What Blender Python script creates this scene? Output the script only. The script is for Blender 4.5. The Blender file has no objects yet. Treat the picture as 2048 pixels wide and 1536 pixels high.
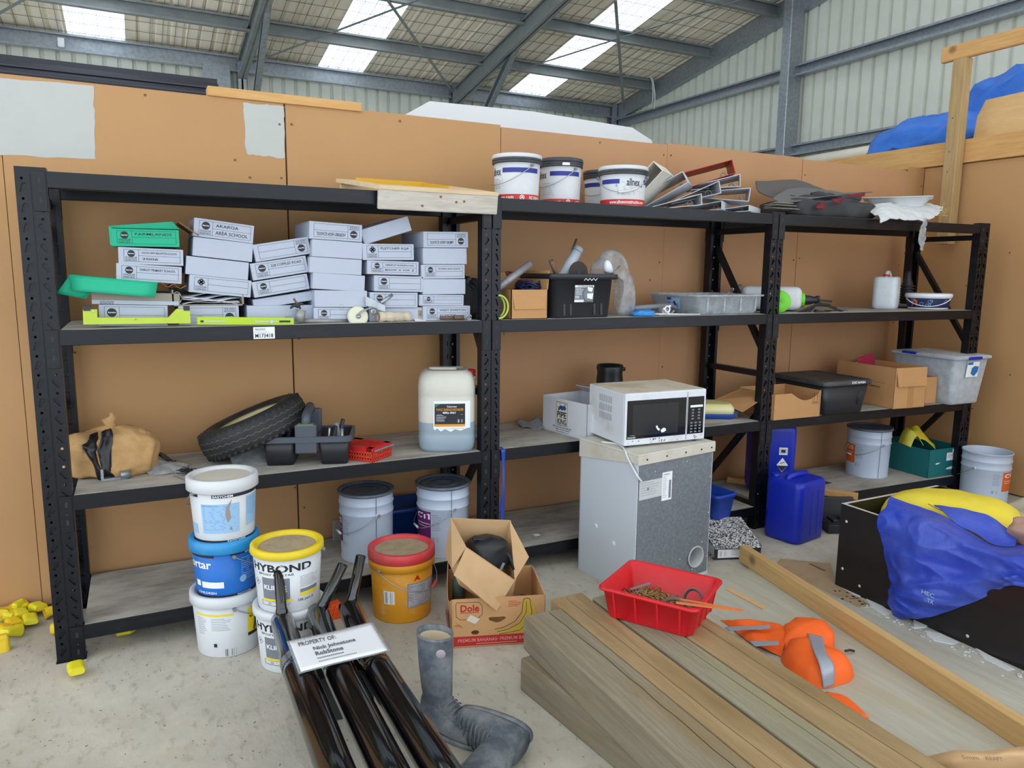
import bpy, bmesh, math, random
from mathutils import Vector, Matrix, noise
random.seed(7)
SC = bpy.context.scene
COL = SC.collection

# ------------------------------------------------------------------ camera
FPX, YAW, PITCH, ROLL = 1485.1, .4722, .1516, .0104
CAMP = Vector((.3134, -3.4035, 1.6317))
_f = Vector((math.sin(YAW)*math.cos(PITCH), math.cos(YAW)*math.cos(PITCH), -math.sin(PITCH)))
_r0 = Vector((math.cos(YAW), -math.sin(YAW), 0)); _u0 = _r0.cross(_f)
_r = math.cos(ROLL)*_r0 + math.sin(ROLL)*_u0
_u = -math.sin(ROLL)*_r0 + math.cos(ROLL)*_u0
cd = bpy.data.cameras.new('camera'); cam = bpy.data.objects.new('camera', cd); COL.objects.link(cam)
cd.sensor_fit = 'HORIZONTAL'; cd.sensor_width = 36; cd.lens = FPX/2048*36; cd.clip_start = .05; cd.clip_end = 200
cam.matrix_world = Matrix(((_r.x, _u.x, -_f.x, CAMP.x), (_r.y, _u.y, -_f.y, CAMP.y), (_r.z, _u.z, -_f.z, CAMP.z), (0, 0, 0, 1)))
SC.camera = cam

# ------------------------------------------------------------------ daylight
wd = bpy.data.worlds.new('sky'); SC.world = wd; wd.use_nodes = True
bg = wd.node_tree.nodes['Background']
bg.inputs['Color'].default_value = (.83, .92, 1.0, 1); bg.inputs['Strength'].default_value = 1.0
SC.view_settings.view_transform = 'Standard'; SC.view_settings.look = 'None'
SC.view_settings.gamma = 1; SC.view_settings.use_curve_mapping = False
SC.view_settings.exposure = 1.22
SC.cycles.max_bounces = 8; SC.cycles.transparent_max_bounces = 12
SC.cycles.diffuse_bounces = 5

# ------------------------------------------------------------------ pixel -> place helpers (photo frame 2048x1536)
def ray(x, y): return _f*FPX + _r*(x-1024) + _u*(768-y)
def _on(ax, v, x, y):
    d = ray(x, y); return CAMP + d*((v-CAMP[ax])/d[ax])
def PX(x, y, v): return _on(0, v, x, y)
def PY(x, y, v): return _on(1, v, x, y)
def PZ(x, y, v=0.): return _on(2, v, x, y)
def facing(p):      # z rotation so that local -y looks at the camera position
    return math.atan2(CAMP.y-p[1], CAMP.x-p[0]) + math.pi/2

# ------------------------------------------------------------------ materials
def lin(c):
    return tuple(((v/255/12.92) if v/255 <= .04045 else ((v/255+.055)/1.055)**2.4) for v in c)
MATS = {}
def M(name, rgb, rough=.5, metal=0., dirt=None, dirt_rgb=(120, 110, 95), dscale=6., dlo=.45, dhi=.7, bump=0., bscale=40.,
      trans=0., alpha=1., coat=0., stretch=(1, 1, 1), spec=.5, sub=None):
    if name in MATS: return MATS[name]
    m = bpy.data.materials.new(name); m.use_nodes = True; nt = m.node_tree; N = nt.nodes; L = nt.links
    b = N['Principled BSDF']; c = lin(rgb)+(1,)
    b.inputs['Base Color'].default_value = c; b.inputs['Roughness'].default_value = rough; b.inputs['Metallic'].default_value = metal
    b.inputs['Specular IOR Level'].default_value = spec
    if coat: b.inputs['Coat Weight'].default_value = coat; b.inputs['Coat Roughness'].default_value = .12
    if trans: b.inputs['Transmission Weight'].default_value = trans
    if alpha < 1: b.inputs['Alpha'].default_value = alpha
    if dirt or bump:
        tc = N.new('ShaderNodeTexCoord'); mp = N.new('ShaderNodeMapping'); mp.inputs['Scale'].default_value = stretch
        L.new(tc.outputs['Object'], mp.inputs['Vector'])
    if dirt:
        n = N.new('ShaderNodeTexNoise'); n.inputs['Scale'].default_value = dscale; n.inputs['Detail'].default_value = 6; n.inputs['Roughness'].default_value = .65
        L.new(mp.outputs['Vector'], n.inputs['Vector'])
        r = N.new('ShaderNodeMapRange'); r.inputs['From Min'].default_value = dlo; r.inputs['From Max'].default_value = dhi; r.inputs['To Max'].default_value = dirt
        L.new(n.outputs['Fac'], r.inputs['Value'])
        x = N.new('ShaderNodeMix'); x.data_type = 'RGBA'; x.inputs[6].default_value = c; x.inputs[7].default_value = lin(dirt_rgb)+(1,)
        L.new(r.outputs['Result'], x.inputs[0]); L.new(x.outputs[2], b.inputs['Base Color'])
    if bump:
        n2 = N.new('ShaderNodeTexNoise'); n2.inputs['Scale'].default_value = bscale; n2.inputs['Detail'].default_value = 4
        L.new(mp.outputs['Vector'], n2.inputs['Vector'])
        bp = N.new('ShaderNodeBump'); bp.inputs['Strength'].default_value = bump; bp.inputs['Distance'].default_value = .01
        L.new(n2.outputs['Fac'], bp.inputs['Height']); L.new(bp.outputs['Normal'], b.inputs['Normal'])
    MATS[name] = m
    return m

def glassy(name, rgb, alpha, rough=.2, milky=.5):
    """thin clear plastic: see-through mixed with a glossy, slightly milky film"""
    m = bpy.data.materials.new(name); m.use_nodes = True; nt = m.node_tree; N = nt.nodes; L = nt.links
    b = N['Principled BSDF']; b.inputs['Base Color'].default_value = lin(rgb)+(1,); b.inputs['Roughness'].default_value = rough
    t = N.new('ShaderNodeBsdfTransparent'); t.inputs['Color'].default_value = lin(tuple(180+.3*v for v in rgb))+(1,)
    x = N.new('ShaderNodeMixShader'); fr = N.new('ShaderNodeLayerWeight'); fr.inputs['Blend'].default_value = .25
    tc = N.new('ShaderNodeTexCoord'); n = N.new('ShaderNodeTexNoise'); n.inputs['Scale'].default_value = 22; n.inputs['Detail'].default_value = 5
    L.new(tc.outputs['Object'], n.inputs['Vector'])
    r = N.new('ShaderNodeMapRange'); r.inputs['From Min'].default_value = .35; r.inputs['From Max'].default_value = .75
    r.inputs['To Min'].default_value = alpha; r.inputs['To Max'].default_value = min(1, alpha+milky)
    L.new(n.outputs['Fac'], r.inputs['Value'])
    a = N.new('ShaderNodeMath'); a.operation = 'ADD'; a.use_clamp = True; L.new(r.outputs['Result'], a.inputs[0])
    k = N.new('ShaderNodeMath'); k.operation = 'MULTIPLY'; k.inputs[1].default_value = .6; L.new(fr.outputs['Facing'], k.inputs[0]); L.new(k.outputs[0], a.inputs[1])
    L.new(a.outputs[0], x.inputs[0]); L.new(t.outputs[0], x.inputs[1]); L.new(b.outputs[0], x.inputs[2])
    bp = N.new('ShaderNodeBump'); bp.inputs['Strength'].default_value = .6; bp.inputs['Distance'].default_value = .01
    L.new(n.outputs['Fac'], bp.inputs['Height']); L.new(bp.outputs['Normal'], b.inputs['Normal'])
    L.new(x.outputs[0], N['Material Output'].inputs['Surface'])
    return m

def woody(name, a, b_, rough=.6, scale=(3, 3, 40), rings=6., third=None, bump=.25, knots=True):
    """timber: long stretched grain along local y, colour patches and a few knots"""
    m = bpy.data.materials.new(name); m.use_nodes = True; nt = m.node_tree; N = nt.nodes; L = nt.links
    b = N['Principled BSDF']; b.inputs['Roughness'].default_value = rough; b.inputs['Specular IOR Level'].default_value = .25
    tc = N.new('ShaderNodeTexCoord'); mp = N.new('ShaderNodeMapping'); mp.inputs['Scale'].default_value = scale
    L.new(tc.outputs['Object'], mp.inputs['Vector'])
    n = N.new('ShaderNodeTexNoise'); n.inputs['Scale'].default_value = rings; n.inputs['Detail'].default_value = 8; n.inputs['Roughness'].default_value = .7; n.inputs['Distortion'].default_value = .6
    L.new(mp.outputs['Vector'], n.inputs['Vector'])
    cr = N.new('ShaderNodeValToRGB'); cr.color_ramp.elements[0].position = .32; cr.color_ramp.elements[1].position = .68
    cr.color_ramp.elements[0].color = lin(a)+(1,); cr.color_ramp.elements[1].color = lin(b_)+(1,)
    L.new(n.outputs['Fac'], cr.inputs['Fac']); out = cr.outputs['Color']
    if third:
        n3 = N.new('ShaderNodeTexNoise'); n3.inputs['Scale'].default_value = 2.2; n3.inputs['Detail'].default_value = 3
        mp3 = N.new('ShaderNodeMapping'); mp3.inputs['Scale'].default_value = tuple(max(.6, min(2.4, s/6)) for s in scale)
        L.new(tc.outputs['Object'], mp3.inputs['Vector']); L.new(mp3.outputs['Vector'], n3.inputs['Vector'])
        r = N.new('ShaderNodeMapRange'); r.inputs['From Min'].default_value = .48; r.inputs['From Max'].default_value = .66; r.inputs['To Max'].default_value = .8
        L.new(n3.outputs['Fac'], r.inputs['Value'])
        x = N.new('ShaderNodeMix'); x.data_type = 'RGBA'; L.new(r.outputs['Result'], x.inputs[0]); L.new(out, x.inputs[6]); x.inputs[7].default_value = lin(third)+(1,); out = x.outputs[2]
    if knots:
        v = N.new('ShaderNodeTexVoronoi'); v.inputs['Scale'].default_value = 1.9
        mv = N.new('ShaderNodeMapping'); mv.inputs['Scale'].default_value = tuple(1. if s >= max(scale)-.01 else .9 for s in scale); mv.inputs['Location'].default_value = (.31, .17, .4)
        L.new(tc.outputs['Object'], mv.inputs['Vector']); L.new(mv.outputs['Vector'], v.inputs['Vector'])
        r = N.new('ShaderNodeMapRange'); r.inputs['From Min'].default_value = .03; r.inputs['From Max'].default_value = .075; r.inputs['To Min'].default_value = .7; r.inputs['To Max'].default_value = 0
        L.new(v.outputs['Distance'], r.inputs['Value'])
        x = N.new('ShaderNodeMix'); x.data_type = 'RGBA'; L.new(r.outputs['Result'], x.inputs[0]); L.new(out, x.inputs[6]); x.inputs[7].default_value = lin(tuple(v_*.45 for v_ in a))+(1,); out = x.outputs[2]
    L.new(out, b.inputs['Base Color'])
    bp = N.new('ShaderNodeBump'); bp.inputs['Strength'].default_value = bump; bp.inputs['Distance'].default_value = .004
    L.new(n.outputs['Fac'], bp.inputs['Height']); L.new(bp.outputs['Normal'], b.inputs['Normal'])
    return m

# ------------------------------------------------------------------ mesh builders
class B:
    def __init__(s): s.v = []; s.f = []; s.sm = []
    def add(s, vs, fs, smooth=False, M4=None):
        o = len(s.v)
        s.v += [(M4 @ Vector(p)) if M4 is not None else Vector(p) for p in vs]
        s.f += [tuple(i+o for i in f) for f in fs]; s.sm += [smooth]*len(fs); return s
    def bm(s, bm, smooth=False, M4=None):
        bm.verts.ensure_lookup_table()
        s.add([v.co.copy() for v in bm.verts], [[v.index for v in f.verts] for f in bm.faces], smooth, M4); bm.free(); return s
    def box(s, c, d, bev=0., seg=1, M4=None, smooth=False):
        """box centred on c with sizes d"""
        bm = bmesh.new(); bmesh.ops.create_cube(bm, size=1)
        for v in bm.verts: v.co = Vector((v.co.x*d[0]+c[0], v.co.y*d[1]+c[1], v.co.z*d[2]+c[2]))
        if bev: bmesh.ops.bevel(bm, geom=bm.edges[:], offset=bev, segments=seg, affect='EDGES', profile=.5)
        bm.verts.index_update(); return s.bm(bm, smooth, M4)
    def lo(s, a, b, bev=0., seg=1, M4=None):
        return s.box([(a[i]+b[i])/2 for i in range(3)], [abs(b[i]-a[i]) for i in range(3)], bev, seg, M4)
    def frustum(s, c, d0, d1, h, bev=0., seg=2, M4=None, smooth=False):
        """box from base size d0 (z=c.z) to top size d1 (z=c.z+h)"""
        bm = bmesh.new(); bmesh.ops.create_cube(bm, size=1)
        for v in bm.verts:
            d = d0 if v.co.z < 0 else d1
            v.co = Vector((v.co.x*d[0]+c[0], v.co.y*d[1]+c[1], c[2]+(h if v.co.z > 0 else 0)))
        if bev: bmesh.ops.bevel(bm, geom=bm.edges[:], offset=bev, segments=seg, affect='EDGES', profile=.5)
        bm.verts.index_update(); return s.bm(bm, smooth, M4)
    def lathe(s, prof, n=48, M4=None, a0=0., a1=2*math.pi, smooth=True, sx=1., sy=1.):
        """profile [(r,z)] about z"""
        full = abs(a1-a0-2*math.pi) < 1e-6; k = n if full else n+1; vs = []; fs = []
        for (r, z) in prof:
            for i in range(k):
                a = a0+(a1-a0)*i/n; vs.append((r*math.cos(a)*sx, r*math.sin(a)*sy, z))
        for j in range(len(prof)-1):
            for i in range(n):
                p = j*k+i; q = j*k+(i+1) % k
                fs.append((p, q, q+k, p+k))
        if prof[0][0] > 1e-5 and False: pass
        return s.add(vs, fs, smooth, M4)
    def cyl(s, c, r, h, n=24, M4=None, r2=None, smooth=True, caps=True):
        r2 = r if r2 is None else r2
        s.lathe([(r, 0), (r2, h)], n, (M4 or Matrix()) @ Matrix.Translation(c), smooth=smooth)
        if caps: s.lathe([(1e-6, 0), (r, 0)], n, (M4 or Matrix()) @ Matrix.Translation(c), smooth=False); s.lathe([(r2, h), (1e-6, h)], n, (M4 or Matrix()) @ Matrix.Translation(c), smooth=False)
        return s
    def rod(s, a, b, r, n=12, r2=None, caps=True):
        a = Vector(a); b = Vector(b); d = b-a
        q = d.to_track_quat('Z', 'Y').to_matrix().to_4x4()
        return s.cyl((0, 0, 0), r, d.length, n, Matrix.Translation(a) @ q, r2, caps=caps)
    def bar(s, a, b, w, h, up=(0, 0, 1), bev=0.):
        """rectangular bar from a to b, w sideways, h along up"""
        a = Vector(a); b = Vector(b); d = (b-a); L = d.length; d.normalize(); up = Vector(up)
        x = d.cross(up).normalized(); z = x.cross(d).normalized()
        m = Matrix(((x.x, d.x, z.x, 0), (x.y, d.y, z.y, 0), (x.z, d.z, z.z, 0), (0, 0, 0, 1)))
        return s.box((0, L/2, 0), (w, L, h), bev, 1, Matrix.Translation(a) @ m)
    def tube(s, pts, r, n=8, closed=False, caps=True, smooth=True, flat=1.):
        pts = [Vector(p) for p in pts]; k = len(pts)
        rs = r if isinstance(r, (list, tuple)) else [r]*k
        vs = []; fs = []; prev = None
        for i, p in enumerate(pts):
            if closed: t = pts[(i+1) % k]-pts[i-1]
            else: t = pts[min(i+1, k-1)]-pts[max(i-1, 0)]
            t.normalize()
            if prev is None:
                ref = Vector((0, 0, 1)) if abs(t.z) < .9 else Vector((1, 0, 0))
                nx = t.cross(ref).normalized()
            else:
                nx = (prev - t*prev.dot(t)).normalized()
            prev = nx; ny = t.cross(nx)
            for j in range(n):
                a = 2*math.pi*j/n; vs.append(p+nx*math.cos(a)*rs[i]+ny*math.sin(a)*rs[i]*flat)
        m = k if closed else k-1
        for i in range(m):
            for j in range(n):
                p = i*n+j; q = i*n+(j+1) % n; o = ((i+1) % k)*n
                fs.append((p, q, o+(j+1) % n, o+j))
        s.add(vs, fs, smooth)
        if caps and not closed:
            s.add(vs[:n], [tuple(range(n-1, -1, -1))]); s.add(vs[-n:], [tuple(range(n))])
        return s
    def prism(s, pts, t, M4=None, smooth=False):
        """2D outline (x,z) extruded along +y by t"""
        n = len(pts); vs = [(x, 0, z) for x, z in pts]+[(x, t, z) for x, z in pts]
        fs = [tuple(range(n)), tuple(range(2*n-1, n-1, -1))]+[(i, i+n, (i+1) % n+n, (i+1) % n) for i in range(n)]
        return s.add(vs, fs, smooth, M4)
    def sheet(s, fn, nu, nv, t=0., smooth=True):
        """grid surface fn(u,v); t gives it thickness"""
        P = [[Vector(fn(i/nu, j/nv)) for j in range(nv+1)] for i in range(nu+1)]
        vs = [p for r in P for p in r]; fs = [(i*(nv+1)+j, (i+1)*(nv+1)+j, (i+1)*(nv+1)+j+1, i*(nv+1)+j+1) for i in range(nu) for j in range(nv)]
        if t:
            nn = []
            for i in range(nu+1):
                for j in range(nv+1):
                    a = P[min(i+1, nu)][j]-P[max(i-1, 0)][j]; b = P[i][min(j+1, nv)]-P[i][max(j-1, 0)]
                    c = a.cross(b); nn.append(c.normalized() if c.length > 1e-9 else Vector((0, 0, 1)))
            o = len(vs); vs = vs+[p-n*t for p, n in zip(vs, nn)]
            fs = fs+[tuple(o+k for k in reversed(f)) for f in fs]
            ring = [j for j in range(nv)]+[i*(nv+1)+nv for i in range(nu)]+[nu*(nv+1)+j for j in range(nv, 0, -1)]+[i*(nv+1) for i in range(nu, 0, -1)]
            for k in range(len(ring)):
                a = ring[k]; b = ring[(k+1) % len(ring)]; fs.append((b, a, a+o, b+o))
        return s.add(vs, fs, smooth)
    def mesh(s, name):
        me = bpy.data.meshes.new(name); me.from_pydata([tuple(v) for v in s.v], [], s.f); me.polygons.foreach_set('use_smooth', s.sm)
        bm = bmesh.new(); bm.from_mesh(me); bmesh.ops.remove_doubles(bm, verts=bm.verts, dist=1e-6)
        bmesh.ops.recalc_face_normals(bm, faces=bm.faces); bm.to_mesh(me); bm.free(); me.update(); return me
    def obj(s, name, mat, parent=None, loc=None, rz=None, label=None, kind=None):
        me = s.mesh(name); me.materials.append(mat)
        return place(bpy.data.objects.new(name, me), parent, loc, rz, label, kind)
def place(o, parent=None, loc=None, rz=None, label=None, kind=None):
    COL.objects.link(o)
    if parent: o.parent = parent
    if loc is not None: o.location = loc
    if rz is not None: o.rotation_euler[2] = rz
    if label: o['label'] = label
    if kind: o['kind'] = kind
    return o
def thing(name, label, cat, loc=(0, 0, 0), rz=0., group=None, rot=None):
    o = bpy.data.objects.new(name, None); COL.objects.link(o); o.empty_display_size = .05
    o.location = loc; o.rotation_euler = rot if rot else (0, 0, rz); o['label'] = label; o['category'] = cat
    if group: o['group'] = group
    return o
def tag(o, label, cat, group=None):
    o['label'] = label; o['category'] = cat
    if group: o['group'] = group
    return o
def struct(o): o['kind'] = 'structure'; return o
def share(name, me, parent, loc=(0, 0, 0), rot=(0, 0, 0), kind=None):
    o = bpy.data.objects.new(name, me); COL.objects.link(o); o.parent = parent; o.location = loc; o.rotation_euler = rot
    if kind: o['kind'] = kind
    return o
def wob(p, sc, amp, seed=0.):
    q = Vector(p)*sc+Vector((seed, seed*1.7, -seed)); return noise.noise_vector(q)*amp

def catmull(P, u, v):
    """bicubic surface through a grid of control points"""
    nu, nv = len(P)-1, len(P[0])-1
    def c1(a, b, c, d, t): return .5*((2*b)+(c-a)*t+(2*a-5*b+4*c-d)*t*t+(3*b-a-3*c+d)*t**3)
    def row(i, t, k):
        g = lambda j: P[i][max(0, min(nv, j))]
        return c1(g(k-1), g(k), g(k+1), g(k+2), t)
    x = u*nu; i = min(int(x), nu-1); y = v*nv; j = min(int(y), nv-1)
    R = [row(max(0, min(nu, i+o)), y-j, j) for o in (-1, 0, 1, 2)]
    return c1(R[0], R[1], R[2], R[3], x-i)
def cloth(ctrl, nu=40, nv=40, amp=.01, sc=9., t=.002, seed=0., ridge=0., crease=0., cdir=(0, 0, 1), csc=4.):
    P = [[Vector(p) for p in r] for r in ctrl]
    def fn(u, v):
        p = catmull(P, u, v); q = p+wob(p, sc, amp, seed)+wob(p, sc*2.7, amp*.4, seed+3)
        if ridge:
            k = noise.noise(p*sc*.8+Vector((seed, 0, 5))); q += Vector((0, 0, 1))*ridge*(1-abs(k)*2.5)*.5
        if crease:
            w_ = p+wob(p, 2.2, .12, seed+9); w_ = Vector((w_.x, w_.y*.62+w_.z*.5, w_.z*1.25-w_.y*.35)); k = abs(noise.noise(w_*csc+Vector((0, seed, 2)))); k2 = abs(noise.noise(w_*csc*2.4+Vector((4, seed, 0)))); q += Vector(cdir)*crease*(.45-min(k*2.0, 1)-.35*min(k2*2.0, 1))
        return q
    return B().sheet(fn, nu, nv, t)

# ------------------------------------------------------------------ flat print (lettering, labels)
_TX = {}
def text2d(s, bold=.0):
    k = (s, bold)
    if k not in _TX:
        c = bpy.data.curves.new('t', 'FONT'); c.body = s; c.size = 1; c.resolution_u = 2; c.offset = bold; c.fill_mode = 'FRONT'
        o = bpy.data.objects.new('t', c); me = bpy.data.meshes.new_from_object(o)
        vs = [(v.co.x, v.co.y) for v in me.vertices]; fs = [tuple(p.vertices) for p in me.polygons]
        bpy.data.meshes.remove(me); bpy.data.objects.remove(o); bpy.data.curves.remove(c)
        _TX[k] = (vs, fs)
    return _TX[k]
class Ink:
    """2D shapes (x right, z up) mapped onto a surface"""
    def __init__(s): s.v = []; s.f = []
    def poly(s, pts):
        o = len(s.v); s.v += list(pts); s.f.append(tuple(range(o, o+len(pts)))); return s
    def rect(s, x0, z0, x1, z1, n=1):
        for i in range(n):
            a = x0+(x1-x0)*i/n; b = x0+(x1-x0)*(i+1)/n; s.poly([(a, z0), (b, z0), (b, z1), (a, z1)])
        return s
    def frame(s, x0, z0, x1, z1, t, n=1):
        s.rect(x0, z0, x1, z0+t, n); s.rect(x0, z1-t, x1, z1, n); s.rect(x0, z0, x0+t, z1); s.rect(x1-t, z0, x1, z1); return s
    def disc(s, cx, cz, r, n=20, rz=None):
        return s.poly([(cx+r*math.cos(2*math.pi*i/n), cz+(rz or r)*math.sin(2*math.pi*i/n)) for i in range(n)])
    def ring(s, cx, cz, r, t, n=20, rz=None):
        rz = rz or r
        for i in range(n):
            a = 2*math.pi*i/n; b = 2*math.pi*(i+1)/n
            s.poly([(cx+r*math.cos(a), cz+rz*math.sin(a)), (cx+r*math.cos(b), cz+rz*math.sin(b)), (cx+(r-t)*math.cos(b), cz+(rz-t)*math.sin(b)), (cx+(r-t)*math.cos(a), cz+(rz-t)*math.sin(a))])
        return s
    def line(s, pts, w):
        for (a, b), (c, d) in zip(pts, pts[1:]):
            l = math.hypot(c-a, d-b) or 1; nx, nz = -(d-b)/l*w/2, (c-a)/l*w/2
            s.poly([(a+nx, b+nz), (a-nx, b-nz), (c-nx, d-nz), (c+nx, d+nz)])
        return s
    def text(s, t, x0, z0, x1, z1, bold=0., flip=False, jit=0.):
        """text stretched to fill the rectangle"""
        vs, fs = text2d(t, bold)
        if not vs: return s
        xs = [p[0] for p in vs]; zs = [p[1] for p in vs]; a, b, c, d = min(xs), max(xs), min(zs), max(zs)
        o = len(s.v)
        for x, z in vs:
            u = (x-a)/(b-a or 1); w = (z-c)/(d-c or 1)
            if jit: w += jit*math.sin(u*17+x0*90)
            if flip: u, w = 1-u, 1-w
            s.v.append((x0+u*(x1-x0), z0+w*(z1-z0)))
        s.f += [tuple(i+o for i in f) for f in fs]; return s
    def bars(s, x0, z0, x1, z1, n=16, seed=1):
        rr = random.Random(seed); w = (x1-x0)/n
        for i in range(n): 
            k = rr.choice((.25, .4, .65, 0))
            if k: s.rect(x0+i*w, z0, x0+i*w+w*k, z1)
        return s
    def lines(s, x0, z0, x1, z1, n, fill=.4, seed=1):
        rr = random.Random(seed); h = (z1-z0)/n
        for i in range(n): s.rect(x0, z1-i*h-h*fill, x0+(x1-x0)*rr.uniform(.6, 1), z1-i*h, 3)
        return s
    def obj(s, name, mat, parent, mp, eps=.0006):
        me = bpy.data.meshes.new(name); me.from_pydata([tuple(mp(x, z, eps)) for x, z in s.v], [], s.f); me.materials.append(mat)
        o = bpy.data.objects.new(name, me); COL.objects.link(o); o.parent = parent
        if name in ('small_print', 'print', 'dark_bands', 'printed_panel', 'asset_number', 'web_lettering', 'barcode', 'pale_panels', 'pale_print', 'yellow_marks', 'scrape_mark', 'label_print', 'label_lettering'): o['kind'] = 'stuff'
        return o
def flat(o, ex, ez, n):
    o, ex, ez, n = Vector(o), Vector(ex), Vector(ez), Vector(n)
    return lambda x, z, e: o+ex*x+ez*z+n*e
def front(o=(0, 0, 0)): return flat(o, (1, 0, 0), (0, 0, 1), (0, -1, 0))
def cone(rb, rt, h, a0=0.):
    rm = (rb+rt)/2
    def f(x, z, e):
        r = rb+(rt-rb)*z/h+e; a = a0+x/rm; return Vector((r*math.sin(a), -r*math.cos(a), z))
    return f
# ================================================================== materials of the place
def concrete():
    m = bpy.data.materials.new('concrete'); m.use_nodes = True; nt = m.node_tree; N = nt.nodes; L = nt.links; b = N['Principled BSDF']
    b.inputs['Roughness'].default_value = .75; b.inputs['Specular IOR Level'].default_value = .3
    tc = N.new('ShaderNodeTexCoord')
    def nz(s, d, sc=(1, 1, 1)):
        n = N.new('ShaderNodeTexNoise'); n.inputs['Scale'].default_value = s; n.inputs['Detail'].default_value = d; n.inputs['Roughness'].default_value = .65
        mp = N.new('ShaderNodeMapping'); mp.inputs['Scale'].default_value = sc; L.new(tc.outputs['Object'], mp.inputs['Vector']); L.new(mp.outputs['Vector'], n.inputs['Vector']); return n
    a = nz(1.6, 7); cr = N.new('ShaderNodeValToRGB'); e = cr.color_ramp.elements
    e[0].position = .3; e[0].color = lin((166, 160, 148))+(1,); e[1].position = .7; e[1].color = lin((205, 200, 188))+(1,)
    L.new(a.outputs['Fac'], cr.inputs['Fac'])
    d = nz(24, 8, (1, .5, 1)); r = N.new('ShaderNodeMapRange'); r.inputs['From Min'].default_value = .54; r.inputs['From Max'].default_value = .72; r.inputs['To Max'].default_value = .6
    L.new(d.outputs['Fac'], r.inputs['Value'])
    x = N.new('ShaderNodeMix'); x.data_type = 'RGBA'; x.inputs[7].default_value = lin((126, 115, 98))+(1,); L.new(r.outputs['Result'], x.inputs[0]); L.new(cr.outputs['Color'], x.inputs[6])
    c = nz(3.1, 5); r2 = N.new('ShaderNodeMapRange'); r2.inputs['From Min'].default_value = .55; r2.inputs['From Max'].default_value = .7; r2.inputs['To Max'].default_value = .45
    L.new(c.outputs['Fac'], r2.inputs['Value'])
    x2 = N.new('ShaderNodeMix'); x2.data_type = 'RGBA'; x2.inputs[7].default_value = lin((172, 158, 136))+(1,); L.new(r2.outputs['Result'], x2.inputs[0]); L.new(x.outputs[2], x2.inputs[6])
    L.new(x2.outputs[2], b.inputs['Base Color'])
    bp = N.new('ShaderNodeBump'); bp.inputs['Strength'].default_value = .6; bp.inputs['Distance'].default_value = .005; L.new(d.outputs['Fac'], bp.inputs['Height']); L.new(bp.outputs['Normal'], b.inputs['Normal'])
    return m
m_conc = concrete()
m_mdf = M('tan_hardboard', (186, 143, 98), .65, dirt=.35, dirt_rgb=(174, 131, 88), dscale=1.2, dlo=.4, dhi=.7, spec=.3, bump=.03, bscale=160)
m_mdf2 = M('pinkish_hardboard', (186, 141, 102), .6, dirt=.35, dirt_rgb=(170, 126, 90), dscale=1.5, dlo=.4, dhi=.7, spec=.3)
m_fibre = M('fibreboard_edge', (150, 92, 58), .8)
m_paint = M('grey_primer', (186, 188, 184), .7, dirt=.3, dirt_rgb=(172, 172, 168), dscale=5)
m_black = M('black_powder_coat', (12, 15, 23), .36, spec=.36, dirt=.2, dirt_rgb=(70, 72, 78), dscale=7, dlo=.55, dhi=.8, stretch=(.5, 1, 3))
m_shelf = M('dusty_shelf_board', (178, 174, 166), .85, dirt=.75, dirt_rgb=(118, 115, 110), dscale=3.2, dlo=.42, dhi=.68, stretch=(1, 3.2, 1), spec=.2)
m_galv = M('galvanised_steel', (168, 175, 182), .42, .75, dirt=.6, dirt_rgb=(132, 140, 148), dscale=22, dlo=.4, dhi=.65)
m_galvd = M('weathered_purlin', (142, 148, 148), .5, .4, dirt=.4, dirt_rgb=(110, 116, 114), dscale=8)
m_clad = M('pale_cladding', (216, 219, 208), .5, dirt=.2, dirt_rgb=(180, 184, 172), dscale=3)
m_paper = M('roof_lining_paper', (252, 244, 228), .8, dirt=.5, dirt_rgb=(232, 218, 190), dscale=2.5, dlo=.42, dhi=.68)
m_wire = M('wire', (70, 66, 58), .5, .6)
m_steelw = M('bright_wire', (176, 180, 184), .35, .8)
m_pine = woody('pine', (214, 170, 112), (196, 146, 88), scale=(30, 2, 30), rings=1.6)
m_pinex = woody('pine_along_x', (216, 172, 114), (198, 150, 92), scale=(2, 30, 30), rings=1.6)
m_pinez = woody('pine_upright', (186, 158, 112), (162, 132, 90), scale=(30, 30, 2), rings=1.6)
m_screw = M('screw_head', (110, 80, 56), .5, .3)
m_white = M('white_plastic', (210, 213, 217), .4, dirt=.35, dirt_rgb=(182, 178, 168), dscale=5, dlo=.5, dhi=.75)
m_whitec = M('clean_white', (228, 232, 238), .45)
m_ink = M('black_ink', (34, 36, 44), .6)
m_mdfy = M('mdf_baseboard', (96, 70, 50), .7)

# skylight sheet: thin, lets the sky through
m_sky = bpy.data.materials.new('translucent_roof_sheet'); m_sky.use_nodes = True
_n = m_sky.node_tree.nodes; _l = m_sky.node_tree.links
_t = _n.new('ShaderNodeBsdfTransparent'); _t.inputs['Color'].default_value = (.95, .97, 1, 1)
_s = _n.new('ShaderNodeBsdfTranslucent'); _s.inputs['Color'].default_value = (.9, .93, .96, 1)
_x = _n.new('ShaderNodeMixShader'); _x.inputs[0].default_value = .35
_l.new(_t.outputs[0], _x.inputs[1]); _l.new(_s.outputs[0], _x.inputs[2]); _l.new(_x.outputs[0], _n['Material Output'].inputs['Surface'])

# ================================================================== floor and partition
fl = B()
fl.add([(-5.5, -8.2, 0), (9.2, -8.2, 0), (9.2, 9.3, 0), (-5.5, 9.3, 0)], [(0, 1, 2, 3)])
floor = struct(fl.obj('floor', m_conc))

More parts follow.
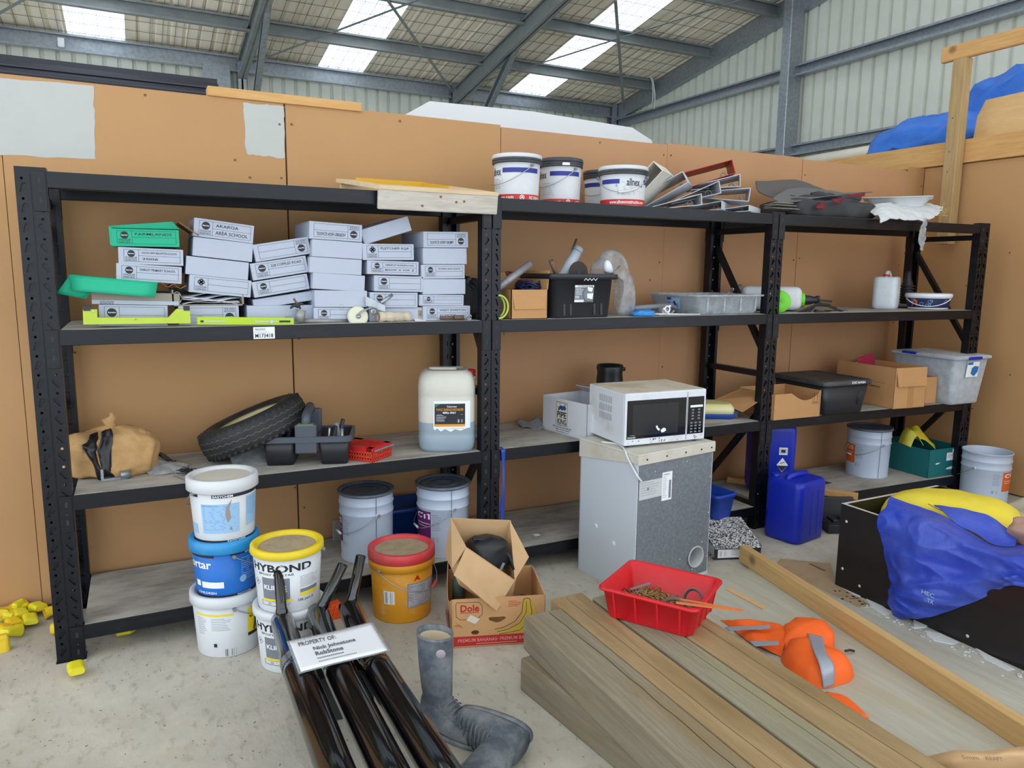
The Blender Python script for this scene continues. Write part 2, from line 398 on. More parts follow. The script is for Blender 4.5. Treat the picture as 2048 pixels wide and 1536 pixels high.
YW = .63; WH = 2.455; XR = 6.125
wall_back = thing('wall_back', 'tan hardboard partition wall behind the shelving', 'wall'); struct(wall_back); del wall_back['category']; del wall_back['label']
def panel(name, x0, x1, z1, mat, parent, dy=0.):
    return B().lo((x0+.0015, YW+dy, .012), (x1-(.007 if abs(x1-1.064) < .01 else .0015), YW+.012+dy, z1), .0008).obj(name, mat, parent)
seams = [-2.56, -1.36, -.157, 1.064, 2.285, 3.50, 4.74, 5.93, XR]
for i in range(len(seams)-1):
    panel('panel', seams[i], seams[i+1], WH+(.012 if i % 2 else 0)+(.02 if i >= 7 else 0), (m_mdf, m_mdf2)[i in (4, 5, 6)], wall_back, .003*(i % 2))
B().lo((-2.56, YW+.02, 0), (XR, YW+.085, 2.44)).obj('stud_frame', M('shaded_stud_timber', (120, 88, 58), .8), wall_back)  # stud brown darkened to stand for the shade inside the panel seams
B().lo((-2.56, YW-.001, 0), (XR, YW+.02, .013)).obj('bottom_plate', m_mdfy, wall_back)
# paint patches left on the boards
def patch(pts, seed):
    rr = random.Random(seed); out = []
    for (a, b), (c, d) in zip(pts, pts[1:]+pts[:1]):
        for k in range(12):
            t = k/12; out.append((a+(c-a)*t+rr.uniform(-.004, .004), b+(d-b)*t+rr.uniform(-.004, .004)))
    return out
def at(px, py): p = PY(px, py, YW-.001); return (p.x, p.z)
Ink().poly(patch([at(-260, 300), at(192, 318), at(186, 172), at(-260, 132)], 1)).obj('paint_patch', m_paint, wall_back, front((0, YW-.0004, 0)))
Ink().poly(patch([at(492, 308), at(570, 317), at(567, 213), at(486, 205)], 2)).obj('paint_patch', m_paint, wall_back, front((0, YW-.0004, 0)))
scr = B().cyl((0, 0, 0), .006, .002, 8, Matrix.Rotation(math.pi/2, 4, 'X')).mesh('screw'); scr.materials.append(m_screw)
rr = random.Random(4)
for xs in seams[3:9]:
    for z in (2.40, 2.1, 1.75, 1.3, 1.0, .75, .35):
        for d in (-.03, .03):
            if rr.random() < .6: share('screw', scr, wall_back, (xs+d, YW+.0005, z+rr.uniform(-.06, .06)))
for px, py in [(290, 190), (500, 355), (470, 320), (150, 705), (590, 975), (935, 600), (1300, 560), (800, 242), (1200, 285), (1250, 740)]:
    p = PY(px, py, YW-.001); share('screw', scr, wall_back, (p.x, YW-.0005, p.z))
# loose batten lying on the top edge
bt = B().lo((.70, YW-.012, WH), (1.46, YW+.075, WH+.045), .003).obj('timber_batten', m_pinex); tag(bt, 'short pine batten lying on top of the tan partition wall', 'batten')

wall_right = thing('wall_right', '', ''); struct(wall_right); del wall_right['category']; del wall_right['label']
for y0, y1 in ((YW, -.42), (-.425, -1.62), (-1.625, -2.8)):
    B().lo((XR, y1, .012), (XR+.012, y0, 2.485), .0008).obj('panel', m_mdf, wall_right)
B().lo((XR+.02, -2.8, 0), (XR+.085, 1.8, 2.47)).obj('stud_frame', MATS['shaded_stud_timber'], wall_right)
for y, z in [(.5, 2.1), (.2, 1.55), (.1, 1.2), (-.1, 1.8), (-.2, .9), (-.3, 1.5), (.05, .6)]:
    share('screw', scr, wall_right, (XR-.001, y, z), (0, 0, math.pi/2))
tp = B().lo((XR-.03, -2.8, 2.49), (XR+.05, 1.75, 2.665), .004).obj('top_plate_beam', m_pine, wall_right)
# mezzanine deck behind it
dk = B().lo((XR+.05, -2.8, 2.6), (8.7, 1.75, 2.64)).obj('ceiling', m_pinex); struct(dk)

# ------------------------------------------------------------------ timber post with cross piece on the right wall
tf = thing('timber_prop', 'upright timber post with crosspiece on top screwed to side partition wall', 'timber', (XR-.085, .345, 1.87))
B().lo((-.045, -.05, 0), (.045, .05, 1.385), .004).obj('post', m_pinez, tf)
B().lo((-.02, -.95, 1.385), (.025, .17, 1.50), .008).obj('crosspiece', m_pine, tf)
bs = B()
for z in (.25, .6, .72, 1.0): bs.cyl((-.0005, 0, z), .006, .001, 8)
for z in (.55, .7, .95): share('screw', scr, tf, (-.0455, .01, z), (0, 0, math.pi/2))

# ================================================================== the shed around it
YB, XG, Z0, SL = 9.15, 8.95, 4.80, .1626
def roofz(y): return Z0+SL*(YB-y)
def corrugated(axis, a0, a1, pitch, depth, lo, hi, out):
    """ribbed sheet along axis a; lo/hi give the two ends for a position"""
    b = B(); n = int((a1-a0)/pitch); pr = []
    for i in range(n+1):
        a = a0+i*pitch
        for o, d in ((0, 0), (pitch*.68, 0), (pitch*.76, depth), (pitch*.92, depth)): pr.append((a+o, d))
    vs = []; fs = []
    for a, d in pr: vs += [lo(a, d), hi(a, d)]
    for i in range(len(pr)-1): fs.append((2*i, 2*i+1, 2*i+3, 2*i+2))
    return b.add(vs, fs)
w1 = corrugated('x', -3.6, XG, .19, .045, lambda a, d: (a, YB+d, 0), lambda a, d: (a, YB+d, Z0+.05), 1)
struct(w1.obj('wall_shed_back', m_clad))
w2 = corrugated('y', -3.0, YB, .19, .045, lambda a, d: (XG+d, a, 0), lambda a, d: (XG+d, a, roofz(a)+.03), 1)
struct(w2.obj('wall_shed_right', m_clad))
def rp(x, y, d=0.): return (x, y, roofz(y)+d)
RIDGE = -1.0
lights = [ (-.25, .45), (3.2, 3.9), (6.62, 7.32)]
edges = [-3.6]+[v for p in lights for v in p]+[XG+.1]  # unseen left end drawn in so more daylight reaches the lining
ceil = thing('ceiling_roof', '', ''); struct(ceil); del ceil['category']; del ceil['label']
for i in range(0, len(edges), 2):
    a0, a1 = edges[i], edges[i+1]; n = max(1, round((a1-a0)/.19)); p = (a1-a0)/n
    corrugated('x', a0, a1-p*.99, p, .03, lambda a, d: rp(a, YB+.1, d), lambda a, d: rp(a, RIDGE, d), 1).obj('roof_lining', m_paper, ceil)
for a0, a1 in lights:
    n = 4; p = (a1-a0)/n
    corrugated('x', a0, a1-p*.99, p, .03, lambda a, d: rp(a, YB+.1, d), lambda a, d: rp(a, RIDGE, d), 1).obj('skylight_sheet', m_sky, ceil)
FE = -8.  # unseen front slope, added and cut short to shape the daylight
def rf(x, y, d=0.): return (x, y, roofz(RIDGE)-SL*(RIDGE-y)+d)
for i in range(0, len(edges), 2):
    B().add([rf(edges[i], RIDGE), rf(edges[i+1], RIDGE), rf(edges[i+1], FE), rf(edges[i], FE)], [(0, 1, 2, 3)]).obj('roof_lining', m_paper, ceil)
for a0, a1 in lights:
    B().add([rf(a0, RIDGE), rf(a1, RIDGE), rf(a1, FE), rf(a0, FE)], [(0, 1, 2, 3)]).obj('skylight_sheet', m_sky, ceil)
# netting under the lining
nt_ = B()
x = -2.6
while x < XG: nt_.bar(rp(x, YB, -.012), rp(x, 4.4, -.012), .004, .004); x += .16
y = 4.5
while y < YB: nt_.bar(rp(-2.6, y, -.014), rp(XG, y, -.014), .004, .004, (0, 0, 1)); y += .3
nt_.obj('wire_netting', m_wire, ceil, kind='stuff')
# purlins (C sections), eave beam, girts
def csec(b, a, c, w, h, up=(0, 0, 1), lip=.025, t=.004, side=1):
    a = Vector(a); c = Vector(c); d = (c-a).normalized(); up = Vector(up); s = d.cross(up).normalized()*side; up = s.cross(d)*side
    b.bar(a, c, t, h, up); b.bar(a+up*h/2+s*w/2, c+up*h/2+s*w/2, w, t, up); b.bar(a-up*h/2+s*w/2, c-up*h/2+s*w/2, w, t, up)
    b.bar(a+up*(h/2-lip/2)+s*w, c+up*(h/2-lip/2)+s*w, t, lip, up); b.bar(a-up*(h/2-lip/2)+s*w, c-up*(h/2-lip/2)+s*w, t, lip, up); return b
for y in (7.85, 6.45, 5.05, 3.65, 2.25, .85, -.6):
    csec(B(), rp(-3.6, y, -.11), rp(XG, y, -.11), .075, .17).obj('purlin', m_galvd, ceil)
csec(B(), (-3.6, YB-.12, Z0-.14), (XG, YB-.12, Z0-.14), .075, .22).obj('eave_beam', m_galv, ceil)
for nm, z in (('girt', 4.44), ('girt', 3.36)):
    csec(B(), (XG-.09, -3, z), (XG-.09, YB, z), .09, .15, side=-1).obj(nm, m_galv, ceil)
# portal frames: column, rafter, knee brace
for x in (-1.45, 1.99, 5.47):
    for s in (-1, 1):
        csec(B(), (x+s*.012, YB-.16, 0), (x+s*.012, YB-.16, Z0-.05), .07, .2, (0, 1, 0), side=s).obj('column', m_galv, ceil)
        csec(B(), (x+s*.012, YB-.1, Z0-.26), (x+s*.012, RIDGE, roofz(RIDGE)-.26), .07, .26, side=s).obj('rafter', m_galvd, ceil)
    csec(B(), (x+.085, YB-.25, 3.35), (x+.085, 6.75, roofz(6.75)-.3), .07, .14, (0, 1, 0)).obj('knee_brace', m_galv, ceil)
B().lo((1.45, YB-.2, 4.0), (1.83, YB-.19, 4.62)).obj('gusset_plate', m_galv, ceil)
csec(B(), (XG-.12, YB-.1, 0), (XG-.12, YB-.1, Z0), .1, .18, (0, 1, 0)).obj('column', m_galv, ceil)
csec(B(), (XG-.10, YB, Z0-.17), (XG-.10, RIDGE, roofz(RIDGE)-.17), .08, .28, side=-1).obj('rafter', m_galv, ceil)
cg = B().box((XG-.2, 4.62, 2.8), (.24, .16, 5.6), .01); cg.obj('column', m_galv, ceil)
br = lambda a, c: B().bar(rp(*a, -.21), rp(*c, -.21), .045, .006).obj('brace_strap', m_galvd, ceil)
br((3.4, 6.3), (5.4, 8.9)); br((2.1, 8.8), (4.4, 5.4)); br((6.3, 5.4), (8.8, 8.7)); br((5.55, 8.6), (8.3, 4.2)); br((-1.3, 8.8), (1.0, 5.4))
B().tube([PX(1255, 140, XG-.25), PX(1295, 143, XG-.25), PX(1306, 160, XG-.25), PX(1310, 190, XG-.25), PX(1309, 218, XG-.25)], .009).obj('cable', m_whitec, ceil)
B().tube([PX(1262, 142, XG-.27), PX(1298, 148, XG-.27), PX(1305, 165, XG-.27), PX(1306, 190, XG-.27), PX(1305, 205, XG-.27)], .008).obj('cable', m_whitec, ceil)
ir = B().tube([(XG-.2, 1.9, 3.18), (XG-.2, 3.2, 3.17), (XG-.2, 4.5, 3.16)], .075, 14).obj('insulation_roll', m_paper); ir.parent = ceil
B().lo((XG-.35, 1.7, 3.0), (XG-.06, 4.5, 3.09)).obj('insulation_shelf', m_galvd, ceil)
jb = B().box((0, 0, 0), (.08, .05, .12), .012, 2).obj('junction_box', m_whitec, None, PY(122, 85, YB-.25)); tag(jb, 'small white junction box on the eave beam above black roller housing', 'junction box')

# ================================================================== things standing behind the partition
va = thing('caravan', 'white caravan roof showing above the tan partition wall', 'caravan', (2.14, 2.2, -.06))
vr = [(0, 1.9), (0, 2.55), (.12, 2.86), (.3, 2.97), (1.2, 2.985), (2.2, 2.95), (2.42, 2.86), (2.5, 2.6), (2.5, 1.9)]
bm_ = B().prism(vr, 1.9); bm_.obj('body', M('caravan_white', (236, 238, 240), .3), va)
B().lo((1.45, -.012, 2.72), (1.62, .01, 2.80), .004).obj('tail_lamp', m_ink, va)
B().lo((.03, .02, .06), (2.47, 1.88, 1.9), .02).obj('lower_body', MATS['caravan_white'], va)
ro = thing('roller_housing', 'long black ribbed roller shutter housing behind the top of partition wall', 'roller door', (-3.2, 1.25, 0))
pf = [(.0, 2.50), (-.02, 2.60), (.02, 2.655), (.06, 2.665), (.065, 2.69), (.16, 2.70), (.26, 2.66), (.30, 2.56), (.30, 2.50)]
rm = Matrix(((0, 1, 0, 0), (1, 0, 0, 0), (0, 0, 1, 0), (0, 0, 0, 1)))
B().prism(pf, 4.02, rm).obj('casing', M('black_ribbed_metal', (38, 40, 52), .3), ro)
for z, y in ((2.565, -.014), (2.585, -.018), (2.62, -.008)): B().lo((0, y-.004, z), (4.02, y+.01, z+.008)).obj('rib', MATS['black_ribbed_metal'], ro)
B().lo((0, .02, 2.2), (4.0, .25, 2.5)).obj('curtain', MATS['black_ribbed_metal'], ro)
B().lo((.1, .05, 0), (.2, .2, 2.3)).obj('guide', MATS['black_ribbed_metal'], ro); B().lo((3.8, .05, 0), (3.9, .2, 2.3)).obj('guide', MATS['black_ribbed_metal'], ro)

# ================================================================== shelving row
P = 1.9241; PYS = [0, -.0117, -.0238, -.1155]; LV = [.148, .709, 1.382, 1.987]; DR = .53; PH = 2.0
def keyhole_cell():
    """one 75 mm step of the perforated upright face: round hole and teardrop slot"""
    bm = bmesh.new(); W, H = .046, .075
    loops = [[(0, 0), (W, 0), (W, H), (0, H)]]
    loops.append([(.026+.0055*math.cos(-a*math.pi/4), .062+.0055*math.sin(-a*math.pi/4)) for a in range(8)])
    key = []
    for k in range(8): a = math.radians(250-k*230/7); key.append((.020+.0095*math.cos(a), .036+.0095*math.sin(a)))
    key += [(.036, .012), (.028, .010)]
    loops.append(key)
    es = []
    for lp in loops:
        vs = [bm.verts.new((x, 0, z)) for x, z in lp]
        for i in range(len(vs)): es.append(bm.edges.new((vs[i], vs[(i+1) % len(vs)])))
    bmesh.ops.triangle_fill(bm, edges=es, use_beauty=True)
    vs = [v.co.copy() for v in bm.verts]; bm.verts.index_update(); fs = [[v.index for v in f.verts] for f in bm.faces]; bm.free()
    return vs, fs
KV, KF = keyhole_cell()
def upright_mesh():
    b = B(); n = 26
    for k in range(n):
        z = .02+k*.075
        b.add([(-v.x-.003, v.y, v.z+z) for v in KV], KF); b.add([(v.x+.003, v.y, v.z+z) for v in KV], KF)
    for k in range(n):
        z = .02+k*.075
        for s in (-1, 1): b.lo((s*.004, .0075, z+.006), (s*.046, .009, z+.052))
    b.lo((-.049, 0, 0), (.049, .002, .02)); b.lo((-.049, 0, 1.97), (.049, .002, PH))
    b.lo((-.003, .004, 0), (.003, .007, PH)); b.lo((-.003, 0, .0), (-.0025, .005, PH)); b.lo((.0025, 0, 0), (.003, .005, PH))
    b.lo((-.0515, 0, 0), (-.049, .055, PH)); b.lo((.049, 0, 0), (.0515, .055, PH))
    b.lo((-.049, .053, 0), (-.03, .055, PH)); b.lo((.03, .053, 0), (.049, .055, PH))
    b.lo((-.055, -.004, 0), (.055, .06, .004))
    return b.mesh('upright')
UP = upright_mesh(); UP.materials.append(m_black)
def bay(k, label):
    x0, y0, x1, y1 = k*P, PYS[k], (k+1)*P, PYS[k+1]; L = math.hypot(x1-x0, y1-y0); rz = math.atan2(y1-y0, x1-x0)
    t = thing('shelving_bay', label, 'shelving', (x0, y0, 0), rz, 'bays of the black longspan shelving row')
    for fx in ((0, L) if k == 0 else (L,)):
        share('upright', UP, t, (fx, 0, 0)); share('upright', UP, t, (fx, DR+.058, 0), (0, 0, math.pi))
        for z in (1.90, 1.0, .08):
            B().lo((fx-.02, .05, z-.018), (fx+.02, DR+.01, z+.018)).obj('cross_bar', m_black, t)
        for a, c in (((DR, 1.80), (.04, 1.12)), ((.04, .78), (DR, .2))):
            B().bar((fx, a[0], a[1]), (fx, c[0], c[1]), .03, .036, (0, 1, 0)).obj('diagonal_brace', m_black, t)
    for i, z in enumerate(LV):
        for y, s in ((-.004, 1), (DR+.06, -1)):
            b = B().lo((.05, min(y, y+s*.04), z-.062), (L-.05, max(y, y+s*.04), z), .002)
            for cx in (.0265, L-.0265): b.box((cx, y-s*.001, z-.075), (.045, .005, .15), .001)
            b.lo((.049, min(y, y+s*.036), z-.15), (.053, max(y, y+s*.036), z)); b.lo((L-.053, min(y, y+s*.036), z-.15), (L-.049, max(y, y+s*.036), z))
            bo = b.obj('beam', m_black, t)
            if s == 1:
                kk = B()
                for cx in (.028, L-.028):
                    for zz in (z-.035, z-.11): kk.box((cx, y-.0032, zz), (.010, .002, .022), .0005)
                    kk.cyl((cx, y-.0042, z-.075), .004, .002, 8, Matrix.Translation((cx, y-.0042, z-.075)) @ Matrix.Rotation(math.pi/2, 4, 'X') @ Matrix.Translation((-cx, -(y-.0042), -(z-.075))))
                kk.obj('lock_slots', m_ink, bo, kind='stuff')
        B().lo((.056, .004, z-.018), (L-.056, DR+.05, z+.001), .001).obj('shelf_board', m_shelf, t)
    return t
bays = [bay(0, 'black steel shelving bay stacked with filing boxes and buckets'),
        bay(1, 'black steel shelving bay behind the microwave and dryer'),
        bay(2, 'black steel shelving bay against the side partition wall')]
L1, L2, L3, L4 = [z+.001 for z in LV]
# asset sticker on the second beam
_p = PY(528, 666, -.005)
Ink().rect(-.045, -.025, .045, .027).obj('asset_sticker', m_whitec, bays[0], front((_p.x, -.0046, _p.z)))
Ink().text('M173418', -.038, -.02, .038, -.002, .02).text('MILWAUKEE' and 'RACKING', -.036, .012, .005, .022).rect(-.04, .004, .02, .005).obj('asset_number', m_ink, bays[0], front((_p.x, -.0046, _p.z)), .0012)
# dents / scuffs are in the paint; blue strap hanging from the second frame
st = thing('blue_strap', 'blue plastic strap hanging down beside the second front upright', 'strap', (P+.068, -.02, .70))
B().sheet(lambda u, v: (.012*math.sin(v*7)*.3+(u-.5)*.026*(1-.5*abs(math.sin(v*4.2))), -.006+.006*math.sin(v*9), -.42*v+.01), 4, 24, .001).obj('band', M('blue_strap', (28, 66, 170), .4), st)
B().tube([(0, -.004, .012), (0, .012, .016), (0, .03, .012)], .004).obj('knot', MATS['blue_strap'], st)
# ================================================================== more materials
m_card = M('cardboard', (190, 144, 98), .8, dirt=.3, dirt_rgb=(160, 118, 78), dscale=4, spec=.2)
m_cardl = M('pale_cardboard', (206, 170, 128), .8, dirt=.3, dirt_rgb=(180, 142, 102), dscale=5, spec=.2)
m_cardd = M('cardboard_core', (150, 110, 72), .85)
m_boxw = M('white_box_board', (182, 189, 206), .7, dirt=.25, dirt_rgb=(164, 171, 186), dscale=6, spec=.3)
m_boxi = M('grey_box_inside', (150, 142, 132), .8)
m_green = M('green_box_board', (24, 176, 136), .65, dirt=.2, dirt_rgb=(16, 150, 112), dscale=5)
m_lime = M('lime_paint', (188, 208, 60), .5, dirt=.3, dirt_rgb=(160, 178, 66), dscale=10)
m_dark = M('dark_plastic', (38, 40, 46), .45)
m_rub = M('black_rubber', (34, 35, 37), .7, dirt=.3, dirt_rgb=(72, 70, 66), dscale=12)
m_grey = M('grey_plastic', (126, 130, 138), .5)
m_zinc = M('zinc_plate', (172, 178, 184), .35, .7, dirt=.5, dirt_rgb=(120, 122, 124), dscale=30)
m_rust = M('rusty_steel', (112, 92, 82), .6, .4, dirt=.6, dirt_rgb=(128, 84, 60), dscale=20)
m_alu = M('cast_aluminium', (158, 158, 156), .5, .4, dirt=.4, dirt_rgb=(112, 108, 102), dscale=16)
m_rag = M('cream_rag', (206, 194, 174), .9, dirt=.5, dirt_rgb=(160, 140, 120), dscale=14, bump=.4, bscale=60)
m_red = M('red_plastic', (196, 24, 32), .4, dirt=.25, dirt_rgb=(176, 70, 66), dscale=9)
m_blue = M('blue_plastic', (14, 40, 176), .38, dirt=.15, dirt_rgb=(50, 70, 160), dscale=9)
m_clear = glassy('clear_plastic', (205, 212, 220), .22, .25, .3)
m_film = glassy('clear_film', (200, 204, 208), .12, .15, .35)
m_milky = glassy('frosted_plastic', (206, 214, 224), .42, .35, .2)
m_pvc = M('white_pvc', (200, 210, 222), .4)
m_navy = M('navy_cord', (26, 34, 74), .6)
m_silver = M('foil_foam', (150, 152, 158), .4, .25)
m_cloth = M('charcoal_fabric', (58, 57, 60), .9, dirt=.4, dirt_rgb=(90, 88, 88), dscale=5)
m_paperw = M('paper', (236, 238, 242), .7)
m_yell = M('yellow_plastic', (232, 196, 24), .45, dirt=.3, dirt_rgb=(222, 158, 20), dscale=4)

def K(cx, cy, s):
    return lambda X, Y: (cx+X/s, cy+Y/s)
kA = K(130, 420, 4.096); kB = K(480, 400, 4.096)

# ------------------------------------------------------------------ filing boxes on the third shelf of the first bay
def filing(k, q, yf, label, t1=None, t2=None, flip=False, logo=True, plain=False, mat=None, depth=.33, notch=False, arrows=False):
    TL, TR, BR, BL = [PY(*k(*p), yf) for p in q]
    ex = (TR-TL).normalized(); w = ((TR-TL).length+(BR-BL).length)/2; h = ((TL-BL).length+(TR-BR).length)/2; a = math.atan2(ex.z, ex.x)
    base = (BL+BR)/2
    if base.z < L3+.012: h -= L3+.0005-base.z; base.z = L3+.0005; a *= .3 if abs(a) < .02 else 1
    t = thing('filing_box', label, 'filing box', base, group='cardboard filing boxes on the shelf', rot=(0, -a, 0))
    m = mat or m_boxw
    B().lo((-w/2, 0, 0), (w/2, depth, h), .0015).obj('carton', m, t)
    B().lo((-w/2-.0006, .004, h-.006), (w/2+.0006, depth, h-.0045)).obj('lid_seam', m_boxi, t)
    if notch: Ink().ring(0, 0, .012, .0012, 16).obj('thumb_notch', m_boxi, t, front((0, 0, .001)))
    if plain: return t
    ink = Ink(); x0, x1, z0, z1 = -w/2+.02, w/2-.012, .01, h-.008; lx = .27*(x1-x0) if not flip else 0
    d = .0011; s = -1 if flip else 1; fw = .055
    ink.frame(x0, z0, x1, z1, d)
    L0, L1_ = (x0, x0+fw) if not flip else (x1-fw, x1)
    xs = L1_ if not flip else L0
    ink.rect(xs-d/2, z0, xs+d/2, z1); zm = (z0+z1)/2
    if flip: ink.rect(x0, zm, L0, zm+d)
    else: ink.rect(L1_, zm, x1, zm+d)
    cz = z0+(z1-z0)*(.66 if not flip else .36); cx = (L0+L1_)/2; r = min(.018, (z1-z0)*.28)
    if arrows:
        for i in range(4):
            aa = i*math.pi/2; ink.ring(cx+.4*r*math.cos(aa), cz+.4*r*math.sin(aa), r*.55, r*.3, 8)
    else: ink.disc(cx, cz, r)
    lz = (z0+.003, z0+.02) if not flip else (z1-.02, z1-.003)
    mid = (lz[0]+lz[1])/2
    ink.text('FOOLSCAP' if not flip else 'FILING BOX', L0+.006, mid+.001, L1_-.006, lz[1], .01, flip); ink.text('FILING BOX' if not flip else 'FOOLSCAP', L0+.006, lz[0], L1_-.006, mid-.001, .01, flip)
    ra, rb = (L1_+.012, x1-.012) if not flip else (x0+.012, L0-.012)
    for tx, up in ((t1, True), (t2, False)):
        if not tx: continue
        top = up != flip
        za, zb = (zm+.009, z1-.008) if top else (z0+.008, zm-.007)
        wd = min(rb-ra, len(tx)*.0155)
        if flip: ink.text(tx, rb-wd, za, rb, zb, .012, flip, .05)
        else: ink.text(tx, ra, za, ra+wd, zb, .012, flip, .05)
    ink.obj('printed_panel', m_ink, t, front())
    if not arrows:
        Ink().text('Supreme', cx-r*.8, cz-r*.22, cx+r*.8, cz+r*.22, .03, flip).obj('logo_band', m_paperw, t, front(), .0012)
    return t
yA, yD = .10, .06
# first stack (under the green box)
filing(kA, [(385, 150), (940, 165), (940, 308), (385, 292)], yA, 'bright green filing box marked FARMLANDS on top of stack', 'FARMLANDS', mat=m_green)
_t = bpy.context.scene.objects  # (lid of the green box stands open)
outl_g = [(q.x, q.z) for q in [PY(*kA(*p), yA+.03) for p in [(360, 130), (880, 95), (938, 158), (385, 146)]]]
lid = thing('box_lid', 'loose green box lid with dark edge resting on the FARMLANDS box', 'box lid', PY(*kA(660, 158), yA+.02), rot=(0, 0, 0))
B().prism(outl_g, .2).obj('panel', m_green, lid, (-lid.location.x, .01, -lid.location.z))
B().sheet(lambda u, v: (.128+.075*u, -.02+.25*v-.03*u, .036-.055*u+.0*v), 4, 4, .002).obj('flap', m_cardd, lid)
B().prism([((lambda q: (q.x-lid.location.x, q.z-lid.location.z))(PY(*kA(*p), yA))) for p in [(357, 130), (386, 148), (386, 292), (370, 284)]], .1).obj('side', m_green, lid, (0, -.018, 0))
filing(kA, [(440, 302), (975, 327), (970, 467), (440, 430)], yA, 'white filing box marked South New Brighton School under green box', 'SOUTH NEW BRIGHTON SCHOOL', '2006')
filing(kA, [(430, 434), (968, 470), (955, 610), (420, 572)], yA, 'white filing box marked Shirley Primary School above torn green lid', 'SHIRLEY PRIMARY SCHOOL')
tb = thing('torn_filing_box', 'torn grey filing box with green lid flap folded down over front', 'filing box', PY(*kA(590, 775), yA), 0, 'cardboard filing boxes on the shelf', rot=(0, .03, 0))
B().lo((-.165, .0, 0), (.165, .32, .05), .001).obj('carton', m_boxi, tb); B().lo((-.165, -.0015, 0), (.16, 0, .016)).obj('front_strip', m_boxw, tb)
B().sheet(lambda u, v: (-.24+.32*u+.012*v*(1-2*u), -.035-.012*v, .115-.062*v-.02*u), 6, 4, .002).obj('lid_flap', m_green, tb)
B().sheet(lambda u, v: (-.24+.32*u, -.035+.2*v, .115-.02*u), 4, 3, .002).obj('lid_top', m_green, tb)
B().sheet(lambda u, v: (-.24-.045*v+.1*u, -.03+.02*u, .11-.07*v-.02*u), 4, 4, .002).obj('lid_tab', m_green, tb)
B().sheet(lambda u, v: (.08+.11*u, -.02+.15*v, .09-.012*u+.008*math.sin(u*14)), 10, 3, .002).obj('torn_edge', m_cardd, tb)
Ink().text('FOOLSCAP', -.135, .007, -.085, .013, .01).text('FILING BOX', -.135, .001, -.085, .006, .01).obj('print', m_ink, tb, front((0, -.0016, 0)))
filing(kA, [(280, 775), (845, 782), (845, 932), (280, 932)], yA, 'white filing box at bottom of stack behind the lime level bracket')
# second stack
filing(kA, [(1060, 60), (1550, 130), (1540, 273), (1050, 213)], yA, 'white filing box marked Akaroa Area School on top of stack', 'AKAROA', 'AREA SCHOOL')
filing(kA, [(1052, 217), (1541, 277), (1532, 428), (1045, 372)], yA, 'plain white filing box directly under the Akaroa box', plain=True)
filing(kA, [(1000, 375), (1510, 432), (1500, 576), (985, 522)], yA, 'plain white filing box jutting out, second under Akaroa box', plain=True)
filing(kA, [(1008, 527), (1525, 580), (1515, 720), (1018, 668)], yA, 'white filing box with round arrow emblem above loose papers', arrows=True)
ob = thing('open_filing_box', 'open filing box stuffed with loose white papers in a ring binder', 'filing box', PY(*kA(1180, 785), yA), 0, 'cardboard filing boxes on the shelf')
B().lo((-.145, .0, 0), (.145, .32, .006)).lo((-.145, 0, 0), (-.139, .32, .07)).lo((.139, 0, 0), (.145, .32, .05)).lo((-.145, .31, 0), (.145, .32, .07)).obj('carton', m_boxi, ob)
for i in range(6): B().sheet(lambda u, v, i=i: (-.105+.235*u, .004+.25*v+.006*i, .008+.0085*i+.010*math.sin(u*3+i)*(1-v)+.004*math.sin(u*9+i*2)), 10, 2, .0012).obj('paper', m_paperw, ob)
B().tube([(-.125+.016*math.cos(a*.5), .01, .035+.026*math.sin(a*.5)) for a in range(13)], .002).obj('binder_ring', m_steelw, ob)
filing(kA, [(930, 785), (1425, 785), (1428, 932), (935, 932)], yA, 'white filing box with upside-down print at bottom below papers', flip=True)
# third stack, tilted
filing(kA, [(1552, 285), (2008, 217), (2016, 352), (1568, 432)], yA, 'tilted white filing box with upside-down blank panel, top of stack', flip=True)
filing(kA, [(1518, 440), (1977, 372), (1995, 508), (1545, 580)], yA, 'tilted white filing box marked 228 Copples Road', '228 COPPLES ROAD')
filing(kA, [(1535, 592), (1988, 520), (2005, 640), (1555, 725)], yA, 'tilted white filing box with blank panel under 228 Copples Road', )
filing(kA, [(1540, 735), (2022, 662), (2040, 770), (1545, 780)], yA+.02, 'plain white filing box wedged under the tilted boxes', plain=True)
filing(kA, [(1490, 785), (2035, 780), (2040, 935), (1495, 935)], yA, 'plain white filing box at bottom behind lime bar and pipe clamp', plain=True, notch=True)
# fourth stack
filing(kB, [(565, 170), (1000, 205), (998, 345), (568, 315)], yD, 'white filing box marked Hornby High School upside down', 'HORNBY HIGH SCHOOL', flip=True)
filing(kB, [(585, 320), (1000, 350), (1000, 488), (590, 460)], yD, 'plain white filing box under Hornby High School, small scuffs', plain=True)
filing(kB, [(568, 463), (996, 491), (995, 617), (570, 593)], yD, 'plain white filing box third down under Hornby High School', plain=True)
filing(kB, [(595, 594), (1022, 621), (1020, 742), (595, 735)], yD, 'plain white filing box fourth down under Hornby High School', plain=True)
filing(kB, [(610, 739), (1045, 744), (1040, 878), (615, 878)], yD, 'plain white filing box with half-round thumb notch beside caster', plain=True, notch=True)
filing(kB, [(603, 881), (1010, 884), (1010, 1008), (605, 1008)], yD, 'white filing box with round logo at bottom behind caster wheel')
